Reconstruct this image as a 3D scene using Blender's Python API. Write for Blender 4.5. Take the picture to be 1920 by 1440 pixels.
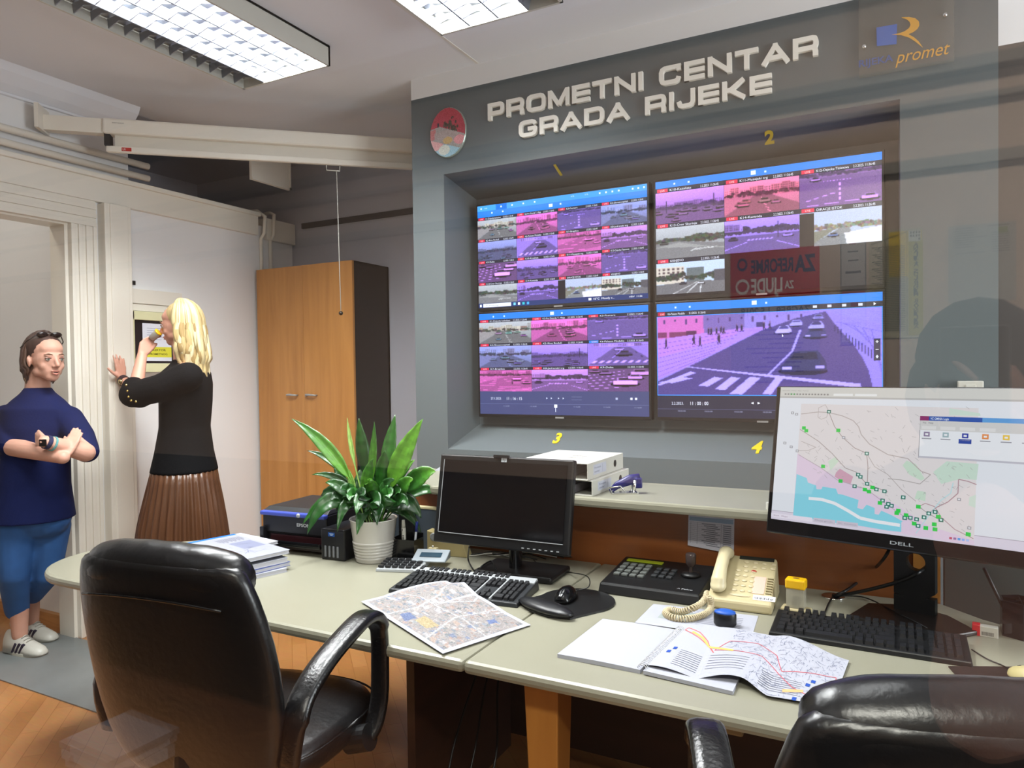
import bpy, bmesh, math, random
import numpy as np
from mathutils import Vector, Matrix, Euler, noise as mnoise

# ------------------------------------------------------------------ scene, camera, world, lights
sc = bpy.context.scene
for o in list(bpy.data.objects): bpy.data.objects.remove(o)
COL = sc.collection
sc.view_settings.view_transform = 'Standard'; sc.view_settings.look = 'None'
sc.view_settings.exposure = 0.0; sc.view_settings.gamma = 1; sc.view_settings.use_curve_mapping = False
H = 1.5; FPX = 1339.15; YAW, PIT, ROL = .480533, -.0190569, -.0138299
def _rot():
    cy, sy, cp, sp, cr, sr = math.cos(YAW), math.sin(YAW), math.cos(PIT), math.sin(PIT), math.cos(ROL), math.sin(ROL)
    fwd = Vector((-sy*cp, cy*cp, sp)); right = Vector((cy, sy, 0)); up = right.cross(fwd)
    return right*cr+up*sr, -right*sr+up*cr, -fwd
RX, RU, RB = _rot()
CAM = Vector((0, 0, H))
cd = bpy.data.cameras.new('camera'); cam = bpy.data.objects.new('camera', cd); COL.objects.link(cam)
cd.sensor_width = 36; cd.lens = FPX*36/1920; cd.clip_start = .02; cd.clip_end = 100
cam.matrix_world = Matrix(((RX.x, RU.x, RB.x, 0), (RX.y, RU.y, RB.y, 0), (RX.z, RU.z, RB.z, H), (0, 0, 0, 1)))
sc.camera = cam
wd = bpy.data.worlds.new('world'); sc.world = wd; wd.use_nodes = True
wd.node_tree.nodes['Background'].inputs[0].default_value = (.8, .85, 1, 1); wd.node_tree.nodes['Background'].inputs[1].default_value = .1
def area_light(name, loc, sx, sy, power, col=(1, 1, 1), rot=(0, 0, 0), parent=None, spread=180):
    l = bpy.data.lights.new(name, 'AREA'); l.shape = 'RECTANGLE'; l.size = sx; l.size_y = sy; l.energy = power; l.color = col
    l.spread = math.radians(spread)
    o = bpy.data.objects.new(name, l); COL.objects.link(o); o.location = loc; o.rotation_euler = rot
    if parent: o.parent = parent
    return o
P_LAMP = 142; P_CORR = 108
# ceiling fixtures of the room (position, lit part) and of the visitors' side; their lights are made in the fixture builder
LAMPS = [(-2.73, 2.0, 1.52, .92), (-1.475, 2.0, 1.52, .9), (-.22, 1.6, 1.52, .14)]  # third fixture is unseen, added for extra light

# ------------------------------------------------------------------ positions: pixel of the 1920x1440 frame -> point on a known plane
def ray(x, y): return RX*((x-960)/FPX)+RU*(-(y-720)/FPX)-RB
def onz(x, y, z): d = ray(x, y); return CAM+d*((z-H)/d.z)
def onY(x, y, Y): d = ray(x, y); return CAM+d*(Y/d.y)
def onX(x, y, X): d = ray(x, y); return CAM+d*(X/d.x)
def onp(x, y, P, n): d = ray(x, y); P = Vector(P); n = Vector(n); return CAM+d*((P-CAM).dot(n)/d.dot(n))
FH = Vector((-math.sin(YAW), math.cos(YAW), 0))
def dep(x, y, D): d = ray(x, y); return CAM+d*(D/d.dot(FH))

# ------------------------------------------------------------------ materials
def lin(c):
    if isinstance(c, str): c = tuple(int(c[i:i+2], 16)/255 for i in (1, 3, 5))
    return tuple((x/12.92 if x <= .04045 else ((x+.055)/1.055)**2.4) for x in c)
MATS = {}
def mat(name, col, rough=.5, metal=0, var=0, scale=20, bump=0, bscale=80, emit=0, spec=.5, coat=0, trans=0, ior=1.45, alpha=1, stretch=None, col2=None, sheen=0):
    if name in MATS: return MATS[name]
    m = bpy.data.materials.new(name); m.use_nodes = True; nt = m.node_tree; b = nt.nodes['Principled BSDF']
    c = lin(col); b.inputs['Base Color'].default_value = (*c, 1); b.inputs['Roughness'].default_value = rough
    b.inputs['Metallic'].default_value = metal; b.inputs['Specular IOR Level'].default_value = spec
    b.inputs['Coat Weight'].default_value = coat; b.inputs['Transmission Weight'].default_value = trans; b.inputs['IOR'].default_value = ior
    b.inputs['Alpha'].default_value = alpha; b.inputs['Sheen Weight'].default_value = sheen
    if emit: b.inputs['Emission Color'].default_value = (*c, 1); b.inputs['Emission Strength'].default_value = emit
    if var or bump:
        tc = nt.nodes.new('ShaderNodeTexCoord'); mp = nt.nodes.new('ShaderNodeMapping'); nt.links.new(tc.outputs['Object'], mp.inputs[0])
        if stretch: mp.inputs['Scale'].default_value = stretch
    if var:
        n = nt.nodes.new('ShaderNodeTexNoise'); n.inputs['Scale'].default_value = scale; n.inputs['Detail'].default_value = 5
        nt.links.new(mp.outputs[0], n.inputs['Vector'])
        r = nt.nodes.new('ShaderNodeValToRGB'); c2 = lin(col2) if col2 else tuple(x*(1-var) for x in c)
        r.color_ramp.elements[0].position = .3; r.color_ramp.elements[0].color = (*c2, 1)
        r.color_ramp.elements[1].position = .7; r.color_ramp.elements[1].color = (*c, 1)
        nt.links.new(n.outputs[0], r.inputs[0]); nt.links.new(r.outputs[0], b.inputs['Base Color'])
    if bump:
        n = nt.nodes.new('ShaderNodeTexNoise'); n.inputs['Scale'].default_value = bscale; n.inputs['Detail'].default_value = 4
        nt.links.new(mp.outputs[0], n.inputs['Vector'])
        bp = nt.nodes.new('ShaderNodeBump'); bp.inputs['Strength'].default_value = bump; bp.inputs['Distance'].default_value = .01
        nt.links.new(n.outputs[0], bp.inputs['Height']); nt.links.new(bp.outputs[0], b.inputs['Normal'])
    MATS[name] = m; return m
def cmat(name, rough=.6, emit=0, spec=.3):
    """colours come from the mesh's own printed / displayed picture"""
    if name in MATS: return MATS[name]
    m = bpy.data.materials.new(name); m.use_nodes = True; nt = m.node_tree; b = nt.nodes['Principled BSDF']
    a = nt.nodes.new('ShaderNodeAttribute'); a.attribute_name = 'Col'
    b.inputs['Roughness'].default_value = rough; b.inputs['Specular IOR Level'].default_value = spec
    if emit:
        b.inputs['Base Color'].default_value = (.004, .004, .005, 1)
        nt.links.new(a.outputs['Color'], b.inputs['Emission Color']); b.inputs['Emission Strength'].default_value = emit
    else: nt.links.new(a.outputs['Color'], b.inputs['Base Color'])
    MATS[name] = m; return m
def wood(name, c1, c2, rough=.4, scale=(1, 1, 14), grain=3.0, coat=0):
    if name in MATS: return MATS[name]
    m = bpy.data.materials.new(name); m.use_nodes = True; nt = m.node_tree; b = nt.nodes['Principled BSDF']
    tc = nt.nodes.new('ShaderNodeTexCoord'); mp = nt.nodes.new('ShaderNodeMapping'); mp.inputs['Scale'].default_value = scale
    nt.links.new(tc.outputs['Object'], mp.inputs[0])
    n = nt.nodes.new('ShaderNodeTexNoise'); n.inputs['Scale'].default_value = grain; n.inputs['Detail'].default_value = 8; n.inputs['Distortion'].default_value = .6
    nt.links.new(mp.outputs[0], n.inputs['Vector'])
    r = nt.nodes.new('ShaderNodeValToRGB'); r.color_ramp.elements[0].position = .3; r.color_ramp.elements[0].color = (*lin(c1), 1)
    r.color_ramp.elements[1].position = .72; r.color_ramp.elements[1].color = (*lin(c2), 1)
    nt.links.new(n.outputs[0], r.inputs[0]); nt.links.new(r.outputs[0], b.inputs['Base Color'])
    b.inputs['Roughness'].default_value = rough; b.inputs['Coat Weight'].default_value = coat
    MATS[name] = m; return m

M_WALL = mat('white_wall_paint', '#e8e7e7', .75, bump=.05, bscale=60)
M_TRIM = mat('cream_gloss_paint', '#e8e2d6', .35, bump=.04, bscale=30)
M_CEIL = mat('ceiling_paint', '#e4e6ec', .85)
M_DARK = mat('dark_grey_matt', '#b0b1ba', .8)
M_PANEL = mat('blue_grey_panel_paint', '#596163', .6, bump=.02)
M_DESK = mat('cream_laminate', '#898777', .32, var=.04, scale=6)
M_DESKE = mat('desk_edge_beige', '#b9ab97', .4)
M_BLK = mat('black_plastic', '#0d0e10', .4)
M_BLKG = mat('black_gloss_plastic', '#090a0d', .16)
M_DGREY = mat('dark_grey_plastic', '#1b1d20', .45)
M_SILV = mat('silver_plastic', '#a9adb0', .35, .3)
M_CREAM = mat('cream_plastic', '#b3a783', .4)
M_CHROME = mat('chrome', '#d8d8d8', .15, 1)
M_PAPER = mat('white_paper', '#a0a2ad', .7)
M_WHITE = mat('white_plastic', '#c0bfb6', .35)
M_LEATH = mat('black_leather', '#0b0b0d', .3, bump=.10, bscale=55, spec=.6)
M_LEATH2 = mat('black_armrest_vinyl', '#0a0a0c', .25, bump=.12, bscale=150, spec=.6)

# ------------------------------------------------------------------ mesh builder
def TM(loc=(0, 0, 0), rot=(0, 0, 0), s=None):
    m = Matrix.Translation(Vector(loc)) @ Euler(rot).to_matrix().to_4x4()
    if s: m = m @ Matrix.Diagonal((*s, 1))
    return m
class MB:
    def __init__(s): s.v = []; s.f = []; s.k = []; s.mats = []; s.cur = 0
    def use(s, m):
        if m not in s.mats: s.mats.append(m)
        s.cur = s.mats.index(m); return s
    def add(s, vs, fs, M=None):
        n = len(s.v)
        s.v += [tuple(M @ Vector(p)) if M else tuple(p) for p in vs]
        s.f += [tuple(i+n for i in f) for f in fs]; s.k += [s.cur]*len(fs); return s
    def box(s, c, d, rot=(0, 0, 0), bev=0, M=None, seg=2):
        x, y, z = d[0]/2, d[1]/2, d[2]/2
        T = TM(c, rot); T = M @ T if M else T
        if bev:
            bm = bmesh.new(); bmesh.ops.create_cube(bm, size=1)
            for q in bm.verts: q.co = Vector((q.co.x*d[0], q.co.y*d[1], q.co.z*d[2]))
            bmesh.ops.bevel(bm, geom=bm.edges[:], offset=min(bev, .49*min(d)), segments=seg, affect='EDGES', profile=.5)
            bm.verts.index_update(); vs = [q.co[:] for q in bm.verts]; fs = [[q.index for q in f.verts] for f in bm.faces]; bm.free()
            return s.add(vs, fs, T)
        vs = [(a, b, e) for a in (-x, x) for b in (-y, y) for e in (-z, z)]
        return s.add(vs, [(0, 1, 3, 2), (4, 6, 7, 5), (0, 4, 5, 1), (2, 3, 7, 6), (0, 2, 6, 4), (1, 5, 7, 3)], T)
    def bb(s, a, b, bev=0, M=None):
        return s.box([(a[i]+b[i])/2 for i in range(3)], [abs(b[i]-a[i]) for i in range(3)], bev=bev, M=M)
    def prism(s, poly, z0, z1, M=None):
        n = len(poly); A = sum(poly[i][0]*poly[(i+1) % n][1]-poly[(i+1) % n][0]*poly[i][1] for i in range(n))
        if A < 0: poly = poly[::-1]
        vs = [(x, y, z0) for x, y in poly]+[(x, y, z1) for x, y in poly]
        return s.add(vs, [tuple(range(n))[::-1], tuple(range(n, 2*n))]+[(i, (i+1) % n, (i+1) % n+n, i+n) for i in range(n)], M)
    def hexa(s, bot, top):
        """box from four bottom and four top corners"""
        return s.add(list(bot)+list(top), [(3, 2, 1, 0), (4, 5, 6, 7), (0, 1, 5, 4), (1, 2, 6, 5), (2, 3, 7, 6), (3, 0, 4, 7)])
    def lathe(s, prof, n=28, M=None):
        vs = []; fs = []
        for r, z in prof: vs += [(r*math.cos(2*math.pi*i/n), r*math.sin(2*math.pi*i/n), z) for i in range(n)]
        for j in range(len(prof)-1):
            for i in range(n): fs.append((j*n+i, j*n+(i+1) % n, (j+1)*n+(i+1) % n, (j+1)*n+i))
        fs.append(tuple(range(n))[::-1]); fs.append(tuple(range((len(prof)-1)*n, len(prof)*n)))
        return s.add(vs, fs, M)
    def loft(s, rings, M=None, cap=True):
        n = len(rings[0]); vs = [p for r in rings for p in r]; fs = []
        for j in range(len(rings)-1):
            for i in range(n): fs.append((j*n+i, j*n+(i+1) % n, (j+1)*n+(i+1) % n, (j+1)*n+i))
        if cap: fs.append(tuple(range(n))[::-1]); fs.append(tuple(range((len(rings)-1)*n, len(rings)*n)))
        return s.add(vs, fs, M)
    def tube(s, pts, r, n=10, M=None, flat=None):
        pts = [Vector(p) for p in pts]; rr = r if isinstance(r, (list, tuple)) else [r]*len(pts); rings = []
        prev = None
        for i, p in enumerate(pts):
            t = (pts[min(i+1, len(pts)-1)]-pts[max(i-1, 0)])
            t = t.normalized() if t.length > 1e-9 else Vector((0, 0, 1))
            if prev is None:
                a = Vector((0, 0, 1)) if abs(t.z) < .9 else Vector((1, 0, 0)); u = a.cross(t).normalized()
            else:
                u = (prev-t*prev.dot(t)); u = u.normalized() if u.length > 1e-6 else prev
            prev = u; w = t.cross(u); f = flat or 1
            rings.append([tuple(p+u*math.cos(2*math.pi*k/n)*rr[i]+w*math.sin(2*math.pi*k/n)*rr[i]*f) for k in range(n)])
        return s.loft(rings, M)
    def cyl(s, a, b, r, n=20, r2=None): return s.tube([a, b], [r, r if r2 is None else r2], n)
    def ell(s, c, r, M=None, n=16, rot=(0, 0, 0)):
        vs = []; fs = []; m = n//2
        for j in range(1, m):
            a = math.pi*j/m
            vs += [(math.sin(a)*math.cos(2*math.pi*i/n), math.sin(a)*math.sin(2*math.pi*i/n), math.cos(a)) for i in range(n)]
        vs += [(0, 0, 1), (0, 0, -1)]; T = len(vs)-2
        for j in range(m-2):
            for i in range(n): fs.append((j*n+i, (j+1)*n+i, (j+1)*n+(i+1) % n, j*n+(i+1) % n))
        for i in range(n): fs.append((T, i, (i+1) % n)); fs.append((T+1, (m-2)*n+(i+1) % n, (m-2)*n+i))
        r = (r, r, r) if not isinstance(r, (tuple, list)) else r
        X = TM(c, rot, r); return s.add(vs, fs, M @ X if M else X)
    def caps(s, a, b, r0, r1, n=14):
        """tapered capsule"""
        a, b = Vector(a), Vector(b); t = (b-a).normalized() if (b-a).length > 1e-6 else Vector((0, 0, 1)); P = []; R = []
        for k in range(4): q = k/4*math.pi/2; P.append(a-t*r0*math.cos(q)*.999); R.append(max(r0*math.sin(q), r0*.06))
        for k in range(5): P.append(a.lerp(b, k/4)); R.append(r0+(r1-r0)*k/4)
        for k in range(4): q = (k+1)/4*math.pi/2; P.append(b+t*r1*math.sin(q)*.999); R.append(max(r1*math.cos(q), r1*.06))
        return s.tube(P, R, n)
    def chain(s, pts, rs):
        for i in range(len(pts)-1): s.caps(pts[i], pts[i+1], rs[i], rs[i+1])
        return s
    def build(s, name, m=None, parent=None, smooth=False, W=False, bevel=0, sub=0, remesh=0, solid=0, auto=None):
        me = bpy.data.meshes.new(name)
        if W and parent:
            I = parent_matrix(parent).inverted(); s.v = [tuple(I @ Vector(p)) for p in s.v]
        me.from_pydata(s.v, [], s.f); me.update()
        ms = s.mats if s.mats and m is None else [m]
        for q in ms: me.materials.append(q)
        if s.mats and m is None: me.polygons.foreach_set('material_index', s.k)
        bm = bmesh.new(); bm.from_mesh(me); bmesh.ops.recalc_face_normals(bm, faces=bm.faces[:]); bm.to_mesh(me); bm.free()
        if smooth: me.polygons.foreach_set('use_smooth', [True]*len(me.polygons))
        o = bpy.data.objects.new(name, me); COL.objects.link(o)
        if parent: o.parent = parent
        if solid: q = o.modifiers.new('s', 'SOLIDIFY'); q.thickness = solid; q.offset = 0
        if remesh:
            q = o.modifiers.new('r', 'REMESH'); q.mode = 'VOXEL'; q.voxel_size = remesh; q.use_smooth_shade = True
            q = o.modifiers.new('sm', 'SMOOTH'); q.iterations = 5; q.factor = .5
        if bevel: q = o.modifiers.new('b', 'BEVEL'); q.width = bevel; q.segments = 2; q.limit_method = 'ANGLE'; q.angle_limit = math.radians(40)
        if sub: q = o.modifiers.new('u', 'SUBSURF'); q.levels = sub; q.render_levels = sub
        if auto is not None:
            me.polygons.foreach_set('use_smooth', [True]*len(me.polygons)); me.set_sharp_from_angle(angle=math.radians(auto))
        return o
def parent_matrix(o):
    m = Matrix.Translation(o.location) @ o.rotation_euler.to_matrix().to_4x4()
    return parent_matrix(o.parent) @ m if o.parent else m
def tag(o, label, cat, group=None):
    o['label'] = label; o['category'] = cat
    if group: o['group'] = group
    return o
def thing(name, label, cat, loc=(0, 0, 0), rz=0, group=None):
    o = bpy.data.objects.new(name, None); COL.objects.link(o); o.location = loc; o.rotation_euler = (0, 0, rz); o.empty_display_size = .05
    return tag(o, label, cat, group)
def struct(o): o['kind'] = 'structure'; return o
def sbox(name, a, b, m, bev=0): return struct(MB().bb(a, b, bev).build(name, m))

# ------------------------------------------------------------------ lettering
_tc = {}
def text_geo(body, bold=0.0, shear=0.0):
    k = (body, bold, shear)
    if k in _tc: return _tc[k]
    cu = bpy.data.curves.new('t', 'FONT'); cu.body = body; cu.size = 1; cu.offset = bold; cu.shear = shear; cu.resolution_u = 3
    cu.fill_mode = 'FRONT' if hasattr(cu, 'fill_mode') else cu.fill_mode
    ob = bpy.data.objects.new('t', cu); COL.objects.link(ob)
    dg = bpy.context.evaluated_depsgraph_get(); me = bpy.data.meshes.new_from_object(ob.evaluated_get(dg))
    vs = [(v.co.x, v.co.y) for v in me.vertices]; fs = [tuple(p.vertices) for p in me.polygons]
    bpy.data.objects.remove(ob); bpy.data.curves.remove(cu); bpy.data.meshes.remove(me)
    w = max([v[0] for v in vs], default=0); _tc[k] = (vs, fs, w); return _tc[k]
class Canvas:
    """flat or bent picture surface; f(x, y, n) gives the point for picture coords x right, y down, n = height above the surface"""
    def __init__(s, f, dn=.00012): s.f = f; s.v = []; s.fc = []; s.c = []; s.n = 0; s.dn = dn
    def up(s): s.n += s.dn
    def _p(s, pts, faces, cols):
        b = len(s.v); s.v += [s.f(x, y, s.n) for x, y in pts]
        s.fc += [tuple(i+b for i in f) for f in faces]; s.c += cols
    def rect(s, x, y, w, h, col, nx=1, ny=1):
        P = [(x+w*i/nx, y+h*j/ny) for j in range(ny+1) for i in range(nx+1)]; N = nx+1
        F = [(j*N+i, (j+1)*N+i, (j+1)*N+i+1, j*N+i+1) for j in range(ny) for i in range(nx)]
        s._p(P, F, [[lin(col)]*4]*len(F)); return s
    def poly(s, pts, col): s._p(pts, [tuple(range(len(pts)))], [[lin(col)]*len(pts)]); return s
    def line(s, pts, w, col, seg=1, asp=1.0):
        c = lin(col)
        for (x0, y0), (x1, y1) in zip(pts[:-1], pts[1:]):
            dx, dy = (x1-x0)*asp, y1-y0; L = math.hypot(dx, dy) or 1; nx, ny = -dy/L*w/2/asp, dx/L*w/2
            for k in range(seg):
                a, b = k/seg, (k+1)/seg; X0, Y0, X1, Y1 = x0+(x1-x0)*a, y0+(y1-y0)*a, x0+(x1-x0)*b, y0+(y1-y0)*b
                s._p([(X0+nx, Y0+ny), (X1+nx, Y1+ny), (X1-nx, Y1-ny), (X0-nx, Y0-ny)], [(0, 1, 2, 3)], [[c]*4])
        return s
    def text(s, x, y, size, body, col, asp=1.0, bold=0.0, shear=0.0, fit=None, rot=0):
        """y is the baseline; asp = picture x unit / y unit; fit = width in x units"""
        vs, fs, w = text_geo(body, bold, shear); kx = size/asp
        if fit: kx = fit/w
        cr, sr = math.cos(rot), math.sin(rot)
        s._p([(x+(a*cr+b*sr)*kx, y-(b*cr-a*sr)*size) for a, b in vs], fs, [[lin(col)]*len(f) for f in fs]); return s
    def raster(s, x, y, w, h, img):
        hh, ww = img.shape[:2]; g = np.where(img <= .04045, img/12.92, ((np.clip(img, 0, 1)+.055)/1.055)**2.4)
        b = len(s.v); N = ww+1
        s.v += [s.f(x+w*i/ww, y+h*j/hh, s.n) for j in range(hh+1) for i in range(ww+1)]
        for j in range(hh):
            for i in range(ww):
                q = b+j*N+i; s.fc.append((q, q+N, q+N+1, q+1)); s.c.append([tuple(g[j, i])]*4)
        return s
    def build(s, name, m, parent=None, W=False):
        v = s.v
        if W and parent: I = parent_matrix(parent).inverted(); v = [tuple(I @ Vector(p)) for p in v]
        me = bpy.data.meshes.new(name); me.from_pydata([tuple(p) for p in v], [], s.fc); me.update(); me.materials.append(m)
        a = me.color_attributes.new('Col', 'FLOAT_COLOR', 'CORNER')
        fl = []
        for c in s.c:
            for q in c: fl += [q[0], q[1], q[2], 1.0]
        a.data.foreach_set('color', fl)
        o = bpy.data.objects.new(name, me); COL.objects.link(o)
        if parent: o.parent = parent
        return o
def planef(O, ex, ey, N, flip=False):
    """O top-left corner, ex / ey full-width vectors (x right, y down), N outward normal"""
    O, ex, ey, N = Vector(O), Vector(ex), Vector(ey), Vector(N)
    return lambda x, y, n: O+ex*x+ey*y+N*n

# ------------------------------------------------------------------ little painter for the camera pictures on the screens
class Img:
    def __init__(s, w, h, col=(0, 0, 0)):
        s.w, s.h = w, h; s.a = np.zeros((h, w, 3)); s.a[:] = col
        s.X, s.Y = np.meshgrid((np.arange(w)+.5)/w, (np.arange(h)+.5)/h)
    def poly(s, pts, col, al=1):
        ins = np.zeros((s.h, s.w), bool); n = len(pts)
        for i in range(n):
            x0, y0 = pts[i]; x1, y1 = pts[(i+1) % n]
            if y0 == y1: continue
            ins ^= ((s.Y > min(y0, y1)) & (s.Y <= max(y0, y1)) & (s.X < x0+(s.Y-y0)*(x1-x0)/(y1-y0)))
        s.a[ins] = s.a[ins]*(1-al)+np.array(col)*al; return s
    def line(s, p, q, w, col):
        dx, dy = q[0]-p[0], q[1]-p[1]; L = math.hypot(dx, dy) or 1; nx, ny = -dy/L*w/2, dx/L*w/2
        return s.poly([(p[0]+nx, p[1]+ny), (q[0]+nx, q[1]+ny), (q[0]-nx, q[1]-ny), (p[0]-nx, p[1]-ny)], col)
    def ell(s, cx, cy, rx, ry, col):
        m = ((s.X-cx)/rx)**2+((s.Y-cy)/ry)**2 < 1; s.a[m] = col; return s
    def rect(s, x, y, w, h, col): return s.poly([(x, y), (x+w, y), (x+w, y+h), (x, y+h)], col)
    def noise(s, R, amp, y0=0, y1=1):
        n = R.normal(0, amp, (s.h, s.w, 1)); m = (s.Y >= y0) & (s.Y <= y1); s.a += n*m[..., None]; return s
    def car(s, x, y, k, col):
        s.ell(x, y+.02*k, .075*k, .035*k, (.05, .05, .07)); s.rect(x-.06*k, y-.03*k, .12*k, .05*k, col); s.rect(x-.04*k, y-.075*k, .08*k, .05*k, tuple(c*.7 for c in col))
        s.rect(x-.035*k, y-.065*k, .07*k, .03*k, (.1, .12, .16)); return s
    def blur(s):
        p = np.pad(s.a, ((1, 1), (1, 1), (0, 0)), 'edge'); s.a = s.a*.5+.125*(p[:-2, 1:-1]+p[2:, 1:-1]+p[1:-1, :-2]+p[1:-1, 2:]); return s
    def tint(s, t, k):
        L = s.a.mean(axis=2, keepdims=True); s.a = s.a*(1-k)+L*np.array(t)*k; return s
TN = {'n': ((.95, .98, 1.08), .35), 'b': ((.72, .78, 1.3), .75), 'v': ((.9, .68, 1.5), .85), 'p': ((1.1, .7, 1.4), .85), 'm': ((1.35, .55, 1.2), .85), 'r': ((1.45, .6, .95), .75)}
def feed(kind, t, seed, w=56, h=30):
    R = np.random.default_rng(seed); I = Img(w, h); g = .80-.25*I.Y[..., None]; I.a[:] = g*np.array((.92, .95, 1.0))
    road = (.42, .42, .44)
    def trees(y, amp, col, n=26):
        tops = [amp*(.35+.65*R.random()) for _ in range(9)]
        for i in range(n*7):
            x = R.random(); r = .012+.018*R.random(); I.ell(x, y-tops[int(x*9)]*R.random()**.8, r, r*1.7, tuple(c*(.6+.7*R.random()) for c in col))
    def blocks(x0, x1, y0, y1, cols):
        x = x0
        while x < x1:
            ww = .06+.1*R.random(); hh = (y1-y0)*(.5+.5*R.random()); c = cols[R.integers(len(cols))]; I.rect(x, y1-hh, min(ww, x1-x), hh, c)
            for a in np.arange(x+.012, min(x+ww, x1)-.012, .028):
                for b in np.arange(y1-hh+.03, y1-.03, .06): I.rect(a, b, .012, .03, tuple(q*.45 for q in c))
            x += ww
    warm = [(.75, .62, .52), (.82, .78, .7), (.66, .5, .46), (.7, .7, .72)]
    if kind == 'street':
        blocks(0, 1, .08, .45, warm); I.poly([(.0, 1), (.42, .42), (.6, .42), (1, .8), (1, 1)], road); I.poly([(0, .42), (.42, .42), (0, .95)], (.6, .57, .58)); trees(.42, .12, (.3, .3, .28), 14)
        for k in range(5): I.line((.5+.02*k, .5+.1*k), (.51+.03*k, .56+.1*k), .012, (.9, .9, .9))
        for k in range(5): I.car(.15+.75*R.random(), .5+.35*R.random(), .8+.5*R.random(), tuple(R.random(3)*.6+.3))
    elif kind == 'cross':
        I.a[:] = road; I.rect(0, 0, 1, .16, (.5, .5, .5)); trees(.1, .1, (.28, .27, .3), 18)
        for k in range(9): I.line((.3+.04*k, .28), (.315+.04*k, .28), .02, (.9, .9, .92))
        for k in range(4): I.line((.5, .35+.14*k), (.5, .43+.14*k), .02, (.9, .9, .92)); I.line((.08+.1*k, .8-.05*k), (.14+.1*k, .78-.05*k), .02, (.9, .9, .92))
        I.line((.1, .95), (.9, .88), .015, (.8, .8, .85)); I.car(.2, .2, 1, (.7, .7, .75)); I.car(.86, .86, 1.6, (.8, .8, .85))
    elif kind == 'plaza':
        I.a[:] = (.62, .6, .6); blocks(0, 1, .0, .2, warm); trees(.24, .05, (.3, .3, .3), 20); I.poly([(0, .6), (.5, .3), (1, .25), (1, .8), (.2, 1), (0, 1)], (.5, .49, .5))
        for k in range(8): I.line((0, .5+.07*k), (1, .36+.11*k), .008, (.75, .73, .74))
        I.car(.72, .42, 1.4, (.9, .9, .9)); I.car(.9, .6, 1.2, (.7, .7, .75)); I.ell(.63, .6, .01, .06, (.1, .1, .1))
    elif kind == 'zebra':
        I.a[:] = (.62, .62, .66); blocks(.1, 1, 0, .16, warm); I.poly([(.0, .98), (.45, .2), (.7, .2), (1, .7), (1, 1)], road)
        for k in range(8): I.poly([(.05+.12*k, .9), (.11+.12*k, .9), (.17+.12*k, .78), (.12+.12*k, .78)], (.92, .92, .95))
        I.car(.6, .5, 2, (.25, .27, .34)); I.car(.52, .3, 1.1, (.8, .8, .85)); I.line((.4, .7), (.6, .25), .012, (.9, .9, .9))
        for k in range(14): I.rect(.72+.018*k, .26+.035*k, .006, .05, (.2, .2, .25))
    elif kind == 'lot':
        I.a[:] = (.36, .34, .37)
        for k in range(6): I.line((.0, .9-.12*k), (.6, .8-.14*k), .012, (.85, .85, .85))
        I.car(.62, .62, 3.2, (.92, .92, .92)); I.car(.85, .22, 2.4, (.9, .88, .5)); I.car(.78, .4, 2, (.8, .8, .85)); I.car(.3, .2, 1.6, (.5, .5, .6)); I.car(.12, .12, 1.4, (.7, .4, .4))
    elif kind == 'haze':
        blocks(0, 1, .32, .5, [(.62, .62, .68), (.5, .5, .55)]); I.rect(0, .48, 1, .52, (.4, .38, .42)); trees(.55, .12, (.3, .28, .32), 30)
        for k in range(10): I.car(R.random(), .6+.35*R.random(), 1, tuple(R.random(3)*.4+.25))
        I.rect(.16, .28, .008, .4, (.2, .2, .2)); I.rect(.85, .2, .008, .4, (.2, .2, .2))
    elif kind == 'highway':
        trees(.5, .2, (.25, .3, .26), 60); I.poly([(0, .5), (.3, .45), (1, .62), (1, 1), (0, 1)], (.48, .48, .5)); I.poly([(0, .62), (.35, .5), (1, .8), (1, .74)], (.6, .6, .6))
        for k in range(6): I.poly([(.5+.06*k, .8-.01*k), (.54+.06*k, .8-.01*k), (.62+.06*k, .72), (.59+.06*k, .72)], (.85, .85, .85))
        I.rect(.7, .1, .008, .5, (.3, .3, .3)); I.car(.12, .5, .9, (.3, .3, .3))
    elif kind == 'blocks':
        I.a[:] = (np.array((.72, .82, .97))*np.ones_like(I.a)); I.rect(0, .12, .42, .56, (.86, .8, .72))
        for a in np.arange(.03, .4, .07):
            for b in np.arange(.17, .6, .11): I.rect(a, b, .03, .06, (.35, .25, .28))
        I.rect(.45, .2, .25, .45, (.35, .42, .45)); trees(.55, .2, (.2, .26, .22), 30); I.rect(.85, .3, .15, .4, (.3, .3, .36)); I.poly([(0, .7), (.6, .62), (1, .66), (1, 1), (0, 1)], (.42, .42, .45))
        for k in range(3): I.line((.25+.2*k, 1), (.6+.03*k, .66), .014, (.88, .88, .9))
        I.car(.66, .7, .8, (.8, .8, .85)); I.car(.4, .68, .8, (.2, .2, .3))
    elif kind == 'seaside':
        I.a[:] = (np.array((.68, .74, .92))*np.ones_like(I.a)); trees(.52, .14, (.52, .48, .42), 40); I.poly([(.1, 1), (.5, .52), (.62, .52), (.66, 1)], (.5, .52, .54)); I.poly([(0, 1), (0, .6), (.46, .52), (.12, 1)], (.5, .5, .42))
        I.poly([(.55, .68), (1, .56), (1, 1), (.58, 1)], (.9, .88, .92)); I.rect(.06, .42, .05, .3, (.14, .2, .14)); I.rect(.13, .38, .04, .3, (.14, .2, .14)); I.car(.42, .72, 1, (.3, .45, .8)); I.rect(.78, .3, .008, .25, (.4, .4, .4))
    elif kind == 'junction':
        trees(.42, .2, (.26, .26, .24), 44); blocks(0, .25, .1, .35, warm); I.rect(0, .5, 1, .5, (.42, .41, .44)); I.rect(.72, .12, .01, .5, (.2, .2, .2))
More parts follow.
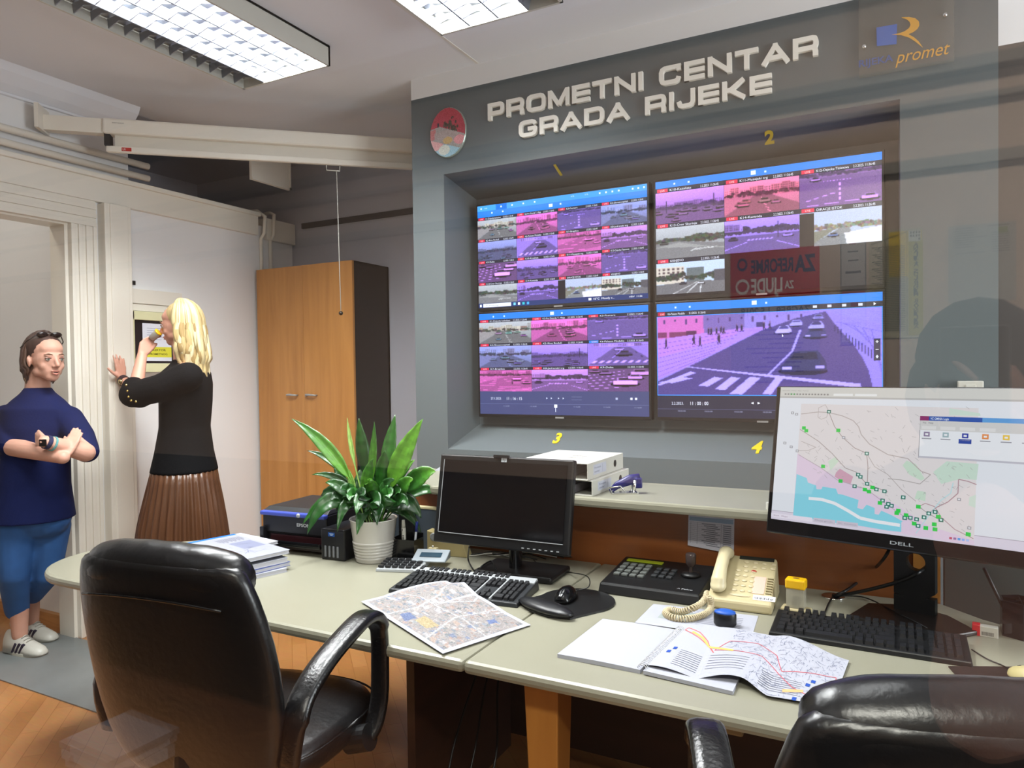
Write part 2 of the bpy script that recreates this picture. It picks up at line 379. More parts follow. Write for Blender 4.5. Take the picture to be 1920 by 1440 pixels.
        for k in range(7): I.poly([(.3+.05*k, .66), (.33+.05*k, .66), (.36+.05*k, .6), (.34+.05*k, .6)], (.88, .88, .88))
        I.line((.0, .9), (.3, .7), .015, (.85, .85, .85)); I.line((.7, .72), (1, .95), .015, (.85, .85, .85)); I.car(.85, .58, 1, (.7, .7, .75)); I.car(.12, .58, 1, (.2, .2, .25))
    I.blur(); I.noise(R, .014); I.a *= .95; I.tint(*TN[t]); return np.clip(I.a, 0, 1)

# ================================================================== THE SETTING
XL, YG, YP, YB, ZC = -4.108, .5, 3.3, 4.2, 3.12
# floor: oak parquet
def parquet():
    m = bpy.data.materials.new('oak_parquet'); m.use_nodes = True; nt = m.node_tree; b = nt.nodes['Principled BSDF']; L = nt.links.new
    tc = nt.nodes.new('ShaderNodeTexCoord'); mp = nt.nodes.new('ShaderNodeMapping'); mp.inputs['Rotation'].default_value = (0, 0, .785); L(tc.outputs['Object'], mp.inputs[0])
    br = nt.nodes.new('ShaderNodeTexBrick'); br.inputs['Scale'].default_value = 3; br.inputs['Mortar Size'].default_value = .004; br.inputs['Row Height'].default_value = .22; br.inputs['Brick Width'].default_value = 1.3
    br.inputs['Color1'].default_value = (*lin('#b98350'), 1); br.inputs['Color2'].default_value = (*lin('#a8723f'), 1); br.inputs['Mortar'].default_value = (*lin('#94602f'), 1)
    L(mp.outputs[0], br.inputs[0]); n = nt.nodes.new('ShaderNodeTexNoise'); n.inputs['Scale'].default_value = 14; n.inputs['Detail'].default_value = 6
    mp2 = nt.nodes.new('ShaderNodeMapping'); mp2.inputs['Scale'].default_value = (1, 8, 1); mp2.inputs['Rotation'].default_value = (0, 0, .785); L(tc.outputs['Object'], mp2.inputs[0]); L(mp2.outputs[0], n.inputs[0])
    mx = nt.nodes.new('ShaderNodeMix'); mx.data_type = 'RGBA'; mx.blend_type = 'MULTIPLY'; mx.inputs[0].default_value = .35; L(br.outputs[0], mx.inputs[6]); L(n.outputs[1], mx.inputs[7])
    L(mx.outputs[2], b.inputs['Base Color']); b.inputs['Roughness'].default_value = .28; return m
M_FLOOR = parquet()
sbox('floor', (-7.5, YG, -.1), (3.2, 5.2, 0), M_FLOOR)
sbox('floor_visitors', (-7.5, -2.2, -.1), (3.2, YG, 0), mat('dark_lino', '#2a211c', .5))
# ceiling: white part up to the roller screen, dark grey over the open storage corner behind it
m = MB(); cpoly = [(-7.5, -2.2), (3.2, -2.2), (3.2, 5.2), (-3.1, 5.2), (-3.1, 4.19), (XL, 3.38), (XL, 2.83), (-7.5, 2.83)]
m.prism(cpoly, ZC, ZC+.1); struct(m.build('ceiling', M_CEIL))
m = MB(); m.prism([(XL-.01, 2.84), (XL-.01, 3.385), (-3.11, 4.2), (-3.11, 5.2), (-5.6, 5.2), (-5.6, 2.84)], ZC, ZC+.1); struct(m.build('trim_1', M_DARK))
for a, b, n in (((-1.9, .6, ZC-.003), (-1.885, 3.29, ZC), 'trim_2'), ((.55, .6, ZC-.003), (.565, 3.29, ZC), 'trim_3')):
    sbox(n, a, b, mat('ceiling_seam', '#dcd9d4', .8))
# left wall with the doorway
m = MB()
m.bb((XL-.13, 2.45, 0), (XL, 4.19, 2.60)); m.bb((XL-.13, 1.40, 2.37), (XL, 2.45, 2.70)); m.bb((XL-.13, YG, 0), (XL, 1.40, 2.70)); m.bb((XL-.13, YG, 2.60), (XL, 2.827, ZC))
m.bb((XL-.05, 3.14, 1.9), (XL+.0005, 3.16, 1.92))
struct(m.build('wall_left', M_WALL))
m = MB(); m.bb((XL-.16, YG, 2.52), (XL+.035, 3.82, 2.66), .004); m.bb((XL-.2, YG, 2.655), (XL+.055, 3.83, 2.685), .006); m.bb((XL-.1, 3.9, 2.5), (XL+.035, 4.19, 2.66), .004)
struct(m.build('trim_4', M_TRIM))
m = MB(); m.bb((XL-.01, YG, 2.985), (XL+.02, 2.827, 3.0), .003)
m.loft([[(XL, y, 3.0), (XL+.02, y, 3.0), (XL+.06, y, 3.03), (XL+.11, y, 3.08), (XL+.13, y, ZC), (XL, y, ZC)] for y in (YG, 2.827)])
struct(m.build('trim_5', M_CEIL))
# door casing and pilaster (fluted)
def fluted(m, y0, y1, z0, z1, n, d=.03):
    w = (y1-y0)/n
    for i in range(n): m.bb((XL-.02, y0+i*w, z0), (XL+d-(.008 if i % 2 else 0), y0+(i+1)*w, z1), .003)
m = MB(); fluted(m, 2.45, 2.60, 0, 2.37, 7, .035)
for i in range(6): m.bb((XL-.02, 1.40, 2.37+i*.025), (XL+.035-(.008 if i % 2 else 0), 2.6, 2.395+i*.025), .002)
m.bb((XL-.14, 2.43, 0), (XL-.0, 2.449, 2.36)); m.bb((XL-.14, 1.4, 2.36), (XL, 2.45, 2.385))
struct(m.build('trim_6', M_TRIM))
m = MB(); m.bb((XL-.02, 2.625, 0), (XL+.07, 2.79, 2.515), .004); m.bb((XL, 2.655, 0), (XL+.078, 2.765, 2.515), .003)
struct(m.build('trim_7', M_TRIM))
# small hall behind the doorway
sbox('wall_hall', (-5.3, .6, 0), (-5.2, 3.4, ZC), M_WALL)
sbox('wall_hall_end', (-5.2, 2.50, 0), (XL-.13, 2.6, ZC), M_WALL)
m = MB(); m.bb((-5.2, 2.05, 0), (-5.16, 2.2, 2.3), .006); m.bb((-5.2, 1.0, 2.15), (-5.16, 2.2, 2.3), .006); m.bb((-5.2, 2.2, .0), (-5.18, 2.62, .12)); struct(m.build('trim_8', M_TRIM))
m = MB(); m.bb((-5.2, 1.2, 0), (-5.17, 2.05, 2.15), .003); struct(m.build('door_1', M_TRIM))
m = MB(); m.bb((XL-1.0, 2.47, 0), (XL-.14, 2.50, .09)); struct(m.build('baseboard_hall', wood('oak_plinth', '#a06a36', '#c08a50')))
# back wall, storage corner
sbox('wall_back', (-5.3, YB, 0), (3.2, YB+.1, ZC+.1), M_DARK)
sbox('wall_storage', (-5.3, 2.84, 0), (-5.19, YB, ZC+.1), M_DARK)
m = MB(); m.bb((-4.0, YB-.02, 2.62), (-2.2, YB, 2.66)); struct(m.build('trim_9', mat('darker_paint', '#2c2d31', .8)))
sbox('wall_right', (3.0, YG, 0), (3.1, YB, ZC), M_WALL)
m = MB(); m.bb((2.96, 1.0, 1.0), (3.0, 2.9, 1.06), .004); m.bb((2.96, 1.0, 2.54), (3.0, 2.9, 2.6), .004); m.bb((2.96, 1.0, 1.06), (3.0, 1.06, 2.54)); m.bb((2.96, 2.84, 1.06), (3.0, 2.9, 2.54)); m.bb((2.965, 1.93, 1.06), (3.0, 1.97, 2.54)); struct(m.build('window_added', M_TRIM))  # frame added on the unseen right wall to go with the fill light
area_light('added_side_fill', (2.955, 1.95, 1.8), 1.7, 1.4, 120, (.92, .96, 1), (0, math.radians(90), 0))  # soft fill added to brighten walls and ceiling, no window known there
# display wall (free-standing blue-grey panel with the recess for the four screens)
RX0, RX1, RZ0, RZ1, BZ0, BZ1, YR = -2.121, .06, 1.074, 2.571, 1.186, 2.505, 3.65
PX0, PX1 = -2.328, .39
m = MB(); m.bb((PX0, YP, 0), (RX0, YB, 3.008)); m.bb((RX1, YP, 0), (PX1, YB, 3.008))
m.loft([[(x, YP, RZ1), (x, YR, BZ1), (x, YR, 3.008), (x, YP, 3.008)] for x in (RX0, RX1)])
m.loft([[(x, YP, 0), (x, YR, 0), (x, YR, BZ0), (x, YP, RZ0)] for x in (RX0, RX1)])
m.bb((RX0, YR, 0), (RX1, YR+.08, 3.008)); struct(m.build('wall_display', M_PANEL))
sbox('trim_10', (PX0, YP, 3.008), (PX1, YB, ZC), M_WALL)
sbox('trim_11', (PX1, YP+.3, 2.82), (3.0, YB, ZC), M_WALL)
sbox('wall_display_side', (PX1, YP+.3, 0), (3.0, YB, 2.82), mat('brown_grey_paint', '#4f4a47', .8))  # brown-grey wall right of the panel
# glass partition the picture is taken through
def glass_mat():
    m = bpy.data.materials.new('partition_glass'); m.use_nodes = True; nt = m.node_tree; nt.nodes.clear(); L = nt.links.new
    o = nt.nodes.new('ShaderNodeOutputMaterial'); t = nt.nodes.new('ShaderNodeBsdfTransparent'); t.inputs[0].default_value = (.97, .985, .98, 1)
    g = nt.nodes.new('ShaderNodeBsdfGlossy'); g.inputs['Roughness'].default_value = 0; g.inputs[0].default_value = (1, 1, 1, 1)
    ge = nt.nodes.new('ShaderNodeNewGeometry'); dt = nt.nodes.new('ShaderNodeVectorMath'); dt.operation = 'DOT_PRODUCT'; L(ge.outputs['Incoming'], dt.inputs[0]); L(ge.outputs['Normal'], dt.inputs[1])
    def mth(op, a, b=None):
        n = nt.nodes.new('ShaderNodeMath'); n.operation = op
        for i, q in enumerate((a, b)):
            if q is None: continue
            if isinstance(q, (int, float)): n.inputs[i].default_value = q
            else: L(q, n.inputs[i])
        return n.outputs[0]
    fr = mth('ADD', mth('MULTIPLY', mth('POWER', mth('SUBTRACT', 1.0, mth('ABSOLUTE', dt.outputs['Value'])), 5.0), .955), .045)   # Schlick reflectance of plain glass
    x = nt.nodes.new('ShaderNodeMixShader'); L(fr, x.inputs[0]); L(t.outputs[0], x.inputs[1]); L(g.outputs[0], x.inputs[2]); L(x.outputs[0], o.inputs[0]); return m
m = MB(); m.bb((-7.4, YG-.004, .0), (3.0, YG+.004, ZC)); struct(m.build('window_1', glass_mat()))
# visitors' side of the glass
M_CW = mat('corridor_wall', '#c6ae9c', .8)
sbox('wall_visitors', (-7.5, -2.1, 0), (3.2, -2.0, ZC), M_CW)
sbox('wall_visitors_dado', (-7.4, -2.0, 0), (3.1, -1.985, 1.0), mat('brown_dado', '#211915', .7))
sbox('wall_visitors_left', (-7.5, -2.0, 0), (-7.4, YG, ZC), mat('dim_paint', '#6d655c', .8))
sbox('wall_visitors_right', (3.1, -2.0, 0), (3.2, YG, ZC), M_CW)
m = MB(); m.bb((-7.4, -2.0, 2.52), (3.1, -1.93, 2.56)); m.bb((-7.4, -2.0, 2.42), (3.1, -1.96, 2.44)); m.bb((-7.4, -2.0, 2.2), (3.1, -1.97, 2.24)); m.bb((-7.4, -2, 2.85), (3.1, -1.9, 2.92))
struct(m.build('trim_12', mat('corridor_trim', '#8d8378', .7)))

# ------------------------------------------------------------------ ceiling fixtures
M_TUBE = mat('lit_tube', '#f6f8ff', .3, emit=5)
M_LOUV = mat('louver_aluminium', '#7d828c', .35, .3)
M_REFL = mat('reflector', '#c4c8cc', .25, .6)
def lamp(x, y, L, label, lit=(-.11, .2), pw=1, far=ZC):
    t = thing('louvered_ceiling_light', label, 'ceiling light', (x, y, 0), 0, 'fluorescent ceiling lights')
    z0 = 3.02; W = .6; h = .006
    m = MB(); m.bb((-W/2, -L/2, z0), (-W/2+.012, L/2, far)); m.bb((W/2-.012, -L/2, z0), (W/2, L/2, far)); m.bb((-W/2, -L/2, z0), (W/2, -L/2+.012, far)); m.bb((-W/2, L/2-.012, z0), (W/2, L/2, far)); m.bb((-W/2, -L/2, far-.012), (W/2, L/2, far))
    m.build('housing', M_WHITE, t)
    m = MB(); nc = 4; cw = (W-.024)/nc
    for i in range(1, nc): xx = -W/2+.012+i*cw; m.loft([[(xx-.004, yy, z0+.004), (xx+.004, yy, z0+.004), (xx+.014, yy, z0+.05), (xx-.014, yy, z0+.05)] for yy in (-L/2+.012, L/2-.012)])
    n = int(L/.075)
    for c in range(nc):
        xa = -W/2+.012+c*cw+.002; xb = xa+cw-.004
        for i in range(1, n):
            yy = -L/2+L*i/n; m.loft([[(xx, yy-.002, z0+.006+s), (xx, yy+.002, z0+.006+s), (xx, yy+.006, z0+.046), (xx, yy-.006, z0+.046)] for xx, s in ((xa, 0), ((xa+xb)/2, .018), (xb, 0))])
    m.build('louver', M_LOUV, t)
    m = MB()
    for c in range(nc): xc = -W/2+.012+(c+.5)*cw; m.loft([[(xc-cw*.45, yy, z0+.052), (xc-cw*.3, yy, z0+.075), (xc+cw*.3, yy, z0+.075), (xc+cw*.45, yy, z0+.052), (xc+cw*.32, yy, z0+.083), (xc-cw*.32, yy, z0+.083)] for yy in (-L/2+.013, L/2-.013)])
    m.build('reflector', M_REFL, t)
    for c in ((0,) if x < -2 else (3,)):
        xc = -W/2+.012+(c+.5)*cw; m = MB(); m.cyl((xc, -L/2+.03, z0+.062), (xc, L/2-.03, z0+.062), .0085, 12); m.build('unlit_tube', mat('unlit_tube', '#cfd2d4', .3), t, smooth=True)
    for c in ((1, 2, 3) if x < -2 else (0, 1, 2)):   # one strip of light under each burning tube
        area_light('tube_light', (-W/2+.012+(c+.5)*cw, 0, z0+.0535), cw*.34, L-.06, P_LAMP*pw/3, (1, .99, .985), parent=t)
    return t
for (x, y, L, pw), lb in zip(LAMPS, ('louvered fluorescent ceiling light at upper left, above the blonde woman and the roller screen', 'louvered fluorescent ceiling light at the top edge, in front of the display wall heading',
                                'added ceiling light, out of view above the desk middle')):
    lamp(x, y, L, lb, (-.14, .26) if x < -2 else (-.2, .2), pw)
t = thing('corridor_ceiling_light', 'ceiling light on the visitors side, behind the camera', 'ceiling light', (.3, -.7, 0))
m = MB(); m.bb((-.8, -.15, ZC-.04), (.8, .15, ZC)); m.build('housing', M_WHITE, t)
area_light('corridor_light', (0, 0, ZC-.045), 1.5, .28, P_CORR, (1, .93, .84), parent=t)
t = thing('added_hall_lamp', 'added unseen ceiling light in the hall beyond the doorway', 'ceiling light', (-4.7, 1.6, 0))
m = MB(); m.lathe([(.15, ZC-.05), (.17, ZC)]); m.build('housing', M_WHITE, t); area_light('hall_fill', (0, 0, ZC-.055), .25, .25, 8, (1, .93, .85), parent=t)  # unseen lamp added to brighten the hall

# ================================================================== WALL THINGS
# letters of the heading
def stroke_letter(m, L, ox, oz, h, w, T, M):
    """wide square letters drawn as thick strokes; unit box w x 1"""
    t = T; a = t/2; W = w; c = .2; K = [.018]
    def dz(): K[0] += .00006; return K[0]
    def seg(p, q):
        dx, dy = q[0]-p[0], q[1]-p[1]; l = math.hypot(dx, dy); nx, ny = -dy/l*a, dx/l*a
        m.prism([((ox+(x)*h), (oz+y*h)) for x, y in ((p[0]+nx, p[1]+ny), (q[0]+nx, q[1]+ny), (q[0]-nx, q[1]-ny), (p[0]-nx, p[1]-ny))], 0, dz(), M)
    def dot(p): m.prism([(ox+(p[0]+a*math.cos(k*math.pi/6))*h, oz+(p[1]+a*math.sin(k*math.pi/6))*h) for k in range(12)], 0, dz(), M)
    def path(ps, closed=False, dots=True):
        q = ps+[ps[0]] if closed else ps
        for i in range(len(q)-1): seg(q[i], q[i+1])
        if dots:
            for p in (q[1:] if closed else q[1:-1]): dot(p)
    x0, x1, y0, y1, ym = a, W-a, a, 1-a, .5
    rr = lambda xa, ya, xb, yb: [(xa+c, ya), (xb-c, ya), (xb-c*.3, ya+c*.3), (xb, ya+c), (xb, yb-c), (xb-c*.3, yb-c*.3), (xb-c, yb), (xa+c, yb), (xa+c*.3, yb-c*.3), (xa, yb-c), (xa, ya+c), (xa+c*.3, ya+c*.3)]
    bowl = lambda yb: [(0, y1), (x1-c*.8, y1), (x1-c*.2, y1-c*.2), (x1, y1-c*.8), (x1, yb+c*.8), (x1-c*.2, yb+c*.2), (x1-c*.8, yb), (0, yb)]
    if L == 'P': path([(x0, 0), (x0, 1)]); path(bowl(.38))
    elif L == 'R': path([(x0, 0), (x0, 1)]); path(bowl(.42)); path([(x1-c*.6, .42), (x1-.02, .28), (x1-.02, 0)])
    elif L == 'O': path(rr(x0, y0, x1, y1), True)
    elif L == 'M': path([(x0, 0), (x0, 1)]); path([(x1, 0), (x1, 1)]); path([(x0+.02, .92), (W/2, .12)]); path([(x1-.02, .92), (W/2, .12)])
    elif L == 'E': path([(x0, 0), (x0, 1)]); [path([(0, y), (W, y)]) for y in (y0, ym, y1)]
    elif L == 'T': path([(0, y1), (W, y1)]); path([(W/2, 0), (W/2, 1)])
    elif L == 'N': path([(x0, 0), (x0, 1)]); path([(x1, 0), (x1, 1)]); path([(x0, .9), (x1, .1)])
    elif L == 'I': path([(x0, 0), (x0, 1)])
    elif L == 'C': path([(W, y1), (x0+c, y1), (x0+c*.3, y1-c*.3), (x0, y1-c), (x0, y0+c), (x0+c*.3, y0+c*.3), (x0+c, y0), (x1-c, y0), (x1-c*.3, y0+c*.3), (x1, .35)]); path([(x1, y1), (x1, .66)])
    elif L == 'G': path([(x1, .7), (x1-c*.3, y1-c*.3), (x1-c, y1), (x0+c, y1), (x0+c*.3, y1-c*.3), (x0, y1-c), (x0, y0+c), (x0+c*.3, y0+c*.3), (x0+c, y0), (x1-c, y0), (x1-c*.3, y0+c*.3), (x1, y0+c), (x1, .47), (W/2, .47)])
    elif L == 'A': path([(a*.6, 0), (W/2, 1-a)]); path([(W-a*.6, 0), (W/2, 1-a)]); path([(W*.25, .3), (W*.75, .3)]); m.prism([(ox+x*h, oz+y*h) for x, y in ((W/2-a*1.2, 1-a*1.6), (W/2+a*1.2, 1-a*1.6), (W/2+a*.9, 1), (W/2-a*.9, 1))], 0, dz(), M)
    elif L == 'D': path([(x0, 0), (x0, 1)]); path([(0, y1), (x1-c, y1), (x1-c*.3, y1-c*.3), (x1, y1-c), (x1, y0+c), (x1-c*.3, y0+c*.3), (x1-c, y0), (0, y0)])
    elif L == 'J': path([(x1, 1), (x1, y0+c), (x1-c*.3, y0+c*.3), (x1-c, y0), (x0+c, y0), (x0+c*.3, y0+c*.3), (x0, .4)])
    elif L == 'K': path([(x0, 0), (x0, 1)]); path([(x0, .5), (x0+.3, .5), (x1, .98)], dots=False); path([(x0+.3, .5), (x1+.02, .02)])
WID = dict(P=1.12, R=1.18, O=1.25, M=1.35, E=1.08, T=1.15, N=1.22, I=.24, C=1.2, G=1.22, A=1.32, D=1.2, J=1.0, K=1.22)
t = thing('wall_heading', 'raised off-white lettering reading PROMETNI CENTAR GRADA RIJEKE above the four screens', 'sign', (0, YP, 0))
M_LET = mat('offwhite_letters', '#f0ede4', .5)
def heading(txt, x0, x1, z0, z1, dz=0):
    h = z1-z0; sp = .17; tw = sum((.75 if c == ' ' else WID[c]+sp) for c in txt)-sp; k = (x1-x0)/tw
    x = x0
    MT = Matrix(((1, 0, 0, 0), (0, 0, -1, 0), (0, 1, 0, 0), (0, 0, 0, 1)))
    for c in txt:
        if c == ' ': x += .75*k; continue
        S = Matrix.Translation((x, -.0005, z0)) @ MT @ Matrix.Diagonal((k/h, 1, 1, 1))
        m = MB(); stroke_letter(m, c, 0, 0, h, WID[c], .24, S); o = m.build('letter', M_LET, t, bevel=0)
        x += (WID[c]+sp)*k
heading('PROMETNI CENTAR', -1.832, -.24, 2.806, 2.893)
heading('GRADA RIJEKE', -1.652, -.427, 2.686, 2.770)
# oval emblem: red upper part with dark double figure, folded pale lower part
def ovalpts(k=1, n=48): return [(.5+.5*k*math.cos(2*math.pi*i/n), .5+.5*k*math.sin(2*math.pi*i/n)) for i in range(n)]
ec = (-2.083, YP, 2.788); ew, eh = .228, .268
t = thing('wall_emblem', 'oval emblem with a red field and dark crest, left of the heading letters', 'emblem', ec)
m = MB(); m.lathe([(.5, 0), (.5, .01), (.485, .015)], 48, Matrix(((ew, 0, 0, 0), (0, 0, -1, 0), (0, eh, 0, 0), (0, 0, 0, 1)))); m.build('plate', mat('emblem_rim', '#8e9a92', .3, .4), t)
I = Img(60, 70, (.66, .2, .27)); R = np.random.default_rng(4)
for k in range(46):
    a = R.random()*6.3; r = R.random()*.2; I.ell(.6+r*1.0*math.cos(a), .36+r*1.1*math.sin(a), .03, .03, tuple(np.array((.2, .16, .13))*(.6+R.random())))
I.ell(.66, .3, .05, .07, (.66, .2, .27)); I.ell(.24, .33, .03, .05, (.15, .12, .2))
I.poly([(0, .4), (.28, .36), (.95, .58), (1, .62), (1, 1), (0, 1)], (.62, .6, .58)); I.poly([(0, .42), (.16, .4), (.16, .6), (0, .62)], (.75, .45, .45))
I.poly([(.13, .48), (.5, .44), (.95, .6), (.6, .72), (.13, .6)], (.66, .6, .58)); I.ell(.83, .68, .16, .09, (.86, .58, .6)); I.ell(.5, .66, .13, .07, (.78, .65, .42))
I.poly([(0, .6), (.8, .84), (1, .9), (1, 1), (0, 1)], (.62, .78, .84)); I.poly([(0, .6), (.4, .72), (.2, .84), (0, .8)], (.88, .66, .66)); I.ell(.4, .84, .16, .1, (.86, .88, .84)); I.noise(R, .03)
c = Canvas(planef((-ew/2, -.0155, eh/2), (ew, 0, 0), (0, 0, -eh), (0, -1, 0)))
for j in range(70):
    for i in range(60):
        if ((i+.5)/60-.5)**2+((j+.5)/70-.5)**2 < .235: c.rect(i/60, j/70, 1/60, 1/70, tuple(np.clip(I.a[j, i], 0, 1)))
c.build('crest', cmat('print_gloss', .35), t)
# acrylic logo plate
lx0, lx1, lz0, lz1 = -.088, .245, 2.675, 3.0
t = thing('logo_plate', 'clear acrylic plate with a blue square, an orange curved R and the word promet', 'sign', (lx0, YP-.02, lz1))
lw, lh = lx1-lx0, lz1-lz0
m = MB(); m.box((lw/2, 0, -lh/2), (lw, .006, lh), bev=.002); m.build('plate', mat('acrylic', '#7e7c76', .1, alpha=.25), t)
for x, z in ((.02, -.2), (lw-.03, -.14), (.02, -.3+.0)):
    if z > -.3: m = MB(); m.cyl((x, -.008, z), (x, .02, z), .007); m.build('standoff', M_CHROME, t, smooth=True)
f = lambda px, py: ((onY(px, py, YP-.025).x-lx0)/lw, (lz1-onY(px, py, YP-.025).z)/lh)
g = lambda x, y: f(1580+x/5.144, y/5.144)
c = Canvas(planef((0, -.0045, 0), (lw, 0, 0), (0, 0, -lh), (0, -1, 0)), .0003)
c.poly([g(325, 265), g(525, 230), g(520, 425), g(330, 445)], '#3f63ad'); c.up()
curve = lambda P: [g(*p) for p in P]
outer = [(570, 165), (640, 163), (700, 175), (735, 205), (740, 245), (720, 280), (680, 310), (635, 330)]
inner = [(570, 172), (615, 185), (645, 210), (655, 240), (640, 270), (600, 300), (540, 322), (475, 333)]
for i in range(7): c.poly(curve([outer[i], outer[i+1], inner[i+1], inner[i]]), '#cf9a3c')
low = [(475, 334), (560, 338), (640, 362), (700, 400), (775, 460)]; lo2 = [(475, 333), (635, 330), (690, 360), (735, 400), (775, 460)]
for i in range(4): c.poly(curve([lo2[i], lo2[i+1], low[i+1], low[i]]), '#cf9a3c')
c.up(); a = g(150, 655); b = g(470, 600); c.text(a[0], a[1]-.005, .12, 'RIJEKA', '#3d5590', fit=.38, bold=.02)
a = g(510, 630); b = g(1035, 560); c.text(a[0], a[1]-.02, .22, 'promet', '#d09a40', fit=b[0]-a[0], shear=.3)
c.build('artwork', cmat('print_gloss'), t)
# yellow numbers
for s, p, sz in (('1', (-1.535, 3.318, 2.502), .07), ('2', (-.487, 3.318, 2.512), .075), ('3', (-1.555, 3.47, 1.10), .075), ('4', (-.545, 3.47, 1.098), .085)):
    vs, fs, w = text_geo(s, .03, .25); m = MB()
    yy = {'1': YP-.001, '2': YP-.001}.get(s)
    if s in '12':   # on the sloping head of the recess
        e = Vector((0, YR-YP, BZ1-RZ1)).normalized(); O = Vector((p[0], YP+.10, RZ1-.10*.066/.35)); up = -e; N = Vector((0, e.z, -e.y))
        up = -e; O = Vector((p[0], YP+.2, RZ1+(BZ1-RZ1)*.2/.35)); k = .17
    else:
        e = Vector((0, YR-YP, BZ0-RZ0)).normalized(); u_ = .125 if s == '3' else .10; O = Vector((p[0], YP+u_, RZ0+(BZ0-RZ0)*u_/.35)); N = Vector((0, -e.z, e.y)); up = (e+Vector((-.3 if s == '3' else -.1, 0, 0))).normalized(); k = .19
    V = [O+Vector((a*.085, 0, 0))+up*b*k+N*q for q in (.0006, .004) for a, b in vs]; n = len(vs)
    m.add(V, [tuple(i+n for i in f_) for f_ in fs]+[f_ for f_ in fs]); ob = m.build('wall_number', mat('yellow_vinyl', '#e0c824', .5))
    tag(ob, 'yellow number %s on the %s of the screen recess, %s side' % (s, 'sloping head' if s in '12' else 'sloping sill', 'left' if s in '13' else 'right'), 'number', 'yellow screen numbers')
# double socket on the panel
t = thing('wall_outlet', 'white box-shaped wall outlet on the blue-grey panel just above the large monitor', 'wall outlet', (.296, YP, 1.4))
m = MB(); m.box((0, -.02, 0), (.085, .04, .07), bev=.004); m.build('box', M_WHITE, t); m = MB(); m.box((0, -.042, .005), (.035, .006, .03), bev=.002); m.build('rocker_switch', M_WHITE, t)
# projector roller screen
A = onz(190, 218, 2.93); B = onz(770, 258, 2.93); dr = Vector((B.x-A.x, B.y-A.y, 0)).normalized(); rz = math.atan2(dr.y, dr.x); Ls = 2.3
t = thing('projection_screen', 'white wall-mounted roller projection screen hanging across the corner under the ceiling', 'projection screen', (A.x, A.y, 2.93), rz)
m = MB(); m.box((Ls/2, .05, -.045), (Ls, .09, .085), bev=.012); m.build('roller_case', M_TRIM, t)
c = Canvas(planef((.05, .0045, -.02), (.06, 0, 0), (0, 0, -.012), (0, -1, 0))); c.text(0, 1, 1, 'screen', '#6a6660', fit=1); c.build('maker_mark', cmat('print_gloss'), t)
m = MB(); m.box((.02, .05, -.115), (.03, .06, .07)); m.build('spring_cap', M_DGREY, t)
m = MB(); m.bb((.055, .04, -.16), (Ls, .055, -.08)); m.build('screen_fabric', mat('screen_cloth', '#d6d0c3', .8), t)
m = MB(); m.box((Ls/2+.01, .045, -.165), (Ls, .03, .035), bev=.006); bar = m.build('bottom_bar', M_TRIM, t)
c = Canvas(planef((.09, .0295, -.155), (.05, 0, 0), (0, 0, -.02), (0, -1, 0))); c.rect(0, 0, 1, 1, '#b5312b'); c.up(); c.text(.08, .8, .8, 'LR', '#f0e8e0', asp=2.5); c.build('red_sticker', cmat('print_gloss'), bar)
cu = 1.235
m = MB(); m.tube([(cu-.04, .045, -.18), (cu-.038, .045, -.215), (cu+.038, .045, -.215), (cu+.04, .045, -.18)], .004, 8); m.build('pull_handle', M_WHITE, t, smooth=True)
m = MB(); m.cyl((cu+.02, .045, -.215), (cu+.03, .045, -1.06), .0025, 8); co = m.build('pull_cord', M_WHITE, t, smooth=True)
m = MB(); m.ell((cu+.03, .045, -1.07), .013); m.build('cord_ball', mat('dark_brass', '#3a332c', .25, .7), co, smooth=True)
m = MB(); m.loft([[(-.30, .02, z), (-.0, .02, z), (-.0, .08, z), (-.30, .08, z)] for z in (-.085, -.005)]); m.box((-.3, .05, -.03), (.02, .2, .13)); m.build('wall_bracket', M_TRIM, t)
# hanging board near the storage corner
a, b = onz(470, 336, 2.8), onz(545, 357, 2.8)
m = MB(); m.bb((a.x-.012, a.y, 2.8), (a.x+.012, b.y, 3.115), .002); m.bb((a.x+.012, a.y, 2.8), (a.x+.018, b.y, 2.815)); m.bb((a.x+.012, b.y-.015, 2.8), (a.x+.018, b.y, 3.1))
tag(m.build('hanging_board', M_TRIM), 'cream board hanging from the dark ceiling, under the roller screen', 'board')
# pipes on the left wall
for z, r in ((2.80, .02), (2.725, .02)):
    m = MB(); m.cyl((XL+.045, YG+.01, z), (XL+.045, 2.93, z), r); o = m.build('heating_pipe', M_TRIM, smooth=True)
    tag(o, 'cream horizontal pipe above the door casing, %s of the two' % ('upper' if z > 2.75 else 'lower'), 'pipe', 'horizontal pipes above the door')
for y, q in ((3.86, 0), (3.95, 1)):
    m = MB(); m.tube([(XL+.014, y, .05), (XL+.014, y, 2.50), (XL+.05, y, 2.54), (XL+.055, y+.004, 2.66+.03*q), (XL-.02, y+.03*q, 2.71+.01*q), (XL-.1, y+.04*q, 2.715)], .0135, 12); o = m.build('riser_pipe', M_TRIM, smooth=True)
    tag(o, 'cream vertical pipe rising behind the wardrobe, %s of the two' % ('right' if q else 'left'), 'pipe', 'vertical pipes behind the wardrobe')
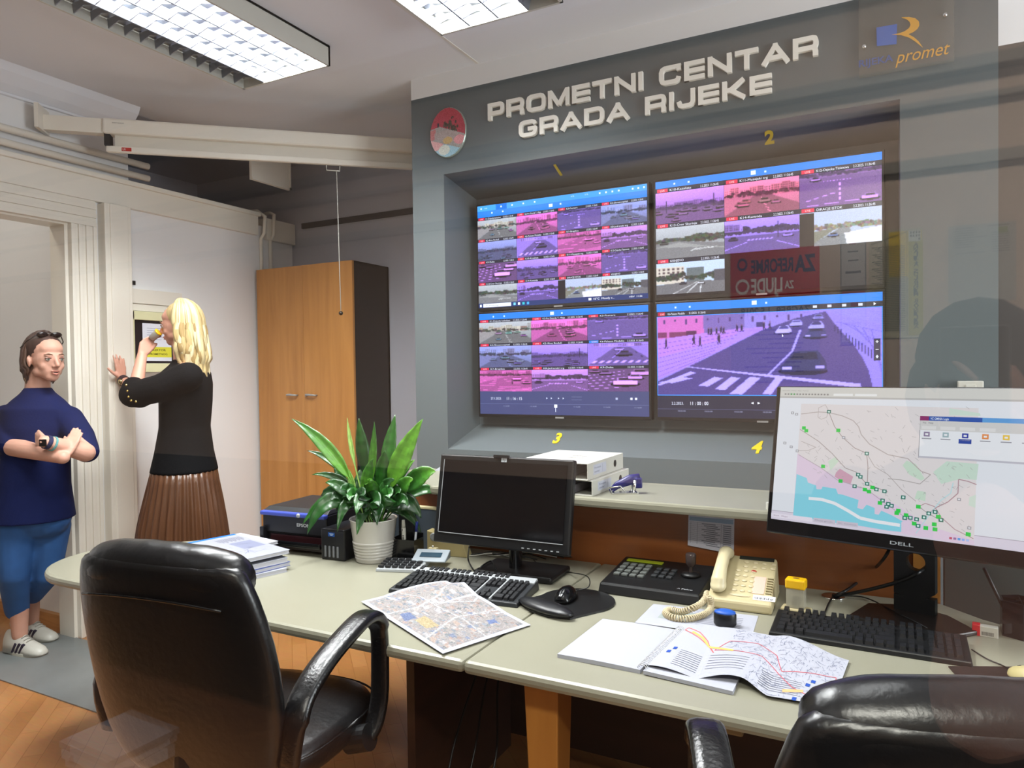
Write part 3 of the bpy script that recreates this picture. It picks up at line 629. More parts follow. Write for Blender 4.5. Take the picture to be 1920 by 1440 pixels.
# trunking strip and intercom panel
m = MB(); m.bb((XL, 2.80, 1.945), (XL+.03, 3.165, 2.035), .003); m.bb((XL, 2.80, 1.90), (XL+.022, 3.165, 1.944), .003); tag(m.build('cable_trunking', M_TRIM), 'cream trunking box fixed on the wall above the glazed intercom panel', 'trunking')
m = MB(); m.bb((XL, 2.835, 2.06), (XL+.012, 2.85, 2.085)); tag(m.build('wall_clip', M_BLK), 'tiny black clip on the white wall above the cream trunking', 'clip')
t = thing('intercom_panel', 'cream framed dark glazed panel with a notice, in front of the blonde woman', 'wall panel', (XL, 2.79, 1.52))
M_FR = mat('pale_yellow_frame', '#dcd8ae', .4)
m = MB(); W_, H_ = .36, .378; m.bb((0, 0, 0), (.05, W_, .055), .003); m.bb((0, 0, H_-.055), (.05, W_, H_-.002), .003); m.bb((0, 0, 0), (.05, .022, H_), .003); m.bb((0, W_-.03, 0), (.05, W_, H_), .003); m.build('frame', M_FR, t)
m = MB(); m.bb((.004, .02, .05), (.03, W_-.03, H_-.05)); m.build('dark_glass', mat('dark_glass', '#231c20', .08), t)
c = Canvas(planef((.031, .085, .305), (0, .2, 0), (0, 0, -.235), (1, 0, 0)))
c.rect(0, 0, 1, 1, '#dcdde8'); c.up(); c.rect(0, .62, 1, .28, '#d9d23c'); c.up(); c.text(.2, .73, .075, 'DIREKTOR', '#3a3a10', fit=.6, bold=.02); c.text(.2, .84, .075, 'PROMETNOG', '#3a3a10', fit=.65, bold=.02)
for k in range(6): c.rect(.15, .12+.06*k, .6-.1*(k % 2), .012, '#8a8ca0')
c.build('notice', cmat('print_matt'), t)

# ------------------------------------------------------------------ the four wall screens
TX = [(-2.068, -1.052), (-1.030, .006)]; TZ = [(1.840, 2.448), (1.236, 1.835)]
YT = 3.55
def tv(ix, iz, label, paint):
    x0, x1 = TX[ix]; z0, z1 = TZ[iz]; W, Hh = x1-x0, z1-z0
    t = thing('wall_display_screen', label, 'screen', (x0, YT, z1), 0, 'four camera screens in the recess')
    m = MB(); m.bb((0, .0, -Hh), (W, .05, 0), .003); m.build('housing', M_BLK, t)
    m = MB(); m.box((W/2, .075, -Hh/2), (W*.5, .05, Hh*.5)); m.build('wall_mount', M_DGREY, t)
    m = MB(); m.box((W/2, -.003, -Hh+.004), (.05, .006, .008)); m.build('maker_badge', mat('badge_grey', '#a8a8a8', .3, .5), t)
    b = .011; c = Canvas(planef((b, -.0008, -b), (W-2*b, 0, 0), (0, 0, -(Hh-2.6*b)), (0, -1, 0)), .00015); c.asp = (W-2*b)/(Hh-2.6*b)
    paint(c); c.build('picture', cmat('screen_picture', .25, 1.6, spec=.5), t); return t
BLU, BLU2, DK = '#1478e6', '#2f93f0', '#14182a'
SKINDS = ['street', 'street', 'cross', 'street', 'haze', 'zebra', 'plaza', 'junction', 'lot', 'haze', 'street', 'cross', 'highway', 'junction', 'seaside', 'blocks']
NAMES = ['K1-Zvijezda kolodvor', 'K2-Fra Gverda T. Mlaja', 'K3-Fiumara', 'K4-Skvaznospital', 'K5-Riva Boduli', 'K6-Palazzo Modello', 'K7-Brajdica', 'K8-Jadranski trg', 'K9-Delta', 'K10-Kazalista', 'K11-Muzejski trg', 'K12-Osjecka-Tizianova', 'K13-Cvor Skurinje', 'K14-Kantrida', 'DIRACJE ISTOK', 'KRNJEVO']
def cell(c, x, y, w, h, hd, kind, t, seed, name, tim, res=(54, 30), live=True):
    c.n = .0003; c.raster(x, y+hd, w, h-hd, feed(kind, t, seed, *res)); c.n = .0005; c.rect(x, y, w, hd, '#1a1f30'); c.rect(x+w-.0015, y, .0015, h, '#101426'); c.n = .0007
    c.rect(x+.006*w/.25, y+hd*.12, w*.16, hd*.78, '#d0264a' if live else '#1e7ad8'); c.n = .0009
    c.text(x+.05*w+.006, y+hd*.74, hd*.6, 'LIVE' if live else 'PLAYBACK', '#f5c8d4', fit=w*(.07 if live else .1))
    c.text(x+.21*w, y+hd*.78, hd*.72, name, '#d8dcf0', fit=w*min(.4, .02*len(name)+.06)); c.text(x+.66*w, y+hd*.78, hd*.72, tim, '#d8dcf0', fit=w*.26)
def icons(c, y, n0, xs, s=.01, col='#cfe6ff'):
    c.n = n0
    for x in xs: c.rect(x, y, s/c.asp*1.3, s*1.3, col)
def tv1(c):
    c.rect(0, 0, 1, 1, BLU); c.n = .0002; c.rect(0, .0, 1, .055, BLU2); c.rect(.0, .0, .12, .05, '#5fb0f4'); c.rect(.12, 0, .07, .055, '#0f5fc8')
    icons(c, .02, .0004, (.02, .15, .22, .29, .36, .74, .775, .81, .845, .92, .95, .98), .012); icons(c, .07, .0004, (.09, .16, .455, .515), .012, '#bfe0ff'); c.rect(.45, .065, .022, .03, '#d4e8ff')
    c.text(.045, .035, .018, 'VMS', '#bfe0ff', asp=1.7); c.text(.58, .03, .02, '41%', '#bfe0ff', asp=1.7); c.text(.66, .03, .02, '51%', '#bfe0ff', asp=1.7)
    tt = ['n', 'm', 'v', 'b', 'b', 'v', 'm', 'p', 'p', 'v', 'm', 'v', 'n', 'v', 'n', 'n']
    for k in range(16):
        r, q = divmod(k, 4); cell(c, q*.25, .115+r*.212, .25, .212, .03, SKINDS[k], tt[k], k+3, NAMES[k], '2.2.2023. 11:26:45')
    c.n = .001; c.rect(.5, .785, .042, .178, '#0c101c'); c.rect(0, .955, 1, .045, '#14306a'); c.n = .0012; c.rect(.03, .96, .18, .035, '#e2e6ee'); c.text(.05, .987, .025, 'Pretrazivanje', '#5a6070', fit=.08)
    c.rect(.008, .966, .012, .024, '#e8eef8')
    for i, cc in enumerate(('#6fc3ea', '#e6e8ea', '#2ab6c8', '#3aa0f0')): c.rect(.225+.028*i, .965, .014, .024, cc)
    c.text(.7, .985, .026, '10°C  Mostly c...', '#e8eefa', fit=.12); c.ell if False else None; c.rect(.675, .966, .016, .022, '#e8e8f0'); c.text(.9, .985, .022, 'HRV  11:26', '#e8eefa', fit=.07)
def tv3(c):
    c.rect(0, 0, 1, 1, '#2c3258'); c.n = .0002; c.rect(0, 0, 1, .06, BLU); icons(c, .025, .0004, (.09, .16, .515), .012, '#bfe0ff'); c.rect(.45, .015, .022, .03, '#d4e8ff')
    kk = ['street', 'street', 'cross', 'street', 'haze', 'zebra', 'plaza', 'junction', 'lot']; tt = ['n', 'm', 'v', 'b', 'v', 'v', 'm', 'p', 'p']
    nm = NAMES[:3]+NAMES[3:5]+[NAMES[5]]+NAMES[6:9]
    for k in range(9):
        r, q = divmod(k, 3); cell(c, q/3, .06+r*.238, 1/3, .238, .03, kk[k], tt[k], k+3, nm[k], '2.2.2023. 11:26:45', (66, 36), live=(k != 5))
    c.n = .0004; c.rect(0, .775, 1, .225, '#3a4270'); c.n = .0006; c.text(.07, .855, .032, '27.1.2023.', '#cfd4ee', fit=.07); c.text(.17, .858, .04, '11 : 16 : 15', '#e8ecff', fit=.1)
    c.rect(0, .895, 1, .004, '#59618e'); c.rect(.474, .92, .003, .05, '#e8ecff'); c.rect(.467, .9, .018, .03, '#f0f2ff')
    for x in (.15, .32, .58, .75, .92): c.text(x, .925, .018, '11:16:00', '#8a90b4', fit=.04)
    for x in (.42, .447, .49, .518): c.poly([(x, .83), (x+.009, .84), (x, .85)], '#c4c9e8')
    c.rect(.57, .825, .06, .002, '#8088b0'); c.rect(.57, .852, .06, .002, '#8088b0'); c.rect(.82, .83, .012, .02, '#a8aed0'); c.rect(.9, .83, .012, .02, '#e0e4ff'); c.rect(.925, .83, .012, .02, '#e0e4ff')
def tv2(c):
    c.rect(0, 0, 1, 1, '#0c0e16'); c.n = .0002; c.rect(0, 0, 1, .06, BLU); icons(c, .025, .0004, (.09, .16, .515), .012, '#bfe0ff'); c.rect(.455, .012, .022, .034, '#d4e8ff')
    spec = [('haze', 'p', 9), ('street', 'r', 10), ('cross', 'p', 11), ('highway', 'n', 12), ('junction', 'v', 13), ('seaside', 'n', 14), ('blocks', 'n', 15)]
    for k, (a, b, n) in enumerate(spec):
        r, q = divmod(k, 3); cell(c, q/3, .062+r*.305, 1/3, .305, .038, a, b, n+20, NAMES[n], '2.2.2023. 11:26:45', (84, 46))
    c.n = .001; c.rect(.667, .41, .06, .265, '#0c0e16')
def tv4(c):
    c.rect(0, 0, 1, 1, '#1c2038'); c.n = .0002; c.rect(0, 0, 1, .07, BLU); icons(c, .03, .0004, (.09, .16, .515), .012, '#bfe0ff'); c.rect(.455, .015, .022, .034, '#d4e8ff')
    w, h = 240, 120; I = Img(w, h, (.62, .55, .85)); R = np.random.default_rng(8); X = lambda x: (x-80)/1140; Y = lambda y: (y-870)/400
    P = lambda L: [(X(x), Y(y)) for x, y in L]
    I.poly(P([(80, 870), (340, 870), (345, 965), (80, 1000)]), (.86, .45, .68)); I.poly(P([(340, 870), (560, 860), (560, 945), (345, 960)]), (.5, .42, .62)); I.poly(P([(560, 860), (880, 860), (800, 930), (560, 945)]), (.62, .55, .78)); I.poly(P([(960, 860), (1230, 860), (1230, 960), (1040, 930)]), (.6, .55, .82))
    for k in range(26): x = 90+k*30; I.rect(X(x), Y(885), .008, .03+.02*(k % 3), (.3, .2, .4)) if k % 2 else None
    for x in (85, 150, 200): I.rect(X(x), Y(950), .045, .07, (.5, .2, .35))
    I.poly(P([(245, 945), (305, 945), (305, 975), (245, 975)]), (.35, .15, .28)); I.rect(X(620), Y(915), .04, .06, (.25, .2, .4))
    I.poly(P([(560, 945), (700, 935), (240, 1130), (80, 1190), (80, 985)]), (.72, .56, .9)); I.poly(P([(80, 985), (560, 940), (500, 980), (80, 1080)]), (.78, .55, .86))
    for k in range(9): I.line((X(80), Y(1010+k*24)), (X(560-k*30), Y(955+k*18)), .004, (.5, .36, .66))
    road = (.31, .26, .47); I.poly(P([(80, 1200), (300, 1110), (640, 960), (820, 905), (960, 880), (1020, 960), (1110, 1060), (1170, 1180), (1190, 1290), (80, 1290)]), road)
    I.poly(P([(960, 880), (1230, 950), (1230, 1290), (1190, 1290), (1150, 1130), (1080, 1020)]), (.6, .54, .86))
    for k in range(5): I.line((X(1010+40*k), Y(930+10*k)), (X(1230), Y(985+60*k)), .004, (.45, .4, .7))
    for k in range(14): I.rect(X(1000+14*k), Y(945+9.5*k), .004, .07+.003*k, (.2, .17, .33))
    I.line((X(840), Y(960)), (X(800), Y(1060)), .01, (.75, .7, .98)); I.line((X(800), Y(1060)), (X(680), Y(1170)), .01, (.75, .7, .98))
    I.poly(P([(245, 1128), (260, 1126), (1120, 1215), (1125, 1235)]), (.78, .72, .98))
    for a, b_, d in ((90, 230, 1205), (310, 410, 1222), (400, 500, 1240), (480, 600, 1262), (650, 730, 1262), (840, 880, 1250)):
        wd_ = b_-a; I.poly(P([(a, d), (a+wd_*.55, d+4), (b_+wd_*.35, 1185 if a < 700 else 1235), (b_-wd_*.1, 1178 if a < 700 else 1233)]), (.78, .72, .98))
    I.poly(P([(80, 1215), (270, 1150), (300, 1158), (90, 1222)]), (.78, .72, .98))
    def bigcar(x, y, k, c1, c2):
        I.ell(X(x), Y(y+34*k), .1*k, .045*k, (.12, .1, .22)); I.poly(P([(x-105*k, y+15*k), (x-75*k, y-15*k), (x-45*k, y-55*k), (x+70*k, y-58*k), (x+105*k, y-10*k), (x+110*k, y+30*k), (x-100*k, y+35*k)]), c1); I.poly(P([(x-60*k, y-18*k), (x-38*k, y-48*k), (x+62*k, y-50*k), (x+72*k, y-18*k)]), c2)
        I.rect(X(x-95*k), Y(y+12*k), .04*k, .03*k, (.8, .75, 1)); I.rect(X(x+60*k), Y(y+10*k), .035*k, .03*k, (.75, .7, .95))
    bigcar(850, 1120, 1.05, (.2, .2, .36), (.12, .12, .24)); bigcar(912, 980, .5, (.25, .25, .42), (.14, .14, .28)); bigcar(755, 960, .38, (.8, .76, .95), (.3, .28, .5)); bigcar(818, 930, .3, (.7, .68, .9), (.3, .28, .5)); bigcar(915, 945, .35, (.7, .68, .9), (.25, .22, .4)); bigcar(925, 905, .25, (.5, .48, .7), (.2, .2, .3))
    for x, y in ((132, 1005), (288, 990), (322, 998), (425, 988), (370, 950), (384, 952), (412, 950), (437, 945), (452, 948), (520, 938), (545, 940), (660, 935), (690, 932)):
        k = 1 if y > 980 else .7; I.ell(X(x), Y(y), .006*k, .045*k, (.16, .1, .22)); I.ell(X(x), Y(y-20*k), .005*k, .014*k, (.5, .35, .45)); I.line((X(x-5), Y(y+28*k)), (X(x), Y(y)), .004, (.16, .1, .22)); I.line((X(x+7), Y(y+28*k)), (X(x), Y(y)), .004, (.16, .1, .22))
    I.blur(); I.noise(R, .012); I.a *= np.array((.88, .86, 1.08)); c.n = .0004; c.raster(0, .115, 1, .69, np.clip(I.a, 0, 1)); c.n = .0006; c.rect(0, .07, 1, .045, '#1a1f30'); c.rect(.006, .075, .036, .032, '#d0264a')
    c.n = .0008; c.text(.018, .1, .022, 'LIVE', '#f5c8d4', fit=.02); c.text(.055, .101, .026, 'K6-Palazzo Modello', '#d8dcf0', fit=.085); c.text(.16, .101, .026, '2.2.2023. 11:26:45', '#d8dcf0', fit=.08)
    for r_ in ((0, .112, 1, .005), (0, .802, 1, .006), (0, .112, .003, .69), (.997, .112, .003, .69)): c.rect(*r_, '#2c8cf4')
    for x in (.72, .78, .84, .905): c.rect(x, .08, .017, .02, '#c8cce4')
    c.poly([(.965, .078), (.975, .09), (.965, .102)], '#f0f2ff'); c.poly([(.588, .3), (.588, .325), (.594, .318)], '#f4f4ff')
    c.rect(.965, .36, .026, .17, '#242846'); c.n = .001; c.rect(.972, .382, .012, .004, '#f0f2ff'); c.rect(.9765, .374, .003, .02, '#f0f2ff'); c.rect(.972, .442, .012, .004, '#f0f2ff'); c.poly([(.978, .485), (.984, .5), (.978, .515), (.972, .5)], '#c8cce4')
    c.n = .0008; c.text(.07, .888, .034, '2.2.2023.', '#cfd4ee', fit=.06); c.text(.16, .89, .042, '11 : 00 : 00', '#e8ecff', fit=.09); c.poly([(.448, .87), (.46, .86), (.46, .88)], '#f0f2ff'); c.poly([(.478, .86), (.49, .87), (.478, .88)], '#f0f2ff')
    c.rect(0, .925, 1, .004, '#454b70')
    for x in (.1, .23, .37, .5, .64, .78): c.text(x, .95, .018, '10:55:00', '#8a90b4', fit=.04)
tv(0, 0, 'wall screen under the yellow 1, showing a grid of sixteen camera pictures', tv1)
tv(1, 0, 'wall screen under the yellow 2, with seven camera pictures and an empty black area', tv2)
tv(0, 1, 'wall screen above the yellow 3, showing nine camera pictures and a playback bar', tv3)
tv(1, 1, 'wall screen above the yellow 4, showing one large purple street crossing', tv4)

# ================================================================== DESK AND COUNTER
DZ = .75; CZ = 1.04
def arc(cx, cy, r, a0, a1, n=10, ry=None): return [(cx+r*math.cos(math.radians(a0+(a1-a0)*i/n)), cy+(ry or r)*math.sin(math.radians(a0+(a1-a0)*i/n))) for i in range(n+1)]
tip = arc(-2.72, 1.83, .29, 270, 90, 16, .25)
outline = [(-1.0, 1.56)]+[(1.05, 1.56), (1.05, 2.2), (.45, 2.36), (.26, 2.49), (.15, 2.6), (-1.9, 2.6), (-2.35, 2.45), (-2.55, 2.12)]+tip[::-1][:0]
outl_left = [(-.97, 1.56), (-.97, 2.598), (-1.9, 2.598), (-2.32, 2.56), (-2.62, 2.36)]+arc(-2.74, 1.86, .3, 105, 270, 16, .30)
outl_right = [(-.9685, 1.56), (1.05, 1.56), (1.05, 2.2), (.45, 2.36), (.26, 2.49), (.16, 2.598), (-.9685, 2.598)]
t = thing('office_desk', 'long cream-topped desk with rounded left end carrying monitors, papers and phone', 'desk', (0, 0, 0))
for P in (outl_left, outl_right):
    m = MB(); m.prism(P, DZ-.034, DZ); m.build('worktop', M_DESK, t, bevel=.012)
M_BEECH = wood('beech', '#9a6428', '#b47c38', .4, (1, 1, .15), 9); M_CHERRY = wood('cherry_veneer', '#7c4420', '#95572a', .3, (.4, 1, 3), 4); M_DBRN = wood('dark_cherry', '#2c1710', '#3d2217', .4, (.4, 1, 3), 4)
m = MB(); m.hexa([(-.825, 1.68, 0), (-.765, 1.68, 0), (-.765, 1.74, 0), (-.825, 1.74, 0)], [(-.845, 1.66, DZ-.034), (-.745, 1.66, DZ-.034), (-.745, 1.76, DZ-.034), (-.845, 1.76, DZ-.034)]); m.build('wooden_leg', M_BEECH, t, bevel=.004)['label'] = 'beech front leg'
m = MB(); m.bb((-1.33, 2.50, .05), (.16, 2.53, DZ-.034)); m.build('modesty_panel', M_DBRN, t)
m = MB(); m.lathe([(.22, .0), (.21, .02), (.05, .06), (.05, DZ-.034)], 32, TM((-2.35, 2.0, 0))); m.build('pedestal_base', M_DGREY, t, auto=40)
m = MB(); m.bb((-1.36, 1.85, 0), (-1.33, 2.5, DZ-.034)); m.build('side_panel', M_DBRN, t); m = MB(); m.bb((1.0, 1.6, 0), (1.03, 2.2, DZ-.034)); m.build('side_panel', M_DBRN, t)
a, b = onY(1262, 1318, 1.75), onY(1398, 1372, 1.75); m = MB(); m.bb((a.x, 1.75, b.z+.01), (b.x, 2.0, .714), .004); m.build('keyboard_drawer', M_DGREY, t); m = MB(); a = onY(1357, 1335, 1.72); m.bb((a.x, 1.715, b.z), (b.x, 1.75, a.z), .006); m.build('drawer_handle', mat('old_cream', '#8d8466', .5), t)
t = thing('reception_counter', 'raised cream shelf on a cherry wood front running behind the desk', 'counter', (0, 0, 0))
m = MB(); m.prism([(-1.62, 2.385), (.16, 2.385), (.16, 2.80), (-1.75, 2.80), (-1.92, 2.84), (-1.99, 2.745)], CZ-.035, CZ); m.build('counter_top', M_DESK, t, bevel=.01)
m = MB(); m.prism([(-1.60, 2.605), (.155, 2.605), (.155, 2.63), (-1.61, 2.63), (-2.0, 2.82), (-2.02, 2.80)], 0, CZ-.035); m.build('front_panel', M_CHERRY, t)
m = MB(); m.bb((.08, 2.6, DZ), (.155, 2.604, CZ-.036)); m.build('end_strip', M_BEECH, t)
m = MB(); m.bb((.12, 2.63, 0), (.155, 2.78, CZ-.035)); m.build('support', M_CHERRY, t)
# dark board standing right of the counter
m = MB(); m.bb((.165, 2.62, 0), (.95, 2.65, 1.05), .003); tag(m.build('dark_board', mat('green_grey_board', '#35403f', .6)), 'dark green-grey board standing behind the right end of the desk', 'board')
m = MB(); m.bb((-2.03, 2.635, DZ+.0), (-1.70, 2.655, 0.955), .002); 
# low grey screen between plant and black monitor
t = thing('desk_divider', 'low dark blue-grey divider with cream top edge, behind the potted plant', 'divider', (-1.86, 2.5, DZ))
m = MB(); m.bb((-.035, -.012, 0), (.32, .012, .17)); m.build('board', mat('blue_grey_board', '#3b434c', .5), t)
m = MB(); m.bb((-.037, -.014, .17), (.322, .014, .18), .002); m.build('top_edge', M_CREAM, t); m = MB(); m.bb((-.044, -.015, 0), (-.0355, .015, .18)); m.build('side_edge', M_CREAM, t)

# ------------------------------------------------------------------ monitors
def monitor(name, label, cx, cy, cz, yaw, tilt, W, Hh, mk):
    t = thing(name, label, 'monitor', (cx, cy, DZ), yaw)
    # local: x right, -y towards viewer
    S = TM((0, 0, cz-DZ), (-tilt, 0, 0)) @ TM((0, 0, 0))
    return t, S
t, S = monitor('computer_monitor', 'black widescreen monitor, switched off, behind the black and silver keyboard', -1.215, 2.232, 1.03, .01, .20, .54, .322, 0)
W, Hh = .542, .325
m = MB(); m.box((0, .015, 0), (W, .03, Hh), bev=.006, M=S); m.build('housing', M_BLK, t)
m = MB(); m.box((0, .04, -.01), (W*.6, .03, Hh*.6), bev=.01, M=S); m.build('back_cover', M_BLK, t)
m = MB(); m.box((0, -.001, .010), (W-.045, .003, Hh-.06), M=S); sc_ = m.build('screen', mat('dark_lcd', '#07070a', .09, spec=.6), t)
m = MB(); m.box((0, -.002, -Hh/2+.038), (W-.045, .003, .0025), M=S); m.box((-W/2+.021, -.002, .01), (.002, .003, Hh-.06), M=S); m.build('silver_trim_line', M_SILV, t)
m = MB()
for k in range(7): m.box((.10+.022*k, -.0015, -Hh/2+.012), (.009, .003, .003), M=S)
m.build('control_buttons', M_SILV, t)
c = Canvas(lambda x, y, n: S @ Vector((-.011+.022*x, -.0006-n, Hh/2-.003-.018*y))); c.rect(0, 0, 1, 1, '#b9bec2'); c.up(); c.text(.2, .75, .75, 'hp', '#30343a', fit=.6, shear=.2); c.build('maker_badge', cmat('print_gloss'), t)
m = MB(); m.box((-.012, .0, Hh/2+.0), (.06, .012, .01), M=S); m.build('webcam', M_BLK, t)
m = MB(); m.tube([(0, .11, .01), (0, .11, .12), (0, .07, .26)], .035, 16, flat=.6); m.build('neck', M_BLKG, t, auto=50)
m = MB(); m.box((.03, .105, .012), (.31, .19, .022), (0, 0, .03), bev=.008); m.build('base', M_BLK, t)
# big white-lit monitor on the right
CX, CY, CZZ, YW, TL, W, Hh = .051, 2.25, 1.221, -.266, .20, .744, .4445
t, S = monitor('computer_monitor', 'large lit monitor on the right showing a street map with green markers', CX, CY, CZZ, YW, TL, W, Hh, 0)
m = MB(); m.box((0, .012, -.006), (W+.012, .024, Hh+.012), bev=.005, M=S); m.build('housing', M_BLKG, t)
m = MB(); m.box((0, .035, 0), (W*.5, .03, Hh*.5), bev=.01, M=S); m.build('back_cover', M_BLK, t)
sw, sh = W-.016, Hh-.034; so = S @ Vector((-sw/2, -.001, Hh/2-.004)); sx = (S.to_3x3() @ Vector((sw, 0, 0))); sy = (S.to_3x3() @ Vector((0, 0, -sh))); sn = (S.to_3x3() @ Vector((0, -1, 0)))
PM = parent_matrix(t); IW = PM.inverted(); Wo = PM @ so; Wx = PM.to_3x3() @ sx; Wy = PM.to_3x3() @ sy; Wn = PM.to_3x3() @ sn
def muv(zx, zy):   # crop at 4x of the photo region (1440,700) -> picture coordinates on this screen
    p = onp(1440+zx/4, 700+zy/4, Wo, Wn)-Wo; return (p.dot(Wx)/Wx.length_squared, p.dot(Wy)/Wy.length_squared)
c = Canvas(planef(so, sx, sy, sn), .0001); c.asp = sw/sh
q = lambda *L: [tuple(max(.0, min(1.0, v)) for v in muv(*p)) for p in L]
c.rect(0, 0, 1, 1, '#dfe1ea'); c.up(); c.rect(0, 0, 1, .082, '#cfcdca'); c.rect(0, .938, 1, .062, '#d8d0e0'); c.up(); c.rect(0, .07, 1, .012, '#b4b2b2'); c.rect(0, .934, 1, .004, '#a8a0b0'); c.up()
c.poly(q((250, 228), (1580, 262), (1545, 1290), (188, 1070)), '#dcd5d8'); c.up()
c.poly(q((222, 600), (480, 760), (700, 860), (960, 985), (1200, 1140), (1548, 1255), (1545, 1290), (188, 1070)), '#dcc8de'); c.up()
c.poly(q((215, 755), (290, 785), (300, 820), (360, 840), (365, 870), (400, 870), (410, 850), (510, 865), (525, 905), (560, 910), (680, 950), (670, 1010), (710, 1020), (740, 985), (800, 1010), (800, 1055), (830, 1060), (850, 1030), (930, 1065), (1010, 1110), (950, 1150), (560, 1130), (188, 1070)), '#85cfe2')
c.poly(q((430, 1100), (1000, 1110), (1000, 1190), (900, 1180)), '#85cfe2'); c.up()
c.line(q((305, 938), (400, 945), (500, 975), (600, 1030), (690, 1085), (800, 1110), (990, 1140)), .022, '#e8e8ef', asp=c.asp); c.up()
c.poly(q((1360, 262), (1590, 300), (1595, 320), (1360, 315)), '#c9dad0'); c.poly(q((1010, 690), (1040, 655), (1110, 680), (1175, 790), (1150, 805), (1060, 760)), '#c4d8c8'); c.poly(q((1240, 740), (1340, 660), (1580, 680), (1565, 800), (1450, 790), (1300, 830)), '#c4d8cc'); c.poly(q((1120, 880), (1185, 890), (1180, 960), (1100, 940)), '#c4d8c8'); c.poly(q((450, 660), (510, 625), (530, 660), (470, 730)), '#cadaca'); c.poly(q((1510, 930), (1560, 910), (1555, 1010), (1505, 990)), '#c9dad0')
c.poly(q((510, 745), (540, 715), (640, 775), (620, 830), (560, 815), (500, 775)), '#d0a2b6'); c.up()
for L, w_, k in (([(250, 305), (380, 290), (460, 295), (560, 320), (640, 355), (680, 400), (700, 460), (760, 530), (900, 610), (1050, 640), (1150, 735), (1220, 760)], .006, '#b4a9a9'), ([(240, 420), (380, 510), (480, 600), (580, 710), (660, 740), (740, 830), (900, 890)], .005, '#a89c9c'), ([(460, 300), (500, 400), (560, 480), (650, 560), (740, 600), (750, 700), (745, 830)], .005, '#a89898'), ([(740, 600), (800, 700), (900, 760), (1000, 870), (1110, 960)], .004, '#b0a6a6'), ([(225, 580), (300, 580), (360, 555), (250, 510)], .004, '#b4aaaa'), ([(1220, 760), (1140, 830), (1000, 800), (900, 790)], .005, '#aaa4a4'), ([(1565, 835), (1500, 810), (1430, 795), (1425, 900), (1350, 965), (1255, 1010), (1200, 1060)], .006, '#b08f98'), ([(1130, 1000), (1180, 975), (1250, 1000), (1300, 1080), (1400, 1170), (1540, 1240)], .005, '#b4929c'), ([(230, 610), (400, 710), (520, 800), (740, 870), (860, 960), (1000, 1060), (1130, 1140)], .005, '#b8a8b4'), ([(1390, 820), (1370, 900), (1300, 950), (1210, 1060), (1110, 1200)], .006, '#b8d8e0'), ([(375, 330), (380, 260), (430, 235), (455, 280), (440, 330), (400, 345), (375, 330)], .004, '#b8aeae'), ([(1130, 1000), (1200, 1050), (1290, 1100)], .004, '#9a9494')):
    c.line(q(*L), w_, k, asp=c.asp)
R = np.random.default_rng(3)
for k in range(230):
    x = 280+R.random()*1250; y = 560+R.random()*620 if k > 50 else 250+R.random()*350
    if y > 690+(x-220)*.40: continue
    a = R.normal(.6, .3) if R.random() < .75 else R.normal(-.9, .2); l = 12+26*R.random(); c.line(q((x, y), (x+l*math.cos(a), y+l*math.sin(a))), .0022, '#a5a0a4', asp=c.asp)
c.up()
ax = .0155
for x, y in ((270, 410), (288, 430), (528, 428), (414, 698), (545, 808), (727, 872), (758, 887), (784, 856), (840, 972), (978, 1030), (966, 1048), (1036, 1064), (1097, 1127), (1128, 1000), (1278, 1076), (1248, 1133), (1184, 1160), (1253, 1170), (1502, 1208)):
    u, v = muv(x, y); c.rect(u-ax/2, v-ax*.8, ax, ax*1.6, '#2fc94e')
for x, y in ((458, 288), (742, 602), (677, 760), (694, 776), (744, 829), (650, 847), (814, 871), (874, 885), (1015, 930), (860, 954), (903, 980), (927, 993), (890, 1001), (1068, 1083), (1026, 1085), (1115, 1095), (1171, 1080), (1207, 1051), (1254, 1040), (1298, 1100), (1126, 1144)):
    u, v = muv(x, y); c.rect(u-ax/2, v-ax*.8, ax, ax*1.6, '#176e60'); c.up(); c.rect(u-ax*.25, v-ax*.4, ax*.5, ax*.8, '#cfe6e2'); c.n -= .0001
for x, y in ((185, 297), (215, 307), (127, 523), (175, 552), (220, 582), (568, 482), (1433, 946), (1510, 1160)):
    u, v = muv(x, y); c.rect(u-ax*.4, v-ax*.6, ax*.8, ax*1.2, '#9c9ca4'); c.up(); c.rect(u-ax*.2, v-ax*.3, ax*.4, ax*.6, '#dfe1ea'); c.n -= .0001
c.up(); c.up(); x0, y0 = muv(1142, 320); x1, y1 = muv(1128, 632)
c.rect(x0, y0, 1-x0-.01, y1-y0, '#e4e5ec'); c.up(); c.rect(x0, y0, .2, .03, '#2450a8'); c.rect(x0+.2, y0, 1-x0-.21, .03, '#5a9ad8'); c.rect(x0, y0+.03, 1-x0-.01, .065, '#cdcbcc'); c.rect(x0, y1-.012, 1-x0-.01, .012, '#b9b7c4'); c.rect(x0, y0, .0025, y1-y0, '#9a98a0'); c.up(); c.rect(x0, y0, .03, .03, '#8a2a68'); c.text(x0+.035, y0+.023, .022, 'VC OMNIA Login', '#e8eef8', fit=.06, bold=.01); c.text(x0+.01, y0+.05, .016, 'File   Help', '#505058', fit=.035)
for k, cc in enumerate(('#8a7a9a', '#9ab0b8', '#2a3aa0', '#e08a4a', '#e8c040', '#3ac060', '#b8b850', '#5ac080')):
    X0 = x0+.015+.062*k
    if X0 < .96:
        c.rect(X0, y0+.105, .02, .032, cc); c.up(); c.rect(X0+.005, y0+.115, .01, .012, '#e8e8ee'); c.n -= .0001; c.rect(X0-.006, y0+.147, .032, .007, '#9a9aa4')
    if k < 4: c.rect(X0-.008, y0+.066, .048, .022, '#dad8da')
c.rect(x0+.015+.124-.01, y0+.143, .04, .03, '#1c3f9c')
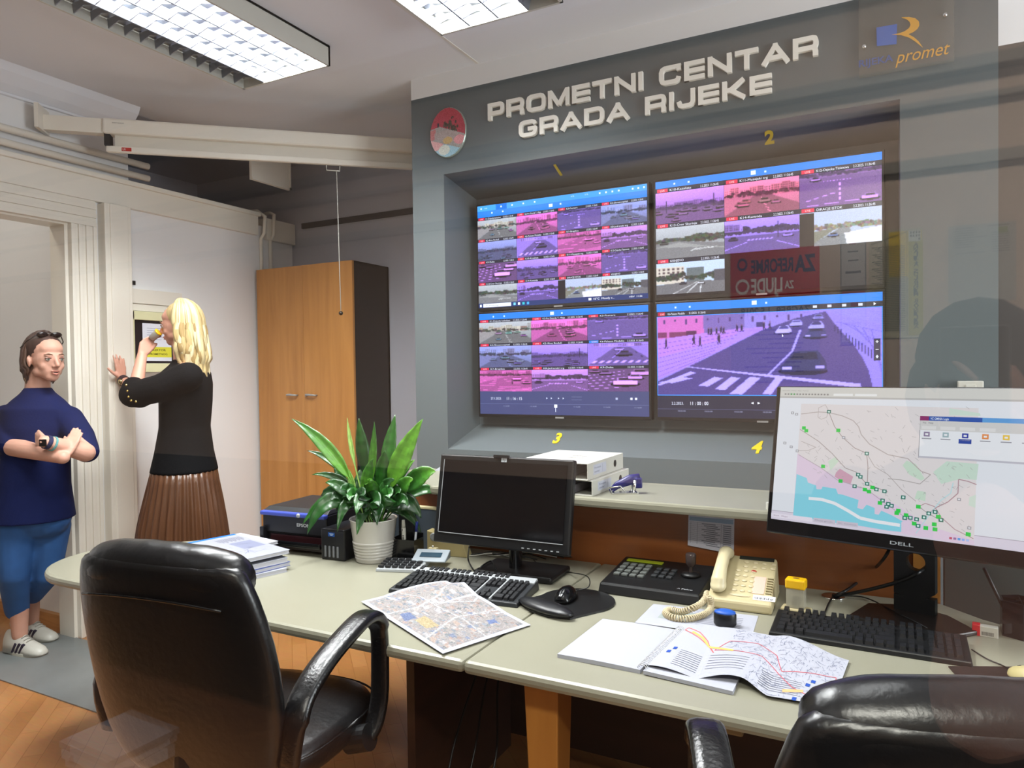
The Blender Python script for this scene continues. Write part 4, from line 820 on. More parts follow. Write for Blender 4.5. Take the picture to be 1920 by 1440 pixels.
for k in range(15): c.rect(.02+.0125*k, .047, .0075, .012, '#4a9a5a' if k in (2, 3) else '#8a8888')
c.rect(.222, .045, .075, .016, '#e8e8ea'); c.rect(.305, .045, .082, .016, '#e8e8ea'); c.text(.01, .03, .012, 'Datoteka  Prikaz  Alati  Pomoc', '#8a8888', fit=.11)
c.rect(.0, .955, .17, .03, '#e4dcea'); c.text(.01, .975, .014, 'Start   Mapa', '#806080', fit=.06); c.rect(.175, .952, .085, .03, '#c8c0d0'); c.text(.18, .972, .012, 'Mapa grada', '#706880', fit=.07); c.rect(.265, .952, .08, .03, '#c8c0d0'); c.text(.27, .972, .012, 'VC OMNIA', '#706880', fit=.07)
for k, cc in enumerate(('#c0506a', '#9a70a0', '#5aa0e0', '#8ab0f0', '#a8c0f0')): c.rect(.655+.013*k, .965, .009, .014, cc)
c.build('screen_map', cmat('monitor_picture', .3, .98, spec=.4), t)
c = Canvas(lambda x, y, n: S @ Vector((-.03+.06*x, -.0006-n, -Hh/2+.016-.013*y))); c.text(0, .9, 1, 'DELL', '#8a9096', fit=1, bold=.01); c.build('maker_badge', cmat('print_gloss'), t)
# stand with round cable hole
m = MB(); xs = -.02
def plate_hole(m, x0, x1, z0, z1, hx, hz, r, y0, y1, n=24):
    for ya, s in ((y0, 1), (y1, -1)):
        pass
    ring = [(hx+r*math.cos(2*math.pi*i/n), hz+r*math.sin(2*math.pi*i/n)) for i in range(n)]
    def edge(i):
        a = 2*math.pi*i/n; dx, dz = math.cos(a), math.sin(a); k = 1e9
        if dx > 1e-6: k = min(k, (x1-hx)/dx)
        if dx < -1e-6: k = min(k, (x0-hx)/dx)
        if dz > 1e-6: k = min(k, (z1-hz)/dz)
        if dz < -1e-6: k = min(k, (z0-hz)/dz)
        return (hx+dx*k, hz+dz*k)
    out = [edge(i) for i in range(n)]
    for i in range(n):
        j = (i+1) % n; A = [ring[i], ring[j], out[j], out[i]]
        m.add([(x, y0, z) for x, z in A]+[(x, y1, z) for x, z in A], [(0, 1, 2, 3), (7, 6, 5, 4), (0, 4, 5, 1), (2, 6, 7, 3), (1, 5, 6, 2), (3, 7, 4, 0)])
plate_hole(m, xs-.055, xs+.055, .06, .22, xs+.004, .165, .026, .17, .20)
m.bb((xs-.055, .17, .012), (xs+.055, .20, .06)); m.bb((xs-.055, .17, .22), (xs+.055, .20, .46)); m.box((xs*.5, .12, .45), (.14, .13, .12), bev=.01); m.build('neck', M_BLK, t)
m = MB(); m.prism([(-.16, .03), (-.15, .18), (-.05, .24), (.06, .21), (.15, .12), (.10, .03), (.0, -.0)], 0, .014); m.build('base', mat('brownish_black_metal', '#17110f', .3), t, bevel=.004)

# ------------------------------------------------------------------ keyboards
def keyboard(t, W, D, zk, body, keyc, silver=None, slope=.06):
    """local: x right 0..W, y away 0..D"""
    f = lambda y: .016+slope*y
    m = MB(); m.hexa([(0, 0, 0), (W, 0, 0), (W, D, 0), (0, D, 0)], [(.003, .003, .014), (W-.003, .003, .014), (W-.003, D-.003, .014+slope*D), (.003, D-.003, .014+slope*D)]); m.build('housing', body, t, bevel=.003)
    if silver:
        for xa, xb in ((15.05, 15.3), (18.38, 18.65)):
            k_ = (W-.04)/22.5; m = MB(); m.hexa([(.018+xa*k_, .004, .01), (.018+xb*k_, .004, .01), (.018+xb*k_, D*.8, .01), (.018+xa*k_, D*.8, .01)], [(.018+xa*k_, .004, f(.004)+.0045), (.018+xb*k_, .004, f(.004)+.0045), (.018+xb*k_, D*.8, f(D*.8)+.0045), (.018+xa*k_, D*.8, f(D*.8)+.0045)]); m.build('silver_divider', silver, t)
        m = MB(); m.hexa([(.004, D*.80, .0+f(D*.8)-.006), (W-.004, D*.80, f(D*.8)-.006), (W-.004, D-.002, f(D)-.006), (.004, D-.002, f(D)-.006)], [(.004, D*.80, f(D*.8)+.002), (W-.004, D*.80, f(D*.8)+.002), (W-.006, D-.004, f(D)+.004), (.006, D-.004, f(D)+.004)]); m.build('silver_strip', silver, t)
    kw = (W-.04)/22.5; ky = D*.76/5; x0 = .018; y0 = D*.06
    def key(m, x, y, w=1, h=1, zz=.007):
        a, b = x0+x*kw, y0+y*ky; g = .0016; p = .0036; z = f(b)
        m.hexa([(a+g, b+g, z-.004), (a+w*kw-g, b+g, z-.004), (a+w*kw-g, b+h*ky-g, z-.004+slope*h*ky), (a+g, b+h*ky-g, z-.004+slope*h*ky)], [(a+p, b+p*1.2, z+zz), (a+w*kw-p, b+p*1.2, z+zz), (a+w*kw-p, b+h*ky-p, z+zz+slope*h*ky+.001), (a+p, b+h*ky-p, z+zz+slope*h*ky+.001)])
    m = MB()
    for r, L in enumerate(([1.25, 1.25, 1.25, 6.25, 1.25, 1.25, 1.25, 1.25], [1.25]+[1]*11+[2.75], [1.75]+[1]*11+[2.25], [1.5]+[1]*12+[1.5], [1]*13+[2])):
        x = 0
        for w in L: key(m, x, r, w); x += w
    m.build('letter_keys', keyc, t)
    m = MB()
    key(m, 0, 5.35)
    for g in (2, 6.5, 11):
        for i in range(4): key(m, g+i, 5.35)
    m.build('function_keys', keyc, t)
    m = MB()
    for i in range(3):
        key(m, 15.35+i, 3); key(m, 15.35+i, 4); key(m, 15.35+i, 5.35)
    m.build('navigation_keys', keyc, t); m = MB()
    for i in range(3): key(m, 15.35+i, 0)
    key(m, 16.35, 1); m.build('arrow_keys', keyc, t)
    m = MB()
    for r in range(5):
        for i in range(4):
            if r == 0 and i == 0: key(m, 18.7, 0, 2)
            elif r == 0 and i == 1 or (i == 3 and r in (1, 3)): continue
            elif i == 3 and r in (0, 2): key(m, 21.7, r, 1, 2)
            else: key(m, 18.7+i, r)
    m.build('number_keys', keyc, t)
M_KEY = mat('black_keys', '#17181b', .4); M_KBD = mat('keyboard_black', '#121315', .4)
a, b = onz(727, 1106, DZ+.01), onz(970, 1135, DZ+.01)
t = thing('keyboard', 'black and silver keyboard in front of the switched-off monitor, partly under the aerial map', 'keyboard', (a.x, a.y, DZ), math.atan2(b.y-a.y, b.x-a.x))
keyboard(t, (b-a).length, .205, 0, mat('keyboard_dark_silver', '#2a2c2f', .35), M_KEY, M_SILV, .09)
a, b = onz(1440, 1190, DZ+.005), onz(1826, 1250, DZ+.005)
t = thing('keyboard', 'plain black keyboard in front of the lit map monitor', 'keyboard', (a.x, a.y, DZ), math.atan2(b.y-a.y, b.x-a.x))
keyboard(t, (b-a).length, .175, 0, M_KBD, M_KEY, None, .07)

# ------------------------------------------------------------------ printed maps and papers
def quadf(A, B, C, D, hf=None):
    """bilinear sheet A top-left, B top-right, C bottom-right, D bottom-left (world), hf(x,y) height"""
    A, B, C, D = map(Vector, (A, B, C, D))
    return lambda x, y, n: A*(1-x)*(1-y)+B*x*(1-y)+C*x*y+D*(1-x)*y+Vector((0, 0, n+(hf(x, y) if hf else 0)))
def sheet(f, name, m_, parent=None, th=.0005, nx=14, ny=10, W=True, below=.0002):
    m = MB(); vs = []
    for k in (0, 1):
        vs += [f(i/nx, j/ny, -below-th*k) for j in range(ny+1) for i in range(nx+1)]
    N = nx+1; T = N*(ny+1); fs = []
    for j in range(ny):
        for i in range(nx): q_ = j*N+i; fs += [(q_, q_+1, q_+N+1, q_+N), (q_+T, q_+N+T, q_+N+1+T, q_+1+T)]
    bd = [i for i in range(N)]+[j*N+nx for j in range(1, ny+1)]+[ny*N+i for i in range(nx-1, -1, -1)]+[j*N for j in range(ny-1, 0, -1)]
    for i in range(len(bd)): a_, b_ = bd[i], bd[(i+1) % len(bd)]; fs.append((a_, a_+T, b_+T, b_))
    m.add(vs, fs); return m.build(name, m_, parent, W=W and parent is not None, smooth=False)
# aerial map
P4 = [onz(835, 1089, DZ+.046), onz(995, 1172, DZ+.004), onz(830, 1226, DZ+.006), onz(677, 1128, DZ+.006)]
hump = lambda x, y: .018*math.exp(-((y-.22)/.12)**2)*(1-.6*x)*0+.022*max(0, 1-abs(x-.25)/.16)*(1-y)*.9+.006*math.sin(3.1*x)*math.sin(3.1*y)
f = quadf(P4[0], P4[1], P4[2], P4[3], lambda x, y: .001+hump(x, y)+.03*max(0, (1-x)*(1-y)-.25)*(1-(1-x)*(1-y))*4*.5); ctr = (P4[0]+P4[2])/2
t = thing('aerial_map', 'printed aerial map sheet with white border, lying across the desk edge and keyboard', 'map', (ctr.x, ctr.y, DZ))
sheet(f, 'sheet', M_PAPER, t, nx=24, ny=16)
I = Img(110, 80, (.66, .62, .62)); R = np.random.default_rng(12)
for k in range(800): I.ell(R.random(), R.random(), .005+.02*R.random(), .005+.02*R.random(), tuple(np.array(((.62, .60, .62), (.74, .70, .68), (.50, .52, .54), (.72, .58, .54), (.5, .54, .62))[R.integers(5)])+R.normal(0, .05)))
for k in range(60): x, y = R.random(2); I.rect(x, y, .03+.04*R.random(), .02+.03*R.random(), tuple(np.array(((.78, .66, .6), (.8, .78, .8), (.45, .5, .66))[R.integers(3)])))
for L in ([(.1, 0), (.3, .35), (.35, .7), (.3, 1)], [(.0, .6), (.35, .5), (.7, .45), (1, .5)], [(.7, 0), (.65, .5), (.8, 1)], [(.35, .5), (.5, .1), (.45, 0)]):
    for a_, b_ in zip(L[:-1], L[1:]): I.line(a_, b_, .018, (.82, .82, .84))
I.poly([(.5, .72), (.7, .74), (.68, .88), (.52, .86)], (.78, .68, .45)); I.poly([(.38, .8), (.5, .82), (.48, .95), (.36, .9)], (.3, .38, .62)); I.poly([(.82, .18), (.88, .2), (.87, .3), (.81, .27)], (.3, .4, .68)); I.noise(R, .06)
c = Canvas(f); c.n = .0001; c.raster(.035, .045, .93, .91, np.clip(.18+.5*I.a, 0, 1)); c.build('aerial_print', cmat('print_matt'), t, W=True)
# paper stack at the left end: five booklets
A, B, Cc = onz(326, 1015, DZ+.07), onz(462, 987, DZ+.07), onz(521, 1040, DZ+.065)
ux = (Vector((Cc.x-B.x, Cc.y-B.y, 0))).normalized(); ang = math.atan2(ux.y, ux.x)
for k, (hh, bw, bd, bx_, by_, ba, lb) in enumerate(((.015, .41, .30, -2.245, 1.905, -.30, 'lowest booklet of the paper stack on the desk left of the printer'), (.015, .42, .30, -2.255, 1.915, -.22, 'dark-blue covered booklet, second from the bottom of the paper stack'), (.018, .42, .30, -2.262, 1.918, -.27, 'middle booklet of the paper stack left of the printer'), (.012, .27, .325, -2.375, 2.01, -.155, 'white folder sticking out to the left from under the striped top booklet'), (.014, .43, .30, -2.266, 1.923, -.24, 'top booklet of the paper stack, with blue stripe and printed drawing'))):
    z = DZ+.0002+sum((.015, .015, .018, .012, .014)[:k])+k*.0004
    t = thing('booklet', lb, 'booklet', (bx_, by_, z), ba, 'booklets stacked left of the printer')
    m = MB(); m.box((0, 0, hh/2-.001), (bw-.005, bd-.005, hh-.002)); m.build('pages', mat('page_block', '#b4b4ba', .8, var=.12, scale=3, stretch=(1, 1, 300)), t)
    m = MB(); m.box((0, 0, hh-.001), (bw, bd, .001)); m.box((0, 0, .0005), (bw, bd, .001)); m.build('cover', M_PAPER if k != 1 else mat('blue_cover', '#3a4a8a', .5), t)
    if k == 4:
        c = Canvas(planef((-.215, .15, hh-.0002), (.43, 0, 0), (0, -.30, 0), (0, 0, 1)))
        c.rect(0, 0, 1, 1, '#8b8d99'); c.up(); c.rect(.0, .0, .05, 1, '#1560b4'); 
        for j in range(16): c.rect(.14, .05+.022*j, .2*(.6+.4*((j*7) % 5)/5), .009, '#4c4e5a')
        for j in range(26):
            x, y = .45+.45*R.random(), .1+.7*R.random(); c.line([(x, y), (x+.1*R.normal(), y+.06*R.normal())], .005, '#565b78')
        c.rect(.36, .05, .3, .3, '#70748a'); c.build('print', cmat('print_matt'), t)
# sheet under the phone
f = quadf(onz(1225, 1133, DZ+.001), onz(1422, 1155, DZ+.001), onz(1408, 1200, DZ+.001), onz(1190, 1168, DZ+.001), lambda x, y: .0012+.001*math.sin(5*x))
t = thing('document_sheet', 'white printed sheet lying under the coiled phone cord', 'paper', onz(1310, 1165, DZ)); sheet(f, 'sheet', M_PAPER, t, nx=8, ny=6)
c = Canvas(f); c.n = .0002; c.rect(.15, .25, .3, .4, '#8f9896', 6, 3); c.up()
for j in range(9): c.rect(.5, .2+.07*j, .38, .02, '#7c7e8c', 6, 1)
c.build('print', cmat('print_matt'), t, W=True)
# spiral notebook with the unfolded plan
t = thing('spiral_notebook', 'open white spiral notebook lying near the desk edge, left page blank', 'notebook', onz(1200, 1220, DZ))
pL = [onz(1130, 1160, DZ+.012), onz(1276, 1182, DZ+.012), onz(1200, 1256, DZ+.010), onz(1045, 1226, DZ+.010)]
f = quadf(*pL, lambda x, y: .002*math.sin(3*x)); sheet(f, 'left_page', M_PAPER, t, th=.0110, nx=10, ny=4)
pR = [onz(1283, 1180, DZ+.014), onz(1420, 1198, DZ+.010), onz(1374, 1296, DZ+.010), onz(1206, 1257, DZ+.012)]
f2 = quadf(*pR, lambda x, y: 0); sheet(f2, 'right_pages', M_PAPER, t, th=.0092, nx=10, ny=4)
m = MB(); a, b = onz(1279, 1181, DZ+.01), onz(1203, 1257, DZ+.008)
du = (b-a).normalized(); w_ = du.cross(Vector((0, 0, 1))).normalized()
for k in range(34):
    p = a.lerp(b, (k+.5)/34); m.tube([p+w_*.012*math.cos(q_)+Vector((0, 0, 1))*(.004+.010*math.sin(q_))+du*.004*q_/3 for q_ in np.linspace(-.4, 3.5, 8)], .0011, 5)
m.build('spiral_binding', mat('wire_white', '#c9c9cc', .3, .5), t, W=True, smooth=True)
# fold-out plan: lies on the right page and continues to the right with folds
K = [onz(1290, 1181, DZ+.0), onz(1345, 1192, DZ), onz(1440, 1200, DZ), onz(1485, 1215, DZ), onz(1592, 1243, DZ)]
K2 = [onz(1206, 1258, DZ), onz(1304, 1279, DZ), onz(1392, 1290, DZ), onz(1440, 1312, DZ), onz(1560, 1330, DZ)]
xs_ = [0, .26, .52, .68, 1]; hz = [.014, .022, .012, .028, .004]; hz2 = [.013, .006, .022, .006, .004]
def plan(x, y, n):
    for i in range(4):
        if x <= xs_[i+1]+1e-9: k = (x-xs_[i])/(xs_[i+1]-xs_[i]); break
    s = k; e = (1-math.cos(math.pi*k))/2
    P = K[i].lerp(K[i+1], s)*(1-y)+K2[i].lerp(K2[i+1], s)*y
    zt = (hz[i]*(1-e)+hz[i+1]*e)*(1-y)+(hz2[i]*(1-e)+hz2[i+1]*e)*y
    if i < 2: zt += .008*math.sin(math.pi*k)*(.4+y*.5)
    return Vector((P.x, P.y, DZ+zt+n+.003))
t = thing('folded_plan', 'unfolded street plan with red outline and orange road lying over the notebook', 'map', onz(1420, 1260, DZ)); sheet(plan, 'sheet', M_PAPER, t, nx=40, ny=8)
c = Canvas(plan); c.n = .0003
def pl(L, w_, k, seg=4): c.line(L, w_, k, seg=seg, asp=2.2)
R = np.random.default_rng(5)
for k in range(560):
    x, y = R.random()*.62+.36, R.random()
    if x < .52 and y > .5: continue
    a_ = R.normal(.3, .8)+(1.5 if R.random() < .4 else 0); l = .008+.03*R.random(); pl([(x, y), (min(.99, x+l*math.cos(a_)), min(.98, max(.02, y+l*2.2*math.sin(a_))))], .0035, '#6c7084' if R.random() < .7 else '#4a5072', 1)
for j in range(9): pl([(.12, .62+.035*j), (.25, .64+.035*j)], .008, '#5a5c6a', 3)
for j in range(6): pl([(.29, .6+.05*j), (.5, .6+.05*j)], .008, '#5a5c6a', 5)
for j in range(8): pl([(.6, .72+.03*j), (.82, .72+.03*j)], .007, '#666874', 3)
c.up(); c.poly([(.5, .2), (.66, .22), (.76, .5), (.93, .42), (.97, .55), (.85, .82), (.72, .66), (.62, .5), (.48, .42)], '#ead3d8') if False else None
pl([(.04, .1), (.16, .2), (.24, .33), (.3, .55), (.26, .42), (.18, .32), (.03, .16), (.04, .1)], .012, '#c25a5a'); pl([(.3, .5), (.36, .3), (.5, .26), (.64, .4), (.7, .62), (.86, .5), (.97, .45), (.98, .62), (.88, .9), (.78, .82), (.66, .62), (.56, .5), (.4, .5), (.3, .5)], .010, '#b5545e')
c.up(); pl([(.1, .2), (.2, .3), (.27, .44), (.4, .5)], .035, '#e0a860', 5); pl([(.74, .9), (.84, .84)], .045, '#dfa070', 2); c.up()
for x, y in ((.05, .66), (.07, .58), (.86, .62), (.84, .7), (.8, .96)): c.rect(x, y, .022, .05, '#23479a'); 
c.build('plan_print', cmat('print_matt'), t, W=True)
# phone list on the counter front
a, b, cc_, d = [onY(x, y, 2.598) for x, y in ((1291, 962), (1377, 968), (1376, 1039), (1290, 1022))]
t = thing('phone_list', 'small printed list hanging on the cherry counter front behind the beige phone', 'paper', (a.x, 2.598, a.z))
def pf(x, y, n): p = (a*(1-x)+b*x)*(1-y)+(d*(1-x)+cc_*x)*y; return Vector((p.x, 2.600-.004*y-n, p.z))
m = MB(); vs = [pf(x, y, .001-k*.0015) for k in (0, 1) for x, y in ((0, 0), (1, 0), (1, 1), (0, 1))]; m.hexa(vs[:4], vs[4:]); m.build('sheet', mat('greyish_paper', '#c9c9d6', .8), t, W=True)
c = Canvas(pf); c.n = .0012; c.rect(.02, .1, .96, .12, '#8fa3bd'); c.up()
for j in range(12): c.rect(.02, .26+.055*j, .96, .006, '#8a8c98'); c.rect(.3+.05*(j % 3), .275+.055*j, .3, .02, '#6a6c78'); c.rect(.76, .275+.055*j, .18, .022, '#70727e')
for x in (.05, .2, .72): c.rect(x, .25, .008, .66, '#8a8c98')
c.build('print', cmat('print_matt'), t, W=True)

# ================================================================== THINGS ON THE DESK
def P2(px, py, z=DZ): return onz(px, py, z)
# printer
a, b = P2(487, 1031), P2(655, 1050); ya = math.atan2(b.y-a.y, b.x-a.x)
t = thing('inkjet_printer', 'black inkjet printer with side ink tanks, standing left of the potted plant', 'printer', (a.x, a.y, DZ), ya)
Wp = (b-a).length; M_PR = mat('printer_black', '#141519', .35)
m = MB(); m.bb((0, .02, .075), (Wp*.735, .34, .165), .006); m.bb((.02, .03, .01), (Wp*.72, .34, .075)); m.bb((0, .0, .012), (.02, .34, .1), .004); m.build('housing', M_PR, t)
m = MB(); m.hexa([(0, .02, .165), (Wp*.735, .02, .165), (Wp*.735, .34, .165), (0, .34, .165)], [(.012, .05, .182), (Wp*.72, .05, .182), (Wp*.72, .33, .182), (.012, .33, .182)]); m.build('scanner_lid', M_DGREY, t, bevel=.003)
m = MB(); m.bb((0, .003, .15), (Wp*.735, .03, .168), .005); pnl = m.build('control_panel', mat('blue_panel', '#3b4aa0', .35), t)
m = MB(); m.cyl((Wp*.45, .004, .16), (Wp*.45, -.001, .16), .009); m.build('power_button', M_SILV, pnl, smooth=True)
m = MB(); m.bb((.05, -.02, .032), (Wp*.72, .12, .045), .003); m.bb((.05, -.022, .04), (Wp*.72, -.014, .055), .002); m.build('paper_tray', M_BLKG, t)
m = MB(); m.bb((.045, .018, .012), (Wp*.7, .022, .07)); m.build('tray_opening', mat('dark_red_face', '#2a0d12', .3), t)  # plain dark red face behind the tray, no emission
m = MB(); m.bb((Wp*.75, -.03, 0), (Wp*1.0, .30, .125), .006); tk = m.build('ink_tank_unit', M_PR, t)
for k in range(4): m = MB(); m.box((Wp*.80+.02*k, -.031, .035), (.009, .004, .045), bev=.003); m.build('ink_window', mat('grey_window', '#6c6f74', .3), tk)
c = Canvas(planef((Wp*.83, -.0305, .112), (.032, 0, 0), (0, 0, -.016), (0, -1, 0))); c.rect(0, 0, 1, 1, '#1c4f9c'); c.up(); c.rect(.2, .3, .6, .15, '#d0e0f4'); c.rect(.3, .6, .4, .12, '#d0e0f4'); c.build('ink_sticker', cmat('print_gloss'), tk)
c = Canvas(planef((Wp*.40, .0188, .125), (.07, 0, 0), (0, 0, -.016), (0, -1, 0)), .0012); c.up(); c.text(0, .9, 1.2, 'EPSON', '#c8ccd0', fit=1, bold=.03); c.build('maker_mark', cmat('print_gloss'), t)
# potted peace lily
pc = Vector((-1.812, 2.262, DZ)); t = thing('potted_plant', 'green peace lily in a white ribbed pot, between printer and black monitor', 'plant', pc)
prof = [(.068, 0), (.072, .004)]
for k in range(6): z = .012+.012*k; r = .073+.0018*k; prof += [(r, z), (r+.0025, z+.004), (r+.0025, z+.008), (r, z+.0115)]
prof += [(.083, .09), (.0935, .165), (.096, .168), (.0945, .170), (.089, .168), (.086, .15)]
m = MB(); m.lathe(prof, 48); m.build('pot', mat('white_ceramic', '#bab7b0', .18, coat=.4), t, auto=35)
m = MB(); m.lathe([(.0, .148), (.086, .15), (.087, .152), (.0, .153)], 24); m.build('soil', mat('potting_soil', '#2a1d14', .9, bump=.8, bscale=200), t)
def leafmat():
    m = bpy.data.materials.new('leaf_green'); m.use_nodes = True; nt = m.node_tree; b = nt.nodes['Principled BSDF']; L = nt.links.new
    a = nt.nodes.new('ShaderNodeAttribute'); a.attribute_name = 'Col'; L(a.outputs['Color'], b.inputs['Base Color']); b.inputs['Roughness'].default_value = .32
    b.inputs['Specular IOR Level'].default_value = .5; b.inputs['Subsurface Weight'].default_value = 0; b.inputs['Sheen Weight'].default_value = 0; return m
M_LEAF = leafmat()
def leaf(t, base, tip, bend, wmax, pet, col, col2, name='leaf', seed=0):
    """base -> tip bezier with control raised by bend; petiole fraction pet; wide blade with veins"""
    base, tip, bend = Vector(base), Vector(tip), Vector(bend); n = 26; vs = []; fs = []; cs = []
    ctl = (base+tip)/2+bend
    bz = lambda u: base*(1-u)**2+ctl*2*u*(1-u)+tip*u*u
    side0 = None
    for i in range(n+1):
        u = i/n; p = bz(u); d = (bz(min(1, u+.02))-bz(max(0, u-.02))).normalized()
        sd = d.cross(Vector((0, 0, .5))-FH*.85)
        if sd.length < .2: sd = d.cross(RX)
        sd.normalize()
        if side0 is not None and sd.dot(side0) < 0: sd = -sd
        if side0 is not None: sd = (sd*.5+side0*.5).normalized()
        side0 = sd; nn = sd.cross(d).normalized()
        if nn.z < 0: nn = -nn
        k = (u-pet*.85)/(1-pet*.85)
        w = .0028 if k <= 0 else max(.0028*(1-k), wmax*(math.sin(math.pi*min(1, k)**.72)**.85)*(1-.25*k) if k < 1 else .0004)
        for q in range(7):
            s = (q-3)/3; ww = w*s; rip = .0022*math.sin(k*34+seed)*abs(s)*(1 if k > 0 else 0)
            vs.append(p+sd*ww+nn*(abs(s)**1.3*w*.42+rip)-nn*(s*s*w*.25*max(0, k))); 
    for i in range(n):
        k = ((i+.5)/n-pet)/(1-pet)
        for q in range(6):
            a_ = i*7+q; fs.append((a_, a_+7, a_+8, a_+1))
            m_ = 1+.07*math.sin(i*1.9+seed-abs(q-2.5)*1.3); mid = 1.10 if q in (2, 3) else 1
            cc = tuple((col[j]*(1-max(0, k))+col2[j]*max(0, k))*m_*mid for j in range(3)); cs.append([lin(tuple(min(1, x) for x in cc))]*4)
    c = Canvas(None); c.v = vs; c.fc = fs; c.c = cs; o = c.build(name, M_LEAF, t, W=True)
    o.data.polygons.foreach_set('use_smooth', [True]*len(o.data.polygons))
    q = o.modifiers.new('s', 'SOLIDIFY'); q.thickness = .0009
    return o
gD = (.09, .22, .09); gM = (.14, .33, .11); gL = (.30, .49, .14); gY = (.46, .58, .27)
def LT(px, py, dd=0): return dep(px, py, 2.84+dd)   # pot axis lies at this distance
topc = pc+Vector((0, 0, .155))
SPEC = [ # tip px, depth offset, bend (x right, up), width, petiole, colours
 ((546, 785), .03, (.03, .10), .024, .40, gL, gM), ((575, 845), .1, (.0, .12), .014, .5, gM, gD), ((793, 785), -.03, (-.02, .04), .034, .38, gL, gL), ((741, 777), .08, (.0, .03), .024, .5, gM, gM), ((673, 784), .02, (-.03, .05), .024, .45, gD, gM), ((702, 790), .0, (.02, .02), .014, .45, gL, gM), ((651, 783), .06, (-.03, .04), .008, .6, gY, gY),
 ((576, 1003), -.06, (-.05, .22), .030, .35, gM, gD), ((567, 985), .0, (-.03, .20), .022, .4, gM, gM), ((632, 998), -.09, (-.02, .19), .020, .4, gM, gD), ((669, 1003), -.11, (.02, .12), .022, .3, gD, gM), ((790, 972), -.04, (.05, .15), .036, .3, gD, gD), ((790, 1000), -.0, (.03, .16), .022, .35, gM, gD),
 ((817, 885), -.04, (.06, .12), .034, .42, gM, gL), ((822, 930), .04, (.05, .14), .020, .4, gM, gM), ((792, 925), .06, (.03, .10), .026, .4, gL, gM), ((778, 862), .04, (.02, .08), .018, .5, gM, gL), ((760, 838), .0, (.02, .05), .026, .45, gD, gM), ((722, 845), -.04, (-.01, .05), .03, .4, gM, gM), ((700, 860), -.06, (-.03, .06), .02, .4, gL, gM),
 ((730, 935), -.12, (.03, .12), .034, .3, gM, gM), ((668, 965), -.13, (-.03, .15), .03, .35, gD, gM), ((707, 985), -.13, (.0, .12), .022, .3, gD, gD), ((610, 905), -.02, (-.04, .10), .022, .4, gD, gM), ((602, 930), .05, (-.04, .12), .026, .4, gD, gD), ((640, 920), -.09, (-.04, .10), .028, .35, gM, gD), ((655, 880), .02, (-.04, .06), .012, .5, gY, gL), ((626, 868), .06, (-.03, .06), .016, .5, gM, gD), ((585, 890), .02, (-.0, .12), .014, .5, gD, gM),
 ((755, 885), -.02, (.03, .08), .026, .4, gL, gM), ((740, 900), -.1, (.02, .09), .022, .35, gM, gD), ((765, 950), -.08, (.03, .12), .022, .35, gD, gM), ((690, 900), -.12, (-.02, .08), .024, .35, gM, gL), ((713, 880), .08, (.01, .05), .03, .4, gD, gD), ((660, 905), .1, (-.02, .06), .03, .4, gD, gD), ((745, 960), .07, (.03, .1), .028, .35, gD, gD), ((630, 960), .03, (-.04, .14), .022, .35, gD, gD), ((683, 930), -.14, (-.02, .1), .03, .3, gD, gD), ((712, 950), -.14, (.01, .12), .03, .3, gM, gD), ((750, 925), -.06, (.03, .1), .03, .35, gD, gM), ((655, 940), -.1, (-.03, .12), .028, .35, gM, gM), ((735, 870), .05, (.02, .05), .03, .4, gM, gD), ((685, 870), .05, (-.02, .05), .028, .4, gD, gM), ((775, 900), -.08, (.03, .1), .026, .4, gM, gL), ((620, 940), -.05, (-.04, .12), .024, .35, gD, gD)]
for k, (tp, dd, (bx, bz_), w_, pt_, c1, c2) in enumerate(SPEC):
    a_ = random.Random(k).random()*6.28; bs = topc+Vector((math.cos(a_)*.04, math.sin(a_)*.03, -.01)); leaf(t, bs, LT(*tp, dd), RX*bx+Vector((0, 0, bz_)), w_*1.3, pt_, c1, c2, seed=k)
# pen holder with marker and pen
hp = P2(752, 1052); t = thing('pen_holder', 'black rectangular pen holder standing right of the white plant pot', 'pen holder', (hp.x, hp.y+.04, DZ), .12)
m = MB(); m.bb((-.055, -.04, 0), (.055, .04, .004)); m.bb((-.055, -.04, .004), (.055, -.037, .085)); m.bb((-.055, .037, .004), (.055, .04, .10)); m.bb((-.055, -.037, .004), (-.052, .037, .085)); m.bb((.052, -.037, .004), (.055, .037, .085)); m.bb((-.001, -.037, .004), (.001, .037, .08)); m.build('box', M_BLKG, t)
mk = thing('marker_pen', 'white board marker with black print, standing in the black pen holder', 'marker', (hp.x-.005, hp.y+.03, DZ+.012), .12)
m = MB(); m.tube([(0, 0, 0), (-.002, 0, .115)], .0085, 16); m.build('barrel', M_WHITE, mk, smooth=True); m = MB(); m.tube([(-.002, 0, .115), (-.0025, 0, .145)], [.0085, .006], 16); m.build('cap', M_WHITE, mk, smooth=True)
c = Canvas(lambda x, y, n: Vector((-.001+(.0088+n)*math.sin(-.9+1.8*x), -(.0088+n)*math.cos(-.9+1.8*x), .112-.08*y))); c.rect(.2, 0, .25, .12, '#1a1a1e', 3); c.rect(.2, 0, .08, .28, '#1a1a1e'); 
for j in range(8): c.rect(.35, .33+.075*j, .45, .045, '#24242a', 3)
c.build('label_print', cmat('print_gloss'), mk)
pn = thing('ballpoint_pen', 'clear ballpoint pen with blue cap leaning in the black pen holder', 'pen', (hp.x+.03, hp.y+.045, DZ+.012), .12)
m = MB(); m.cyl((0, 0, 0), (.012, 0, .10), .0045, 10); m.build('barrel', mat('clear_plastic', '#b8bcc4', .2), pn, smooth=True); m = MB(); m.cyl((.012, 0, .10), (.0165, 0, .14), .0055, 10); m.build('cap', mat('blue_plastic', '#23307c', .3), pn, smooth=True)
